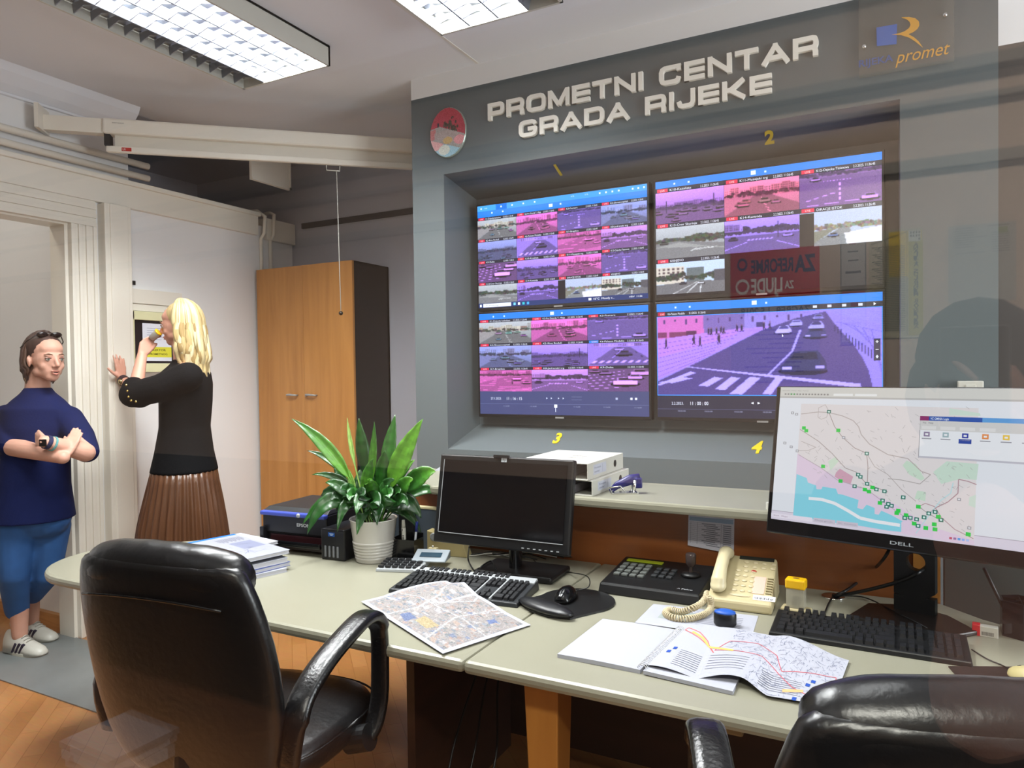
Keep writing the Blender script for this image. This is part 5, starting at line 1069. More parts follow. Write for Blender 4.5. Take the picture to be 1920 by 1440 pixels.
# dark binder behind the pen holder, beige binder beside it
q = P2(750, 1035); b_ = thing('black_file_binder', 'black file binder standing behind the pen holder and plant', 'binder', (q.x+.0, q.y+.08, DZ), .05)
m = MB(); m.bb((-.05, -.02, 0), (.025, .065, .16), .004); m.build('cover', M_BLK, b_); m = MB(); m.bb((-.045, -.015, .004), (.02, .066, .155)); m.build('pages', mat('page_grey', '#75757a', .8), b_)
q = P2(808, 1044); b_ = thing('beige_binder', 'beige lever arch binder with finger hole, standing behind the calculator', 'binder', (q.x-.02, q.y+.075, DZ), .12)
m = MB(); m.hexa([(-.02, -.05, 0), (.16, -.05, 0), (.16, .0, 0), (-.02, .0, 0)], [(-.02, -.05, .10), (.14, -.05, .06), (.14, .0, .06), (-.02, .0, .10)]); m.build('cover', mat('beige_card', '#a99a6c', .6), b_, bevel=.003)
m = MB(); m.lathe([(.011, -.0015), (.017, -.0015), (.017, .0015), (.011, .0015)], 24, TM((.012, -.052, .075), (math.pi/2, 0, 0))); m.build('finger_ring', M_SILV, b_, smooth=True)
m = MB(); m.cyl((.012, -.0512, .075), (.012, -.050, .075), .011); m.build('finger_hole', M_BLK, b_)
q = P2(812, 1048); b_ = thing('paper_clip_holder', 'small cream pyramid-shaped clip holder behind the calculator', 'clip holder', (q.x, q.y, DZ), .1)
m = MB(); m.hexa([(-.032, -.02, 0), (.032, -.02, 0), (.032, .025, 0), (-.032, .025, 0)], [(-.018, -.008, .045), (.018, -.008, .045), (.018, .012, .045), (-.018, .012, .045)]); m.build('body', M_CREAM, b_, bevel=.002)
m = MB(); m.box((0, -.0135, .034), (.026, .004, .010), (-.25, 0, 0)); m.build('slot', mat('slot_brown', '#5d5030', .6), b_); m = MB(); m.ell((.0, .0, .049), .005); m.build('magnet_knob', M_CHROME, b_, smooth=True)
# calculator: key part and tilted display
a, b = P2(714, 1077), P2(826, 1055)
t = thing('desk_calculator', 'grey desk calculator with tilted display, left of the black and silver keyboard', 'calculator', (P2(768, 1066).x, P2(768, 1066).y, DZ), .30)
m = MB(); m.hexa([(-.115, -.06, 0), (.06, -.06, 0), (.06, .07, 0), (-.115, .07, 0)], [(-.112, -.058, .012), (.058, -.058, .014), (.058, .068, .024), (-.112, .068, .020)]); m.build('housing', M_SILV, t, bevel=.003)
m = MB()
for i in range(6):
    for j in range(4): m.box((-.097+.027*i, -.043+.027*j, .019+.0020*j), (.021, .019, .008), bev=.003)
m.build('keypad', M_KEY, t)
m = MB(); m.hexa([(.0, .02, .02), (.135, .02, .02), (.135, .10, .02), (.0, .10, .02)], [(.0, .02, .026), (.135, .02, .026), (.135, .10, .052), (.0, .10, .052)]); dh = m.build('display_housing', mat('blue_grey_plastic', '#8d959b', .35), t, bevel=.004)
Sx = TM((.068, .058, .040), (math.atan(.026/.08), 0, 0))
m = MB(); m.box((0, 0, .0), (.085, .03, .002), M=Sx); m.build('lcd_display', mat('lcd', '#2e4250', .12), dh)
# mouse pad with wrist rest, black mouse
a, b, c1, c2 = P2(1000, 1120), P2(1030, 1157), P2(1140, 1132), P2(1080, 1103)
t = thing('mouse_pad', 'black ergonomic mouse pad with gel wrist rest right of the silver-edged keyboard', 'mouse pad', (-.90, 2.08, DZ), -.35)
m = MB(); pts = arc(0, .05, .125, -20, 200, 16, .12)+[(-.12, -.03), (-.11, -.10), (-.04, -.125), (.04, -.125), (.10, -.09)]; m.prism(pts, 0, .006); m.build('pad', M_BLK, t)
m = MB(); m.ell((-.0, -.095, .0175), (.115, .04, .017)); m.build('wrist_rest', mat('dark_gel', '#16171a', .35), t, smooth=True)
def mouse(name, label, loc, rz, body, s=1):
    t = thing(name, label, 'computer mouse', loc, rz)
    rings = []
    for k in range(9):
        u = k/8; y = (-.055+.11*u)*s; w = (.031*math.sin(math.pi*min(.97, max(.05, u*.86+.1)))**.5)*s; h = (.036*math.sin(math.pi*min(.96, max(.06, u*.8+.12)))**.6)*s
        rings.append([(w*math.cos(a_), y, max(0, h*math.sin(a_)) if a_ <= math.pi+.01 else 0) for a_ in [math.pi*j/10 for j in range(11)]])
    m = MB(); m.loft(rings); m.build('shell', body, t, sub=1, smooth=True)
    m = MB(); m.cyl((-.003*s, .030*s, .0225*s), (.003*s, .030*s, .0225*s), .007*s, 14); m.build('scroll_wheel', M_DGREY, t, smooth=True); return t
pm = P2(1062, 1122, DZ+.007); mouse('computer_mouse', 'glossy black mouse on the black ergonomic pad', (pm.x, pm.y, DZ+.0065), .1, M_BLKG, 1.15)
def cable(pts, r, label, name='cable', m_=None, group=None, n=8):
    """catmull-rom through points"""
    P = [Vector(p) for p in pts]; out = []
    for i in range(len(P)-1):
        p0, p1, p2, p3 = P[max(i-1, 0)], P[i], P[i+1], P[min(i+2, len(P)-1)]
        for k in range(n):
            u = k/n; out.append(.5*((2*p1)+(-p0+p2)*u+(2*p0-5*p1+4*p2-p3)*u*u+(-p0+3*p1-3*p2+p3)*u**3))
    out.append(P[-1]); m = MB(); m.tube(out, r, 8); o = m.build(name, m_ or M_BLK, smooth=True); return tag(o, label, 'cable', group)
cable([pm+Vector((.01, .06, .01)), P2(1104, 1100, DZ+.03), P2(1100, 1080, DZ+.04), P2(1060, 1072, DZ+.004), P2(1020, 1063, DZ+.004), P2(1000, 1050, DZ+.004)], .0018, 'thin black mouse cable looping behind the black mouse')
# CCTV control keyboard with joystick
fl, fr, br, bl = P2(1120, 1112), P2(1312, 1139), P2(1325, 1078), P2(1165, 1063)
t = thing('camera_control_keyboard', 'black control keyboard with joystick and grey keys, left of the beige phone', 'control keyboard', (fl.x, fl.y, DZ), math.atan2(fr.y-fl.y, fr.x-fl.x))
Wc = (fr-fl).length; Dc = .29; m = MB(); m.hexa([(0, 0, 0), (Wc, 0, 0), (Wc, Dc, 0), (0, Dc, 0)], [(.004, .012, .034), (Wc-.004, .012, .034), (Wc-.004, Dc-.004, .058), (.004, Dc-.004, .058)]); m.build('housing', M_BLK, t, bevel=.006)
fz = lambda y: .034+.024*(y-.012)/(Dc-.016)
m = MB()
for i in range(4):
    for j in range(4): m.box((.035+.028*i, .10+.033*j, fz(.1+.033*j)+.003), (.021, .022, .008), bev=.002)
m.build('number_keys', mat('grey_keys', '#5b5f5c', .5), t)
m = MB()
for i in range(3):
    for j in range(3): m.box((.16+.026*i, .12+.033*j, fz(.12+.033*j)+.003), (.018, .022, .008), bev=.002)
m.build('function_keys', mat('dark_keys', '#2a2d30', .5), t)
m = MB(); m.box((.09, .245, fz(.245)+.002), (.13, .024, .004)); m.build('status_display', mat('yellow_green_lcd', '#7f8a1a', .3, emit=.25), t)
jx, jy = Wc*.80, .17; m = MB(); m.lathe([(.034, 0), (.03, .008), (.012, .012)], 24, TM((jx, jy, fz(jy)))); jb = m.build('joystick_boot', M_BLK, t, smooth=True)
m = MB(); m.tube([(jx, jy, fz(jy)+.01), (jx, jy, .085)], .006, 12); m.tube([(jx, jy, .08), (jx, jy, .09), (jx, jy, .118), (jx, jy, .123)], [.012, .017, .018, .015], 20); m.build('joystick_knob', mat('smoky_plastic', '#3d3230', .25), jb, auto=50)
c = Canvas(planef((Wc*.76, .052, fz(.05)+.001), (.05, 0, 0), (0, -.016, 0), (0, 0, 1))); c.text(0, 1, 1, '/\\ Pelco', '#b8bcc0', fit=1); c.build('maker_mark', cmat('print_gloss'), t)
# beige desk telephone
fl, fr, br, bl = P2(1318, 1138, DZ), P2(1438, 1152, DZ), P2(1467, 1085, DZ), P2(1350, 1075, DZ)
t = thing('desk_telephone', 'beige office telephone with handset, display and many keys', 'telephone', (fl.x+.01, fl.y, DZ), math.atan2(fr.y-fl.y, fr.x-fl.x)-.04)
Wt = (fr-fl).length*1.03; Dt = .235
m = MB(); m.hexa([(0, 0, 0), (Wt, 0, 0), (Wt, Dt, 0), (0, Dt, 0)], [(.002, .002, .03), (Wt-.002, .002, .03), (Wt-.006, Dt-.01, .118), (.006, Dt-.01, .118)]); m.build('housing', M_CREAM, t, bevel=.007)
sl = .088/(Dt-.012); th_ = math.atan(sl); ph = lambda y: .030+sl*(y-.002)
TP = lambda x, y, h=0: TM((x, y, ph(y)), (th_, 0, 0)) @ TM((0, 0, h))
m = MB()
for i in range(3):
    for j in range(5): m.ell((0, 0, 0), (.0085, .0065, .003), M=TP(Wt*.40+.0235*i, .052+.0235*j, .001), n=12)
for i in range(4):
    for j in range(2): m.ell((0, 0, 0), (.008, .006, .003), M=TP(Wt*.50+.028*i, .168+.022*j, .001), n=12)
m.ell((0, 0, 0), (.033, .0065, .003), M=TP(Wt*.5, .03, .001), n=12); m.build('keypad', mat('cream_keys', '#b9ad8c', .4), t)
m = MB(); m.ell((0, 0, 0), (.009, .006, .0035), M=TP(Wt*.40+.047, .1475, .0015), n=12); m.build('red_key', mat('red_plastic', '#a23a2c', .4), t)
m = MB(); m.box((0, 0, 0), (.036, .085, .001), M=TP(Wt*.76, .085, .001)); m.build('name_strip', mat('pinkish_paper', '#cfa99a', .7), t)
m = MB()
for j in range(7): m.box((0, 0, 0), (.018, .004, .005), M=TP(Wt*.92, .05+.0115*j, .0015))
m.build('line_keys', mat('cream_dark', '#8f8566', .5), t)
m = MB(); m.box((0, 0, 0), (Wt*.56, .018, .002), M=TP(Wt*.65, .212, .001)); m.build('display', mat('phone_lcd', '#2a2c28', .15), t)
c = Canvas(lambda x, y, n: TP(Wt*.70+.065*x, .040-.022*y, .0008+n) @ Vector((0, 0, 0))); c.rect(0, 0, 1, 1, '#d9d9de'); c.up(); c.text(.05, .3, .25, 'INV. BR.', '#8a8a90', fit=.6)
for k in range(16): c.rect(.06+.055*k, .4, .018+.02*((k*7) % 3)/2, .4, '#2a2a30')
c.build('inventory_sticker', cmat('print_matt'), t)
hx = Wt*.16; m = MB(); m.tube([TP(hx, .03, .012) @ Vector((0, 0, 0)), TP(hx, .05, .03) @ Vector((0, 0, 0)), TP(hx, .10, .040) @ Vector((0, 0, 0)), TP(hx, .16, .038) @ Vector((0, 0, 0)), TP(hx, .20, .026) @ Vector((0, 0, 0)), TP(hx, .225, .012) @ Vector((0, 0, 0))], [.019, .024, .020, .020, .024, .019], 18, flat=.85)
m.ell((0, 0, 0), (.026, .030, .018), M=TP(hx, .045, .018)); m.ell((0, 0, 0), (.026, .028, .018), M=TP(hx, .205, .018)); m.build('handset', mat('cream_plastic_light', '#bfb594', .35), t, remesh=.003)
# coiled cord
pts = [P2(1336, 1128, DZ+.035), P2(1334, 1143, DZ+.012), P2(1318, 1150, DZ+.011), P2(1290, 1157, DZ+.011), P2(1262, 1155, DZ+.011), P2(1246, 1148, DZ+.011), P2(1262, 1143, DZ+.012), P2(1290, 1146, DZ+.020), P2(1312, 1143, DZ+.022), P2(1328, 1135, DZ+.026), P2(1325, 1150, DZ+.03)]
pts = [P2(1331, 1118, DZ+.05), P2(1333, 1138, DZ+.016), P2(1320, 1152, DZ+.012), P2(1292, 1160, DZ+.012), P2(1262, 1158, DZ+.012), P2(1248, 1150, DZ+.012), P2(1256, 1143, DZ+.012), P2(1276, 1147, DZ+.014), P2(1300, 1140, DZ+.03), P2(1318, 1128, DZ+.03), P2(1326, 1112, DZ+.03)]
out = []; P = [Vector(p) for p in pts]
for i in range(len(P)-1):
    p0, p1, p2_, p3 = P[max(i-1, 0)], P[i], P[i+1], P[min(i+2, len(P)-1)]
    for k in range(60): u = k/60; out.append(.5*((2*p1)+(-p0+p2_)*u+(2*p0-5*p1+4*p2_-p3)*u*u+(-p0+3*p1-3*p2_+p3)*u**3))
cp = []; acc = 0
for i in range(len(out)-1):
    d_ = out[i+1]-out[i]; acc += d_.length; tt_ = d_.normalized(); u_ = tt_.cross(Vector((0, 0, 1))).normalized(); w_ = tt_.cross(u_); ph_ = acc/.0075*2*math.pi
    cp.append(out[i]+(u_*math.cos(ph_)+w_*math.sin(ph_))*.0085)
m = MB(); m.tube(cp, .0024, 6); tag(m.build('coiled_phone_cord', mat('cream_cord', '#b9ab8c', .45), smooth=True), 'coiled beige phone cord lying on the white sheet in front of the phone', 'phone cord')
# blue and black puck, sponge dispenser, grommet
q = P2(1357, 1178); t = thing('blue_black_stamp', 'small black oval holder with bright blue top on the white sheet', 'stamp', (q.x, q.y+.02, DZ+.002), .1)
m = MB(); rg = lambda k, z: [(k*.032*math.cos(a_)*(1-.0), k*.024*math.sin(a_), z) for a_ in np.linspace(0, 2*math.pi, 20, endpoint=False)]
m.loft([rg(.85, 0), rg(1, .006), rg(1.0, .034), rg(.95, .037)]); m.build('base', M_BLK, t, auto=40); m = MB(); m.loft([rg(.95, .037), rg(.92, .041), rg(.6, .045), rg(.2, .046)]); m.build('blue_top', mat('bright_blue', '#1b4fa8', .45), t, smooth=True)
q = P2(1492, 1150); t = thing('self_inking_stamp', 'clear stamp with bright yellow square cap beside the telephone', 'stamp', (q.x, q.y+.015, DZ), -.1)
m = MB(); m.bb((-.042, -.022, 0), (.042, .022, .014), .004); m.build('cream_base', M_CREAM, t)
m = MB(); m.bb((-.026, -.017, .014), (.026, .017, .075), .002); m.build('clear_body', mat('clear_smoke', '#b6b2a0', .1, alpha=.55), t)
m = MB(); m.bb((-.012, -.01, .02), (.012, .01, .045), .003); m.build('ink_roller', M_DGREY, t)
m = MB(); m.bb((-.029, -.020, .073), (.029, .020, .103), .005); yc = m.build('yellow_cap', mat('warm_yellow', '#d9a90e', .35), t); m = MB(); m.ell((0, 0, .103), (.010, .007, .002)); m.build('thumb_dent', mat('brown_dent', '#7a5a10', .5), yc)
q = P2(1562, 1119); t = thing('cable_grommet', 'round chrome cable grommet set in the desk behind the black keyboard', 'cable grommet', (q.x, q.y, DZ))
m = MB(); m.lathe([(.022, 0), (.034, 0), (.036, .002), (.033, .004), (.022, .003)], 32); m.build('ring', M_CHROME, t, smooth=True); m = MB(); m.cyl((0, 0, 0), (0, 0, .001), .022); m.build('opening', M_BLK, t)
gz = Vector((q.x, q.y, DZ+.004))
cable([gz, P2(1585, 1108, DZ+.03), P2(1630, 1080, DZ+.03)+Vector((0, .0, .01)), onY(1655, 1050, 2.46), onY(1668, 1025, 2.46), onY(1660, 1005, 2.44)], .005, 'thick black monitor cable rising from the grommet behind the big monitor')
cable([gz+Vector((.006, 0, 0)), P2(1600, 1112, DZ+.03), onY(1660, 1098, 2.42), onY(1700, 1085, 2.40), onY(1722, 1074, 2.38), onY(1738, 1062, 2.46)], .0055, 'thick black cable running from the grommet through the hole in the monitor neck')
cable([gz-Vector((.0, .008, 0)), P2(1552, 1135, DZ+.004), P2(1543, 1160, DZ+.003), P2(1540, 1172, DZ+.003)], .0025, 'thin black keyboard cable running from the grommet to the right keyboard')
cable([gz+Vector((.01, 0, 0)), P2(1620, 1120, DZ+.004), P2(1680, 1148, DZ+.019), P2(1725, 1170, DZ+.019), P2(1750, 1185, DZ+.004)], .002, 'thin black cable crossing the base of the large monitor')
# right keyboard cable, pad and mouse, red and white box, hexagonal pen holder
t = thing('mouse_pad', 'dark brown thin mouse pad at the right edge under the cream mouse', 'mouse pad', (.26, 2.03, DZ))
m = MB(); q = [P2(1778, 1251), P2(1920, 1252), P2(1990, 1262), P2(1960, 1330), P2(1830, 1310)]; m.prism([(p.x-.26, p.y-2.03) for p in q], 0, .003); m.build('pad', mat('brown_pad', '#211512', .6), t)
q = P2(1922, 1275, DZ+.01); mouse('computer_mouse', 'cream mouse on the dark pad at the right edge of the picture', (q.x+.02, q.y, DZ+.0035), .9, mat('cream_mouse', '#b5aa78', .35), 1.1)
cable([P2(1822, 1218, DZ+.006), P2(1850, 1235, DZ+.004), P2(1880, 1248, DZ+.005), P2(1903, 1262, DZ+.016)], .0018, 'thin dark mouse cable between the right keyboard and the cream mouse')
q = P2(1848, 1194); t = thing('cigarette_pack', 'small red and white box with black print lying beside the black hexagonal holder', 'box', (q.x, q.y+.01, DZ), -.12)
m = MB(); m.bb((-.012, -.012, 0), (.030, .012, .028), .001); m.build('white_part', M_WHITE, t); m = MB(); m.bb((-.030, -.013, 0), (-.0115, .013, .030), .001); m.build('red_lid', mat('signal_red', '#c41f2c', .4), t)
c = Canvas(planef((-.008, -.0121, .014), (.034, 0, 0), (0, 0, -.01), (0, -1, 0))); [c.rect(.06*k, 0, .03, 1, '#2a2a30') for k in range(14)]; c.build('barcode', cmat('print_matt'), t)
q = P2(1905, 1196); t = thing('pen_holder', 'black hexagonal pen holder at the right edge with one pen in it', 'pen holder', (q.x+.015, q.y+.03, DZ), .2)
m = MB()
hx_ = [(.052*math.cos(a_), .052*math.sin(a_)) for a_ in [k*math.pi/3+.3 for k in range(6)]]; hi = [(x*.93, y*.93) for x, y in hx_]
for i in range(6): j = (i+1) % 6; m.hexa([(*hx_[i], 0), (*hx_[j], 0), (*hi[j], 0), (*hi[i], 0)], [(*hx_[i], .098), (*hx_[j], .098), (*hi[j], .098), (*hi[i], .098)])
m.prism(hi, 0, .004); 
for i in range(3): p, q2 = hi[i], hi[i+3]; m.box((0, 0, .055), (.096, .0015, .082), (0, 0, math.atan2(p[1]-q2[1], p[0]-q2[0])))
m.build('tub', mat('glossy_navy_black', '#0a0c14', .12), t)
a, b = onY(1882, 1118, 2.34), onY(1845, 1065, 2.34); m = MB(); m.cyl(tuple(P2(1898, 1175, DZ+.02)), tuple(b), .0045, 10); tag(m.build('pen', M_BLK, smooth=True), 'black pen leaning left out of the hexagonal holder', 'pen')
# cables behind the black monitor
R = random.Random(2)
for k in range(9):
    p = [P2(870+R.random()*20+15*k, 1042+R.random()*12, DZ+.004) for _ in range(1)]; st = P2(868+14*k, 1040, DZ+.004)
    cable([st, st+Vector((.05, .03*R.random(), .012*R.random())), st+Vector((.12, -.03+.06*R.random(), .014)), st+Vector((.2, .05*R.random(), .002))], .0022, 'one of the tangled cables on the desk behind the black monitor', m_=M_WHITE if k % 3 == 0 else M_BLK, group='cable tangle behind the black monitor')
cable([onY(880, 1025, 2.27), P2(878, 1050, DZ+.02), P2(892, 1072, DZ+.006), P2(905, 1060, DZ+.03), P2(922, 1052, DZ+.03), P2(930, 1068, DZ+.024)], .003, 'black cable looping over the base of the black monitor')

# ------------------------------------------------------------------ on the counter
def binder(name, label, loc, rz, h=.075):
    t = thing(name, label, 'binder', loc, rz, 'white binders on the counter'); W_, D_ = .29, .37
    m = MB(); m.bb((0, 0, h-.003), (W_, D_, h), .001); m.bb((0, 0, 0), (W_, D_, .003), .001); m.box((W_+.001, D_/2, h/2), (.004, D_, h), bev=.0015); m.build('cover', M_WHITE, t)
    m = MB(); m.bb((.01, .01, .006), (W_-.075, D_-.01, h*.62)); m.build('pages', mat('page_block_grey', '#9d9aa6', .8, var=.45, scale=4, stretch=(1, 1, 200)), t)
    m = MB(); m.bb((.01, .01, h*.62), (W_-.09, D_-.02, h*.70)); m.build('loose_sheets', M_PAPER, t)
    m = MB(); m.lathe([(.0, 0), (.013, 0), (.014, .001), (.011, .0012)], 24, TM((W_+.0035, D_*.74, h/2), (0, math.pi/2, 0))); m.build('finger_hole', M_BLK, t)
    c = Canvas(planef((W_+.0032, .05, h*.82), (0, .13, 0), (0, 0, -h*.6), (1, 0, 0))); c.rect(0, 0, 1, 1, '#b7bbc8'); c.up(); c.text(.08, .42, .3, 'Prometni', '#5a6078', fit=.5); c.text(.08, .8, .3, 'centar', '#5a6078', fit=.4); c.rect(.7, .1, .012, .8, '#7a8096'); c.build('spine_label', cmat('print_matt'), t)
    return t
q = onz(1112, 930, CZ); ang = -.04
b1 = binder('ring_binder', 'white ring binder on the counter, lower of the two, beside the hole punch', (q.x-.29, 2.425, CZ), ang, .056)
b2 = binder('ring_binder', 'white ring binder on the counter, upper of the two, with print on the cover', (q.x-.305, 2.415, CZ+.0565), ang+.02, .062)
c = Canvas(planef((.14, .22, .0623), (.09, 0, 0), (0, -.08, 0), (0, 0, 1))); c.text(.0, .25, .2, 'ZAPISI', '#3a3a40', fit=.7, bold=.02); c.text(.1, .95, .2, 'DNEVNI', '#3a3a40', fit=.7, bold=.02); c.build('cover_print', cmat('print_matt'), b2)
q = onz(1172, 925, CZ); t = thing('hole_punch', 'blue and chrome hole punch lying on the counter right of the white binders', 'hole punch', (q.x, q.y, CZ), .5)
m = MB(); m.bb((-.055, -.022, 0), (.045, .022, .006), .002); m.build('base_plate', M_CHROME, t); m = MB(); m.tube([(-.055, 0, .008), (-.03, 0, .03), (.02, 0, .05), (.055, 0, .056)], [.006, .010, .014, .012], 12, flat=1.4); m.build('lever', mat('navy_plastic', '#20205e', .3), t, smooth=True)
m = MB(); m.tube([(-.05, -.018, .006), (-.06, -.018, .025), (-.02, -.018, .03), (0, -.018, .006)], .003, 8); m.tube([(.03, -.012, .004), (.035, -.012, .05)], .007, 10); m.tube([(.03, .012, .004), (.035, .012, .05)], .007, 10); m.build('punch_pins', M_CHROME, t, smooth=True)
m = MB(); m.bb((.035, -.018, .02), (.062, .018, .058), .005); m.build('blue_head', mat('navy_plastic', '#20205e', .3), t)
q = onz(800, 900, CZ); m = MB(); m.add([(-.05, 0, 0), (.05, .01, 0), (.0, .012, .035), (-.045, .03, 0), (.045, .035, 0)], [(0, 1, 2), (3, 2, 4), (0, 2, 3), (1, 4, 2), (0, 3, 4, 1)]); o = m.build('folded_paper_tent', M_PAPER); o.location = (-1.80, 2.76, CZ+.0005); tag(o, 'small folded white paper tent on the left end of the counter', 'paper')
q = onz(1438, 950, CZ); m = MB(); m.cyl((0, 0, .0), (0, 0, .022), .011, 16); o = m.build('bottle_cap', M_WHITE, smooth=False); o.location = (-.33, 2.42, CZ+.0003); tag(o, 'small white cap on the counter at the left edge of the large monitor', 'cap')

# ------------------------------------------------------------------ wardrobe
t = thing('wardrobe', 'tall wooden two-door wardrobe with dark sides standing in the corner', 'wardrobe', (XL+.03, 3.794, 0))
Ww = .895; Hw = 2.26; M_OAK = wood('light_oak_veneer', '#ad7436', '#c48a48', .35, (5, 1, .35), 3.5)
m = MB(); m.bb((0, .02, 0), (.018, .40, Hw)); m.bb((Ww-.018, .02, 0), (Ww, .40, Hw)); m.bb((0, .02, Hw-.018), (Ww, .40, Hw)); m.bb((0, .38, 0), (Ww, .40, Hw)); m.bb((0, .02, 0), (Ww, .40, .08)); m.build('carcass', mat('dark_wenge', '#1c1714', .5, var=.3, scale=6, stretch=(1, 1, .2)), t)
for k in (0, 1):
    m = MB(); m.bb((k*Ww/2+.001, 0, .02), ((k+1)*Ww/2-.001, .019, Hw)); d_ = m.build('door', M_OAK, t)
    x = Ww*.5+(-.12 if k == 0 else .06); m = MB(); z = 1.345; m.tube([(x-.04, -.0, z), (x-.03, -.02, z+.002), (x+.0, -.026, z+.004), (x+.05, -.022, z), (x+.055, -.0, z)], [.006, .007, .008, .006, .005], 10); m.build('handle', M_SILV, d_, smooth=True)
m = MB(); m.bb((Ww*.5+.012, -.012, 1.335), (Ww*.5+.028, 0, 1.355), .003); m.build('lock', M_SILV, t)
# floor mat and under-desk tangle
a, b = onz(142, 1200, .005), onz(31, 1290, .005); c_ = onz(162, 1335, .005)
m = MB(); m.prism([(-4.28, 2.44), (-4.09, 2.44), (-2.6, 2.44), (-2.6, 1.93), (-3.70, 1.93), (-4.28, 1.93)], .0005, .006); tag(m.build('floor_mat', mat('grey_floor_mat', '#6f7474', .35, var=.12, scale=8)), 'grey smooth floor mat in front of the doorway', 'floor mat')
m = MB(); m.bb((-4.0, 1.35, .0004), (-2.2, 1.395, .008), .002); tag(m.build('cable_cover_strip', M_SILV), 'pale flat strip crossing the parquet floor', 'floor strip')
R = random.Random(7)
for k in range(9):
    x0 = -1.25+.25*R.random()+(.12*k); y0 = 1.9+.3*R.random()
    cable([(x0, y0, .006), (x0+.12*R.random(), y0+.16*R.random(), .007), (x0+.25, y0-.12*R.random(), .012), (x0+.14, y0-.22, .007), (x0+.4*R.random(), y0-.25*R.random(), .006)], .0035, 'one of the loose cables lying on the floor under the desk', m_=M_WHITE if k % 2 else M_BLK, group='loose cables under the desk')
t = thing('power_strip', 'dark power strip with plugs on the floor under the desk', 'power strip', (-1.22, 1.82, 0), .9)
m = MB(); m.box((0, 0, .022), (.36, .055, .042), bev=.006); m.build('housing', M_DGREY, t)
for k in range(4): m = MB(); m.box((-.12+.075*k, 0, .064), (.045, .04, .04), bev=.006); m.build('plug', M_BLK if k % 2 else M_WHITE, t)
for k in range(3): cable([(-1.24+.05*k, 1.86+.02*k, .09), (-1.28+.08*k, 2.0, .25), (-1.29+.04*k, 2.2, .45), (-1.27+.03*k, 2.44, .712)], .004, 'black cable hanging down from the desk to the power strip', group='cables hanging under the desk')

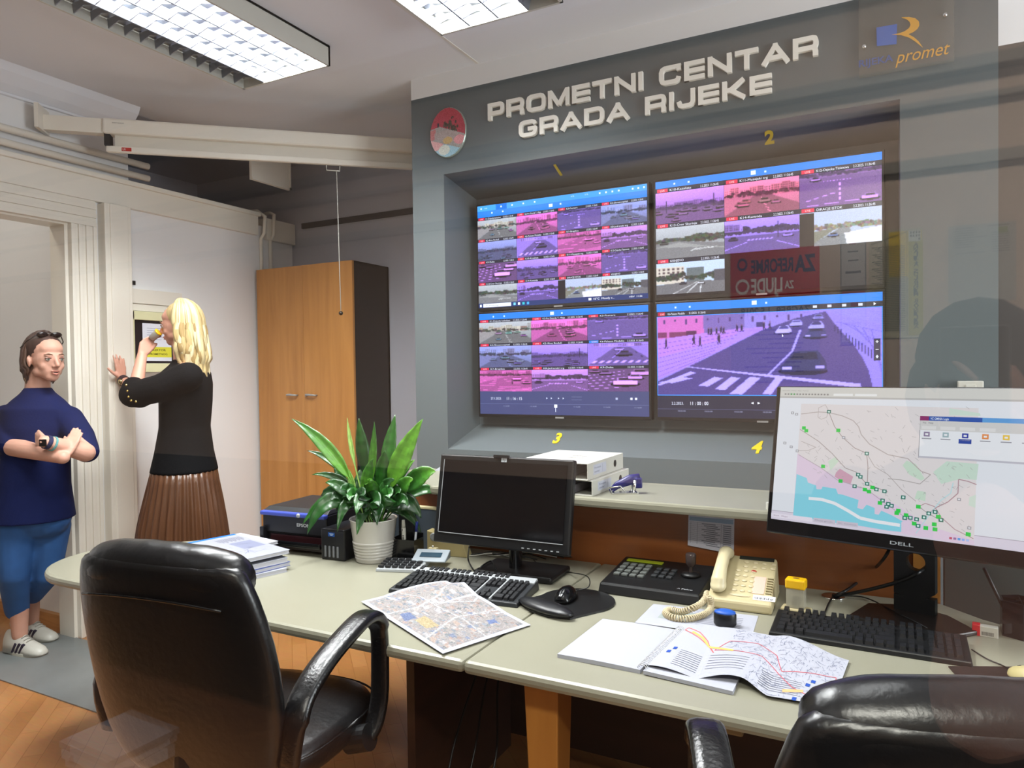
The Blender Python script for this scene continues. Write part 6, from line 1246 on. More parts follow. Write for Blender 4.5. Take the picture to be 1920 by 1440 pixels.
# ------------------------------------------------------------------ office chairs
def sring(w, d, cx, cy, z, n=24, p=3.2, tilt=0):
    o = []
    for k in range(n):
        a_ = 2*math.pi*k/n; c_, s_ = math.cos(a_), math.sin(a_)
        x = math.copysign(abs(c_)**(2/p), c_)*w/2; y = math.copysign(abs(s_)**(2/p), s_)*d/2
        o.append((cx+x, cy+y, z+tilt*y))
    return o
def office_chair(label, loc, rz, lift=0):
    t = thing('office_chair', label, 'office chair', loc, rz, 'black leather office chairs')
    m = MB(); R_ = []
    for z, w, y, d in ((.50, .34, -.235, .05), (.54, .45, -.245, .065), (.62, .535, -.262, .075), (.76, .575, -.285, .085), (.90, .565, -.31, .085), (1.01, .525, -.335, .08), (1.07, .48, -.345, .07), (1.085, .44, -.347, .05)):
        rg_ = sring(w, d, 0, y, z); R_.append([(x, yy+.22*x*x, zz) for x, yy, zz in rg_])
    m.loft(R_); m.build('backrest', M_LEATH, t, smooth=True, sub=1)
    m = MB(); R_ = []
    for k in range(13):
        u = k/12; x = -.235+.47*u; r = .056*min(1, (math.sin(math.pi*min(.96, max(.04, u)))*3)**.4); R_.append([(x, -.322+.22*x*x+r*1.0*math.cos(a_), 1.055-.28*x*x+(r*1.15)*math.sin(a_)+.0035*math.sin(u*40+2*a_)) for a_ in [2*math.pi*j/16 for j in range(16)]])
    m.loft(R_); m.build('headrest', M_LEATH, t, smooth=True, sub=1)
    m = MB(); m.tube([(x, -.372+.22*x*x-.003, 1.0-.25*x*x) for x in np.linspace(-.205, .205, 15)], .0035, 8); m.build('back_piping', M_LEATH2, t, smooth=True)
    m = MB(); R_ = [sring(.42, .40, 0, .0, .485), sring(.50, .49, 0, .005, .50), sring(.53, .52, 0, .01, .53), sring(.53, .52, 0, .01, .565), sring(.49, .48, 0, .01, .588), sring(.38, .36, 0, 0, .594)]
    m.loft(R_); m.build('seat', M_LEATH, t, smooth=True, sub=1)
    m = MB(); m.tube([(math.copysign(abs(math.cos(a_))**(2/3.2), math.cos(a_))*.266, .01+math.copysign(abs(math.sin(a_))**(2/3.2), math.sin(a_))*.261, .567) for a_ in np.linspace(0, 2*math.pi, 48)], .003, 6); m.build('seat_piping', M_LEATH2, t, smooth=True)
    for s in (-1, 1):
        m = MB(); X = .295*s
        path = [(X*.93, -.24, .60), (X, -.245, .69), (X, -.215, .75), (X, -.13, .80), (X, -.02, .835), (X, .05, .848), (X, .10, .835), (X, .125, .79), (X, .128, .70), (X, .12, .60), (X*.98, .09, .53), (X*.9, .05, .49)]
        P = [Vector(p) for p in path]; out = []
        for i in range(len(P)-1):
            p0, p1, p2_, p3 = P[max(i-1, 0)], P[i], P[i+1], P[min(i+2, len(P)-1)]
            for k in range(4): u = k/4; out.append(.5*((2*p1)+(-p0+p2_)*u+(2*p0-5*p1+4*p2_-p3)*u*u+(-p0+3*p1-3*p2_+p3)*u**3))
        out.append(P[-1]); rings = []
        for i, p in enumerate(out):
            d_ = (out[min(i+1, len(out)-1)]-out[max(i-1, 0)]).normalized(); sx_ = Vector((1, 0, 0)); nn = sx_.cross(d_).normalized(); u = i/len(out); w = .033 if .1 < u < .62 else .026; th = .016 if u < .62 else .014
            rings.append([tuple(p+sx_*math.copysign(abs(math.cos(a_))**.6, math.cos(a_))*w+nn*math.copysign(abs(math.sin(a_))**.8, math.sin(a_))*th) for a_ in [2*math.pi*k/14 for k in range(14)]])
        m.loft(rings); m.build('armrest', M_LEATH2, t, smooth=True)
        m = MB(); m.cyl((X*.80, .06, .505), (X*1.02, .06, .525), .035, 20); m.build('arm_mount', M_BLK, t, smooth=False)
    m = MB(); m.box((0, .0, .465), (.30, .30, .04), bev=.01); m.tube([(0, -.12, .47), (0, -.25, .47), (0, -.28, .56), (0, -.275, .68)], .028, 12, flat=.5); m.build('seat_mechanism', M_BLK, t)
    m = MB(); m.cyl((0, 0, .12), (0, 0, .45), .028, 20); m.build('gas_column', M_CHROME, t, smooth=True)
    for k in range(5):
        a_ = 2*math.pi*k/5+.3; m = MB(); e = (.30*math.cos(a_), .30*math.sin(a_), .085); m.tube([(0, 0, .13), (e[0]*.5, e[1]*.5, .115), e], [.03, .024, .018], 10, flat=.7); leg = m.build('base_arm', M_BLK, t, smooth=True)
        m = MB(); m.cyl((e[0]-.02*math.sin(a_), e[1]+.02*math.cos(a_), .03), (e[0]+.02*math.sin(a_), e[1]-.02*math.cos(a_), .03), .03, 16); m.box((e[0], e[1], .06), (.03, .03, .04)); m.build('castor', M_DGREY, leg)
    if lift:
        for ch in t.children:
            if ch.name.split('.')[0] not in ('base_arm', 'gas_column'): ch.location.z = lift
    return t
office_chair('black leather office chair at the left, seen from behind, with curved padded arm', (-1.515, 1.40, 0), math.radians(7))
office_chair('black leather office chair cut off by the bottom right corner of the picture', (.03, 1.25, 0), math.radians(19), .035)

# ================================================================== PEOPLE
RH = Vector((math.cos(YAW), math.sin(YAW), 0)); UP = Vector((0, 0, 1))
def skin(name, c):
    if name in MATS: return MATS[name]
    m = mat(name, c, .5, var=.10, scale=18); b = m.node_tree.nodes['Principled BSDF']; b.inputs['Subsurface Weight'].default_value = .12; b.inputs['Subsurface Radius'].default_value = (.02, .008, .005); return m
def frameM(c, S, F, U): return Matrix(((S.x, F.x, U.x, c.x), (S.y, F.y, U.y, c.y), (S.z, F.z, U.z, c.z), (0, 0, 0, 1)))
def head(m, M, k=1.0, mouth_open=0):
    """skull, face, nose, lips, chin, ears in the frame (x side, y forward, z up), eye level at z=0"""
    E = lambda c, r, rot=(0, 0, 0): m.ell([q*k for q in c], tuple(q*k for q in r), M=M, rot=rot, n=20)
    E((0, -.012, .045), (.074, .094, .078)); E((0, .018, .0), (.066, .072, .075)); E((0, .030, -.045), (.055, .052, .055)); E((0, .050, -.082), (.032, .030, .026)); E((0, .062, -.092), (.017, .016, .014))
    E((0, .045, .050), (.056, .040, .036)); E((0, .080, .018), (.046, .011, .008))
    for s in (-1, 1):
        E((s*.036, .050, -.032), (.022, .024, .024)); E((s*.045, .010, -.060), (.018, .035, .022)); E((s*.074, -.010, -.012), (.007, .016, .027), (0, s*.15, -.25*s)); E((s*.0115, .092, -.036), (.0075, .009, .007))
    m.caps(M @ Vector((0, .086*k, .012*k)), M @ Vector((0, .106*k, -.030*k)), .0075*k, .0105*k)
    E((0, .083, -.058), (.021, .010, .0055)); E((0, .081, -.068-.004*mouth_open), (.018, .010, .006))
def hand(m, wr, d, nrm, side, spread=.1, curl=.3, k=1.0, thumb=.9):
    """palm and five fingers; d finger direction, nrm palm normal (towards the palm side), side towards the thumb"""
    d, nrm, side = d.normalized(), nrm.normalized(), side.normalized()
    for q in (-1, -.33, .33, 1): m.caps(wr+side*.014*q*k+d*.008*k, wr+d*.085*k+side*.027*q*k, .014*k, .0115*k)
    for i, (q, L) in enumerate(((1, .070), (.33, .078), (-.33, .072), (-1, .056))):
        b = wr+d*.085*k+side*.027*q*k; dd = (d+side*q*spread).normalized(); p = b; c = 0; r = .0088
        for seg in (.46, .30, .24):
            c += curl; dv = (dd*math.cos(c)+nrm*math.sin(c)).normalized(); e = p+dv*L*seg*k*1.02; m.caps(p, e, r*k, (r-.0008)*k, 10); p = e; r -= .0009
    b = wr+d*.022*k+side*.024*k; t1 = (d*math.cos(thumb)+side*math.sin(thumb)+nrm*.15).normalized(); m.caps(b, b+t1*.042*k, .014*k, .0105*k, 10); t2 = (t1+d*.35).normalized(); m.caps(b+t1*.042*k, b+t1*.042*k+t2*.034*k, .0105*k, .0085*k, 10)
def face_parts(t, M, k, iris, brow, lips, mouth_open=0):
    for s in (-1, 1):
        c = M @ (Vector((s*.030, .076, .0))*k); m = MB(); m.ell((0, 0, 0), .0112*k, M=Matrix.Translation(c), n=16); e = m.build('eye', mat('eye_white', '#a89c94', .3), t, W=True, smooth=True)
        g = M @ (Vector((s*.031, .0852, .0))*k); m = MB(); m.ell((0, 0, 0), (.0052*k, .0028*k, .0052*k), M=frameM(g, *[M.to_3x3() @ Vector(v) for v in ((1, 0, 0), (0, 1, 0), (0, 0, 1))]), n=12); m.build('iris', mat(iris[0], iris[1], .2), e, W=True, smooth=True)
        m = MB(); m.tube([M @ (Vector(v)*k) for v in ((s*.014, .0885, .020), (s*.030, .088, .025), (s*.047, .074, .020))], [.0022*k, .003*k, .0015*k], 8); m.build('eyebrow', mat(brow[0], brow[1], .8), t, W=True, smooth=True)
        m = MB(); m.tube([M @ (Vector(v)*k) for v in ((s*.017, .084, .004), (s*.030, .0885, .0072), (s*.044, .077, .003))], .0026*k, 6); m.build('upper_eyelid', mat('lid_brown', '#7a4a3c', .6), t, W=True, smooth=True)  # brown line along the upper lid
    m = MB(); m.tube([M @ (Vector(v)*k) for v in ((-.020, .083, -.061), (-.010, .0915, -.0575), (0, .093, -.0595), (.010, .0915, -.0575), (.020, .083, -.061))], [.001*k, .0026*k, .0022*k, .0026*k, .001*k], 8)
    m.tube([M @ (Vector(v)*k) for v in ((-.019, .083, -.063-.004*mouth_open), (0, .0915, -.069-.006*mouth_open), (.019, .083, -.063-.004*mouth_open))], [.001*k, .0032*k, .001*k], 8); m.build('lips', mat('lips_'+lips[1:], lips, .4), t, W=True, smooth=True)
    if mouth_open: m = MB(); m.ell((0, .086*k, -.0645*k), (.012*k, .005*k, .0035*k*mouth_open), M=M); m.build('mouth_opening', mat('mouth_dark', '#4a1c1c', .5), t, W=True, smooth=True)
def hairdo(t, C, S, F, k, n, a0, a1, length, cols, wave=.012, rad=.013, seed=1, flare=.10, top=.118, back=.106, part=0, droop=0):
    """locks fanned round the head: angle 0 = back, +-pi = front"""
    R = random.Random(seed); m = MB()
    ms = [mat('hair_'+c[1:], c, .42, var=.35, scale=60, stretch=(1, 1, .1), spec=.4) for c in cols]
    m.use(ms[0]); m.ell((0, 0, 0), (.078*k, .092*k, .080*k), M=frameM(C+UP*.052*k-F*.022*k, S, F, UP), n=24)
    for i in range(n):
        u = (i+.5)/n; a = a0+(a1-a0)*u+R.uniform(-.06, .06); dv = (-F*math.cos(a)+S*math.sin(a)); lay = R.choice((0, .006, .012)); m.use(R.choice(ms))
        L = length(a)*R.uniform(.86, 1.05)*k; rr = (back+lay)*k; ph = R.uniform(0, 6); base = C+UP*(top+lay*.4)*k-F*.012*k+S*part*k
        pts = []
        for j in range(7):
            th = j/6*math.pi/2; rs = rr*(.80 if abs(math.sin(a)) > .5 else .95); pts.append(C-F*.012*k+S*part*k*(1-j/6)+dv*rs*math.sin(th)*(1 if j else .1)+UP*(top*k*math.cos(th)+.006*math.cos(th)+lay*k*.5*math.cos(th)+.012*k))
        e = pts[-1]
        for j in range(1, 11):
            v = j/10; w = wave*math.sin(v*7+ph)*v**.3; pts.append(e-UP*L*v+dv*(flare*(-.25 if v > .5 else .1)*v*k*.5)+dv.cross(UP)*w+dv*w*.6-F*droop*v)
        rs = [rad*k*(.55+.6*math.sin(math.pi*min(1, .2+q/len(pts)*.75))) for q in range(len(pts))]; rs[-1] = .0015; rs[-2] = rad*k*.45
        m.tube(pts, rs, 7, flat=.6)
    return m.build('hair', None, t, W=True, smooth=True)
def garment(rings, name, m_, t, pleat=None, n=48, extra=None, remesh=0):
    """rings: (centre, side half, depth half) along the body, S/F axes given per ring"""
    m = MB(); R_ = []
    for (c, a, b, A, B, pl) in rings:
        R_.append([tuple(Vector(c)+A*(a*math.cos(2*math.pi*k/n)*(1+pl*math.cos(2*math.pi*k*(pleat or 0)/n)))+B*(b*math.sin(2*math.pi*k/n)*(1+pl*math.cos(2*math.pi*k*(pleat or 0)/n)))) for k in range(n)])
    m.loft(R_)
    if extra: extra(m)
    return m.build(name, m_, t, W=True, smooth=True, remesh=remesh)

# ---- blonde woman facing the left wall
DB = 3.92
def B(px, py, dd=0): return dep(px, py, DB+dd)
org = B(345, 1000); t = thing('person', 'person with long blonde hair, black sweater and pleated copper skirt leaning to the intercom panel', 'person', (org.x, org.y, 0))
SK = skin('skin_light', '#c9937e'); Fb = -RH; Sb = FH
m = MB(); cB = B(336, 611); MH = frameM(cB, (Sb+Fb*.0).normalized(), (Fb+UP*-.05).normalized(), (UP+Fb*.10).normalized()); head(m, MH, .98)
m.caps(B(341, 640), B(346, 690), .050, .055); m.caps(B(348, 700, -.10), B(346, 702, .12), .06, .06); m.caps(B(348, 720), B(345, 860), .11, .12)
# arms: near arm bent up to the mouth, far arm stretched to the door casing
sh1, el1, wr1 = B(352, 706, -.15), B(252, 742, -.17), B(266, 668, -.05); m.chain([sh1, el1], [.045, .042]); m.chain([el1, wr1], [.043, .026])
hand(m, wr1, (B(281, 622, .0)-wr1), RH*.7+FH*.2, FH*.6+RH*.6, .04, .42, .92, .5)
hw = onX(222, 700, XL+.105); sh2, el2, wr2 = B(348, 708, .15), B(272, 742, .22), onX(229, 712, XL+.12); m.chain([sh2, el2], [.045, .042]); m.chain([el2, wr2], [.042, .027])
hand(m, wr2, (onX(221, 655, XL+.09)-wr2), Vector((-1, 0, .0)), Vector((0, -1, .1)), .12, .05, .92, 1.0)
ft = B(350, 1000); 
for sgn in (-1, 1):
    hx_ = ft+FH*.09*sgn; m.chain([Vector((hx_.x, hx_.y, .92)), Vector((hx_.x, hx_.y, .50)), Vector((hx_.x-.0, hx_.y, .12))], [.085, .052, .034]); m.caps((hx_.x, hx_.y, .07), Vector((hx_.x, hx_.y, .05))-RH*.12, .033, .028)
m.build('body', SK, t, W=True, remesh=.0055)
face_parts(t, MH, .98, ('iris_blue', '#4a5a68'), ('brow_brown', '#8a6642'), '#b5605a')
for sgn in (-1, 1):
    hx_ = ft+FH*.09*sgn; m = MB(); m.caps(Vector((hx_.x, hx_.y, .055))+RH*.045, Vector((hx_.x, hx_.y, .034))-RH*.13, .036, .030); m.cyl((hx_.x+RH.x*.04, hx_.y+RH.y*.04, 0), (hx_.x+RH.x*.04, hx_.y+RH.y*.04, .06), .022); m.build('shoe', M_BLK, t, W=True, smooth=True)
M_KNIT = mat('black_knit', '#08080a', .9, bump=.15, bscale=220, spec=.2)
px2 = DB/FPX
def brings(L, mtl, name, **kw): return garment([(B(x, y), h*px2, d, RH, FH, p) for (x, y, h, d, p) in L], name, mtl, t, **kw)
def sleeves(m):
    m.chain([sh1, B(300, 728, -.17), B(250, 740, -.17)], [.078, .074, .070]); a_, b_ = B(262, 744, -.17), B(250, 722, -.15); m.chain([B(262, 742, -.17), B(251, 727, -.155)], [.066, .060])
    m.chain([sh2, B(300, 728, .18), B(270, 742, .2)], [.072, .066, .06]); m.caps(B(352, 705, -.08), B(352, 705, .08), .075, .075)
brings([(343, 674, 17, .055, 0), (346, 684, 24, .10, 0), (349, 698, 40, .17, 0), (349, 720, 44, .175, 0), (349, 755, 44, .165, 0), (347, 800, 43, .150, 0), (346, 845, 50, .165, 0), (346, 884, 59, .185, 0)], M_KNIT, 'sweater', extra=sleeves, remesh=.008)
m = MB()
for x, y in ((237, 722), (239, 733), (241, 744), (246, 751), (255, 753)): p = B(x, y, -.245); m.ell((0, 0, 0), .0065, M=Matrix.Translation(p), n=10)
m.build('cuff_buttons', mat('brass_button', '#c9a860', .2, .9), t, W=True, smooth=True)
M_SAT = mat('copper_satin', '#573824', .3, var=.25, scale=4, stretch=(6, 6, .5), spec=.6)
zr = [(346, 876, 56, .175, .005), (345, 900, 60, .185, .02), (344, 940, 68, .20, .035), (343, 980, 75, .215, .045), (343, 1040, 83, .235, .05), (343, 1120, 92, .26, .055)]
brings(zr, M_SAT, 'pleated_skirt', pleat=34, n=204)
hairdo(t, cB, Sb, Fb, 1.03, 130, -1.5, 1.75, lambda a: .17+.20*max(0, math.cos(a*.5))**1.5, ['#c4ab78', '#d6c292', '#a98d5c', '#e0d0a6'], wave=.016, rad=.014, seed=3, flare=.2, droop=.04)
m = MB(); wa = (wr2-el2).normalized(); c0 = wr2-wa*.012; m.tube([c0-wa*.012, c0+wa*.012], .033, 20); wt = m.build('watch_strap', mat('dark_leather_strap', '#2c1c22', .4), t, W=True); m = MB(); m.ell((0, 0, 0), (.017, .017, .017), M=Matrix.Translation(c0-FH*.026-UP*.006)); m.build('watch_case', mat('gold_case', '#b09a70', .25, .9), wt, W=True, smooth=True)
cp_ = B(291, 628, -.02); o = thing('coffee_cup', 'small cup with yellow rim held to the lips of the blonde woman', 'cup', cp_)
m = MB(); m.lathe([(.015, -.03), (.020, .02), (.021, .022)], 20, Euler((0, .9, YAW)).to_matrix().to_4x4()); m.build('cup_body', M_WHITE, o, smooth=True); m = MB(); m.lathe([(.0215, .018), (.0225, .020), (.0225, .026), (.020, .027)], 20, Euler((0, .9, YAW)).to_matrix().to_4x4()); m.build('yellow_rim', mat('warm_yellow', '#d9a90e', .35), o, smooth=True)

# ---- woman with folded arms in the doorway
DN = 3.80
def N(px, py, dd=0): return dep(px, py, DN+dd)
org = onz(48, 1215, 0); t = thing('person', 'person with folded arms in a navy top, jeans and white sneakers standing in the doorway', 'person', (org.x, org.y, 0))
SK2 = skin('skin_fair', '#cd9c88'); F2 = (RH*.86-FH*.5).normalized(); S2 = UP.cross(F2)*-1
cN = N(86, 674, -.03); MH2 = frameM(cN, F2.cross(UP).normalized(), F2, UP); px3 = DN/FPX
m = MB(); head(m, MH2, 1.08, 1); m.caps(N(72, 700), N(70, 742), .056, .062); m.caps(N(30, 780), N(118, 780), .045, .045); m.caps(N(68, 790), N(62, 960), .11, .12)
s1, e1, w1 = N(14, 785, .02), N(26, 838, -.13), N(118, 858, -.25); m.chain([s1, e1], [.05, .046]); m.chain([e1, w1], [.050, .032]); hand(m, N(126, 850, -.23), (N(143, 812, -.17)-N(126, 850, -.23)), -F2*.2+FH, RH*-.6+UP*.2, .04, .12, .9, .5)
s2, e2, w2 = N(128, 787, .02), N(160, 848, -.12), N(84, 828, -.29); m.chain([s2, e2], [.05, .047]); m.chain([e2, w2], [.050, .031]); hand(m, w2, (N(62, 822, -.22)-w2), FH, UP, .02, .3, .9, .4)
fl_ = [onz(38, 1225, 0), onz(60, 1198, 0)]
for p, kx, dd in ((fl_[0], 26, -.02), (fl_[1], 92, .10)):
    m.chain([Vector((p.x, p.y, .30)), Vector((p.x, p.y, .10))], [.05, .038]); m.caps(Vector((p.x, p.y, .06)), Vector((p.x, p.y, .04))+RH*.06, .026, .02)
m.build('body', SK2, t, W=True, remesh=.0055)
face_parts(t, MH2, 1.08, ('iris_green', '#4a5248'), ('brow_dark', '#6b4c38'), '#b0685c', 1)
M_TOPREFL = mat('jersey_reflected_blue', '#111a44', .9, bump=.1, bscale=120, spec=.2)  # blue of a glass reflection put into the cloth colour
def sl2(m):
    m.chain([s1, N(12, 812, -.05), N(22, 834, -.11)], [.078, .074, .064]); m.chain([s2, N(150, 818, -.03), N(163, 846, -.09)], [.076, .070, .060]); m.caps(N(30, 782), N(115, 782), .075, .075)
garment([(N(x, y), h*px3, d, RH, FH, 0) for (x, y, h, d) in ((71, 726, 21, .062), (71, 736, 27, .08), (71, 750, 45, .10), (70, 766, 60, .13), (68, 800, 60, .15), (66, 850, 58, .155), (64, 910, 60, .17), (62, 973, 70, .195))], 'top', M_TOPREFL, t, extra=sl2, remesh=.008)
M_JEAN = mat('jeans_reflected_blue', '#2f5f9e', .8, var=.2, scale=12, bump=.15, bscale=300)  # reflected blue put into the trouser colour as well
m = MB(); m.caps(N(42, 965), N(84, 965), .13, .13); m.chain([N(32, 985, -.04), N(26, 1075, -.05), Vector((fl_[0].x-.02, fl_[0].y, .24))], [.112, .074, .060]); m.chain([N(92, 985, .06), N(88, 1075, .07), Vector((fl_[1].x+.02, fl_[1].y, .26))], [.106, .072, .056])
m.build('jeans', M_JEAN, t, W=True, remesh=.009)
for i, p in enumerate(fl_):
    d_ = (RH*.95-FH*.3).normalized(); w_ = UP.cross(d_); MS = Matrix(((d_.x, w_.x, 0, p.x-d_.x*.05), (d_.y, w_.y, 0, p.y-d_.y*.05), (d_.z, w_.z, 1, 0), (0, 0, 0, 1)))
    m = MB(); R_ = []
    for x, w, h in ((-.045, .026, .10), (-.03, .038, .125), (.02, .043, .13), (.06, .044, .115), (.10, .047, .088), (.15, .049, .068), (.19, .044, .056), (.215, .032, .042), (.226, .015, .028)):
        R_.append([(x, w*math.cos(a_), .012+max(0, (h-.012))*max(0, math.sin(a_))**.8 if math.sin(a_) > 0 else .012) for a_ in [2*math.pi*k/20 for k in range(20)]])
    m.loft(R_, MS); sh_ = m.build('sneaker', mat('white_leather', '#bdbbb2', .4), t, W=True, smooth=True)
    m = MB(); o_ = [(.105+.128*math.cos(a_), .049*math.sin(a_)*(1.0+.12*math.cos(a_))) for a_ in [2*math.pi*k/28 for k in range(28)]]; m.prism([(x-.012, y) for x, y in o_], 0, .022, MS); m.build('rubber_sole', mat('offwhite_rubber', '#c4c1b4', .5), sh_, W=True, bevel=.003)
    for q in range(3):
        m = MB(); x = .055+.026*q; sd_ = -1
        m.hexa([MS @ Vector(v) for v in ((x-.012, sd_*.0485, .022), (x, sd_*.0490, .022), (x, sd_*.040, .022), (x-.012, sd_*.039, .022))], [MS @ Vector(v) for v in ((x+.010, sd_*.0435, .072), (x+.022, sd_*.0435, .066), (x+.022, sd_*.030, .066), (x+.010, sd_*.030, .072))]); m.build('dark_stripe', mat('dark_stripe', '#241a30', .5), sh_, W=True)
    m = MB()
    for q in range(6): x = .035+.018*q; z = float(np.interp(x, [.02, .06, .10, .15], [.132, .119, .093, .072])); m.tube([MS @ Vector((x, -.022, z-.006)), MS @ Vector((x+.004, 0, z+.004)), MS @ Vector((x, .022, z-.006))], .0028, 6)
    m.caps(MS @ Vector((.02, 0, .12)), MS @ Vector((.0, 0, .16)), .018, .014); m.build('laces', M_WHITE, sh_, W=True, smooth=True)
hairdo(t, cN+UP*.0, F2.cross(UP).normalized(), F2, 1.10, 80, -1.3, 1.3, lambda a: .125 if abs(a) < 1.1 else .10, ['#4a3630', '#5a4236', '#3c2b26', '#a08560'], wave=.004, rad=.014, seed=5, top=.112, back=.10)
m = MB()
for s_ in (-1, 1): m.ell((0, 0, 0), (.030, .012, .018), M=MH2 @ TM((s_*.034, .040, .128), (-.6, 0, 0)))
m.tube([MH2 @ Vector((-.03, .046, .130)), MH2 @ Vector((0, .052, .136)), MH2 @ Vector((.03, .046, .130))], .003, 8)
for s_ in (-1, 1): m.tube([MH2 @ Vector((s_*.06, .035, .125)), MH2 @ Vector((s_*.090, .0, .095)), MH2 @ Vector((s_*.098, -.05, .06))], .003, 6)
m.build('sunglasses_on_head', mat('sunglass_brown', '#1c1414', .12), t, W=True, smooth=True)
wa = (w2-e2).normalized(); c0 = w2-wa*.012; m = MB(); m.tube([c0-wa*.010, c0+wa*.010], .035, 20); wt = m.build('watch_strap', mat('navy_strap', '#22284a', .5), t, W=True); m = MB(); m.box((0, 0, 0), (.034, .012, .036), (0, 0, YAW), .004, Matrix.Translation(c0-FH*.033)); m.build('watch_face', M_BLKG, wt, W=True)
c0 = w2-wa*.040; m = MB(); m.tube([c0-wa*.005, c0+wa*.005], .0375, 20); m.build('teal_bracelet', mat('teal_band', '#5a9a9a', .5), t, W=True)

# ---- visitor taking the picture: only seen as a dark reflection in the glass
t = thing('person', 'dark-clothed person behind the camera, seen only as a dark reflection in the glass', 'person', (.14, -.50, 0))
m = MB(); c0 = Vector((.15, -.50, 1.46)); Fp = Vector((0, 1, 0)); MP = frameM(c0, Vector((1, 0, 0)), Fp, UP); head(m, MP, 1.05)
m.caps((.15, -.51, 1.38), (.15, -.51, 1.30), .055, .06); m.caps((.15, -.52, 1.2), (.15, -.52, .9), .14, .14)
eR, wR = Vector((.44, -.38, 1.12)), Vector((.17, -.12, 1.38)); m.chain([Vector((.36, -.50, 1.25)), eR, wR], [.05, .042, .028]); hand(m, wR, Vector((-.5, .3, .8)), Vector((-.3, 1, 0)), Vector((-.6, 0, .6)), .05, .3, .95)
m.build('body', skin('skin_light', '#c9937e'), t, W=True, remesh=.008)
M_DKC = mat('black_cloth', '#0b0c10', .9)
m = MB(); m.loft([[(.15+a*math.cos(q), -.52+b*math.sin(q), z) for q in [2*math.pi*k/28 for k in range(28)]] for z, a, b in ((1.37, .06, .055), (1.33, .12, .08), (1.27, .21, .11), (1.15, .215, .13), (.95, .19, .12), (.78, .20, .13))]); m.chain([Vector((.36, -.51, 1.24)), eR, wR-Vector((-.04, -.05, .05))], [.07, .06, .045]); m.chain([Vector((-.06, -.51, 1.24)), Vector((-.10, -.48, 1.0)), Vector((-.07, -.42, .76))], [.07, .058, .045]); m.build('sweater', M_DKC, t, W=True, remesh=.01)
m = MB(); m.chain([Vector((.15, -.52, .82)), Vector((.14, -.51, .45)), Vector((.14, -.52, .06))], [.11, .07, .05]); m.chain([Vector((.33, -.52, .82)), Vector((.34, -.51, .45)), Vector((.34, -.52, .06))], [.11, .07, .05]); m.build('trousers', M_DKC, t, W=True, remesh=.01)
for x in (.14, .34): m = MB(); m.caps((x, -.54, .045), (x, -.40, .04), .042, .036); m.build('shoe', M_BLK, t, W=True, smooth=True)
m = MB(); m.ell((0, 0, 0), (.10, .11, .105), M=Matrix.Translation(c0+Vector((0, -.022, .055)))); m.ell((0, 0, 0), (.115, .07, .13), M=Matrix.Translation(c0+Vector((0, -.07, -.02)))); m.build('hair', M_DKC, t, W=True, smooth=True)
ph = thing('smartphone', 'dark phone held by the person behind the camera', 'phone', (.10, -.06, 1.47)); m = MB(); m.box((0, 0, 0), (.075, .008, .155), bev=.003); m.build('case', M_BLK, ph)

# ------------------------------------------------------------------ visitors' side: posters on the wall, table with papers (all seen as reflections)
def wposter(name, label, x0, x1, z0, z1, draw):
    o = thing(name, label, 'poster', (x1, -1.998, z1)); m = MB(); m.bb((-(x1-x0), 0, -(z1-z0)), (0, .0015, 0)); m.build('sheet', mat('poster_paper', '#a9a49c', .7), o)
    c = Canvas(planef((0, .0016, 0), (-(x1-x0), 0, 0), (0, 0, -(z1-z0)), (0, 1, 0)), .0003); draw(c); c.build('print', cmat('print_matt'), o)
def red_poster(c):
    c.rect(0, 0, 1, .36, '#c02830'); c.up(); c.text(.05, .18, .17, 'ZA', '#1c2258', fit=.22, bold=.04); c.text(.28, .17, .14, 'REFORME', '#1c2258', fit=.48, bold=.03); c.text(.28, .30, .08, 'ZA', '#e6dcd8', fit=.1, bold=.03); c.text(.40, .32, .15, 'LJUDE', '#f0e6e2', fit=.36, bold=.03)
    P = [(.86+.07*math.cos(a_), .27+.05*math.sin(a_)) for a_ in np.linspace(0, 6.28, 20)]; c.line(P, .022, '#e6dcd8'); P = [(.86+.05*math.cos(a_), .10+.04*math.sin(a_)) for a_ in np.linspace(0, 6.28, 20)]; c.line(P, .022, '#232a5e')
    c.text(.10, .49, .08, 'ZAGREB, 1.5.2018.', '#2c2c30', fit=.8, bold=.02)
    for k in range(10): c.rect(.18+.02*(k % 3), .60+.035*k, .62-.08*(k % 4), .012, '#6a6668')
def yellow_poster(c):
    c.rect(.0, 0, 1, 1, '#b7ad92'); c.up(); c.rect(.02, .02, .60, .42, '#d8b41c'); c.rect(.02, .02, .30, .97, '#b3a650') if False else None; c.up(); c.poly([(.55, .1), (.95, .16), (.55, .42)], '#b9b2a2') if False else None
    c.rect(0, .12, .26, .86, '#b0a03c'); c.up(); c.rect(.04, .02, .22, .1, '#c8c4ba')
    for k in range(9): c.rect(.05+.05*(k % 4), .03+.03*(k//4), .03, .02, '#26241c')
    for k in range(48): c.rect(.32, .15+.0165*k, .62-.05*((k*5) % 4), .006, '#4e4a40')
    c.rect(.285, .02, .006, .96, '#26241c'); c.line([(.3, .03), (.95, .12)], .006, '#26241c'); c.text(.20, .20, .14, 'UNICOBRAIN SA SOLARIJIM RAVNELIMA', '#1f2a22', fit=1.35*1.0, rot=-math.pi/2) if False else None
    for k, ch in enumerate('ANALIZA SOLARNIM RAVNILIMA'): c.text(.08, .17+.03*k, .05, ch, '#222a24', fit=.09, bold=.02) if ch != ' ' else None
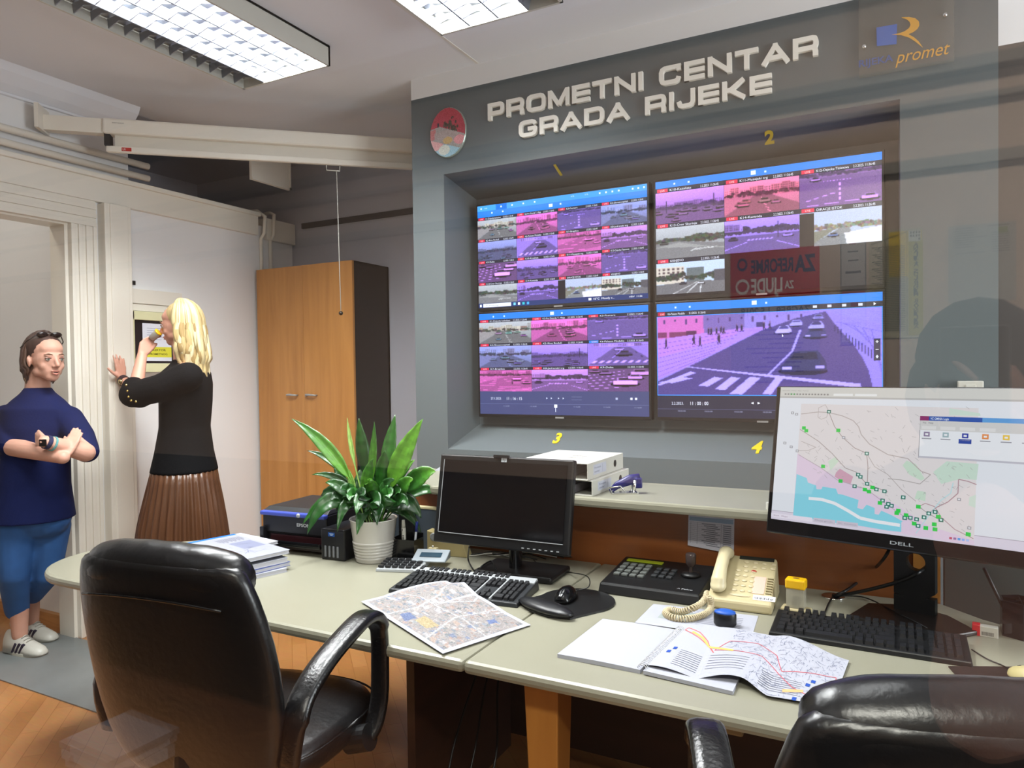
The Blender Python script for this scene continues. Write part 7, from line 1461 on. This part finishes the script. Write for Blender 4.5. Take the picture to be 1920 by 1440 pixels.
def cert(c):
    c.rect(0, 0, 1, 1, '#8a8484'); c.up(); c.rect(.05, .02, .9, .45, '#b4b0ae'); c.rect(.05, .52, .9, .46, '#b4b0ae'); c.up(); c.rect(.05, .52, .9, .03, '#9a2a30'); c.rect(.4, .06, .25, .04, '#9a2a30'); c.rect(.3, .16, .4, .01, '#55505a'); c.rect(.3, .24, .4, .01, '#55505a'); c.rect(.2, .34, .6, .02, '#6a6670'); c.rect(.3, .62, .3, .04, '#9a2a30'); c.rect(.2, .8, .6, .02, '#6a6670')
def notice(c):
    c.rect(.12, .06, .14, .08, '#8f9a6a'); c.rect(.1, .03, .3, .01, '#5a5a5c')
    for k in range(9): c.rect(.6, .04+.03*k, .3, .008, '#77767a'); c.rect(.1, .12+.03*k, .25, .008, '#77767a')
    c.rect(.42, .16, .45, .008, '#77767a'); c.rect(.42, .36, .45, .008, '#77767a')
wposter('event_poster', 'red and white poster on the visitors wall, mirrored in the screens at right', -.553, -.219, 1.44, 1.965, red_poster)
wposter('framed_certificates', 'two certificates on the visitors wall between the red and the yellow poster', -.147, -.058, 1.58, 2.0, cert)
wposter('text_poster', 'yellow and white text poster on the visitors wall, mirrored right of the screens', -.05, .126, 1.60, 1.998, yellow_poster)
wposter('white_notice', 'large white notice sheet on the visitors wall, rightmost of the reflected papers', .205, .405, 1.72, 1.992, notice)
t = thing('visitors_table', 'brown table on the visitors side, mirrored at the lower left', 'table', (-1.35, .06, 0))
m = MB(); m.bb((-.7, -.22, .71), (.5, .2, .745), .004); m.build('table_top', wood('dark_table_wood', '#3a2013', '#4d2b18', .5, (1, 6, 1), 3), t)
for x, y in ((-.65, -.18), (.45, -.18), (-.65, .16), (.45, .16)): m = MB(); m.bb((x-.025, y-.025, 0), (x+.025, y+.025, .71)); m.build('leg', M_CHERRY, t)
for k, (w, d, h, a_, lb, cc) in enumerate(((.15, .12, .022, .1, 'white papers at the bottom of the stack on the visitors table', '#8e8a90'), (.15, .12, .018, -.05, 'loose white papers in the middle of the stack on the visitors table', '#98949a'), (.16, .13, .012, .04, 'blue-edged folder lying on top of the stack on the visitors table', '#6c6870'))):
    z = .7455+(0, .0225, .041)[k]; m = MB(); m.box((0, 0, h/2), (w, d, h), (0, 0, a_), .001); o = m.build('document_pile', mat('pile_%d' % k, cc, .7)); o.location = (-1.33, .13, z); tag(o, lb, 'papers', 'papers on the visitors table')
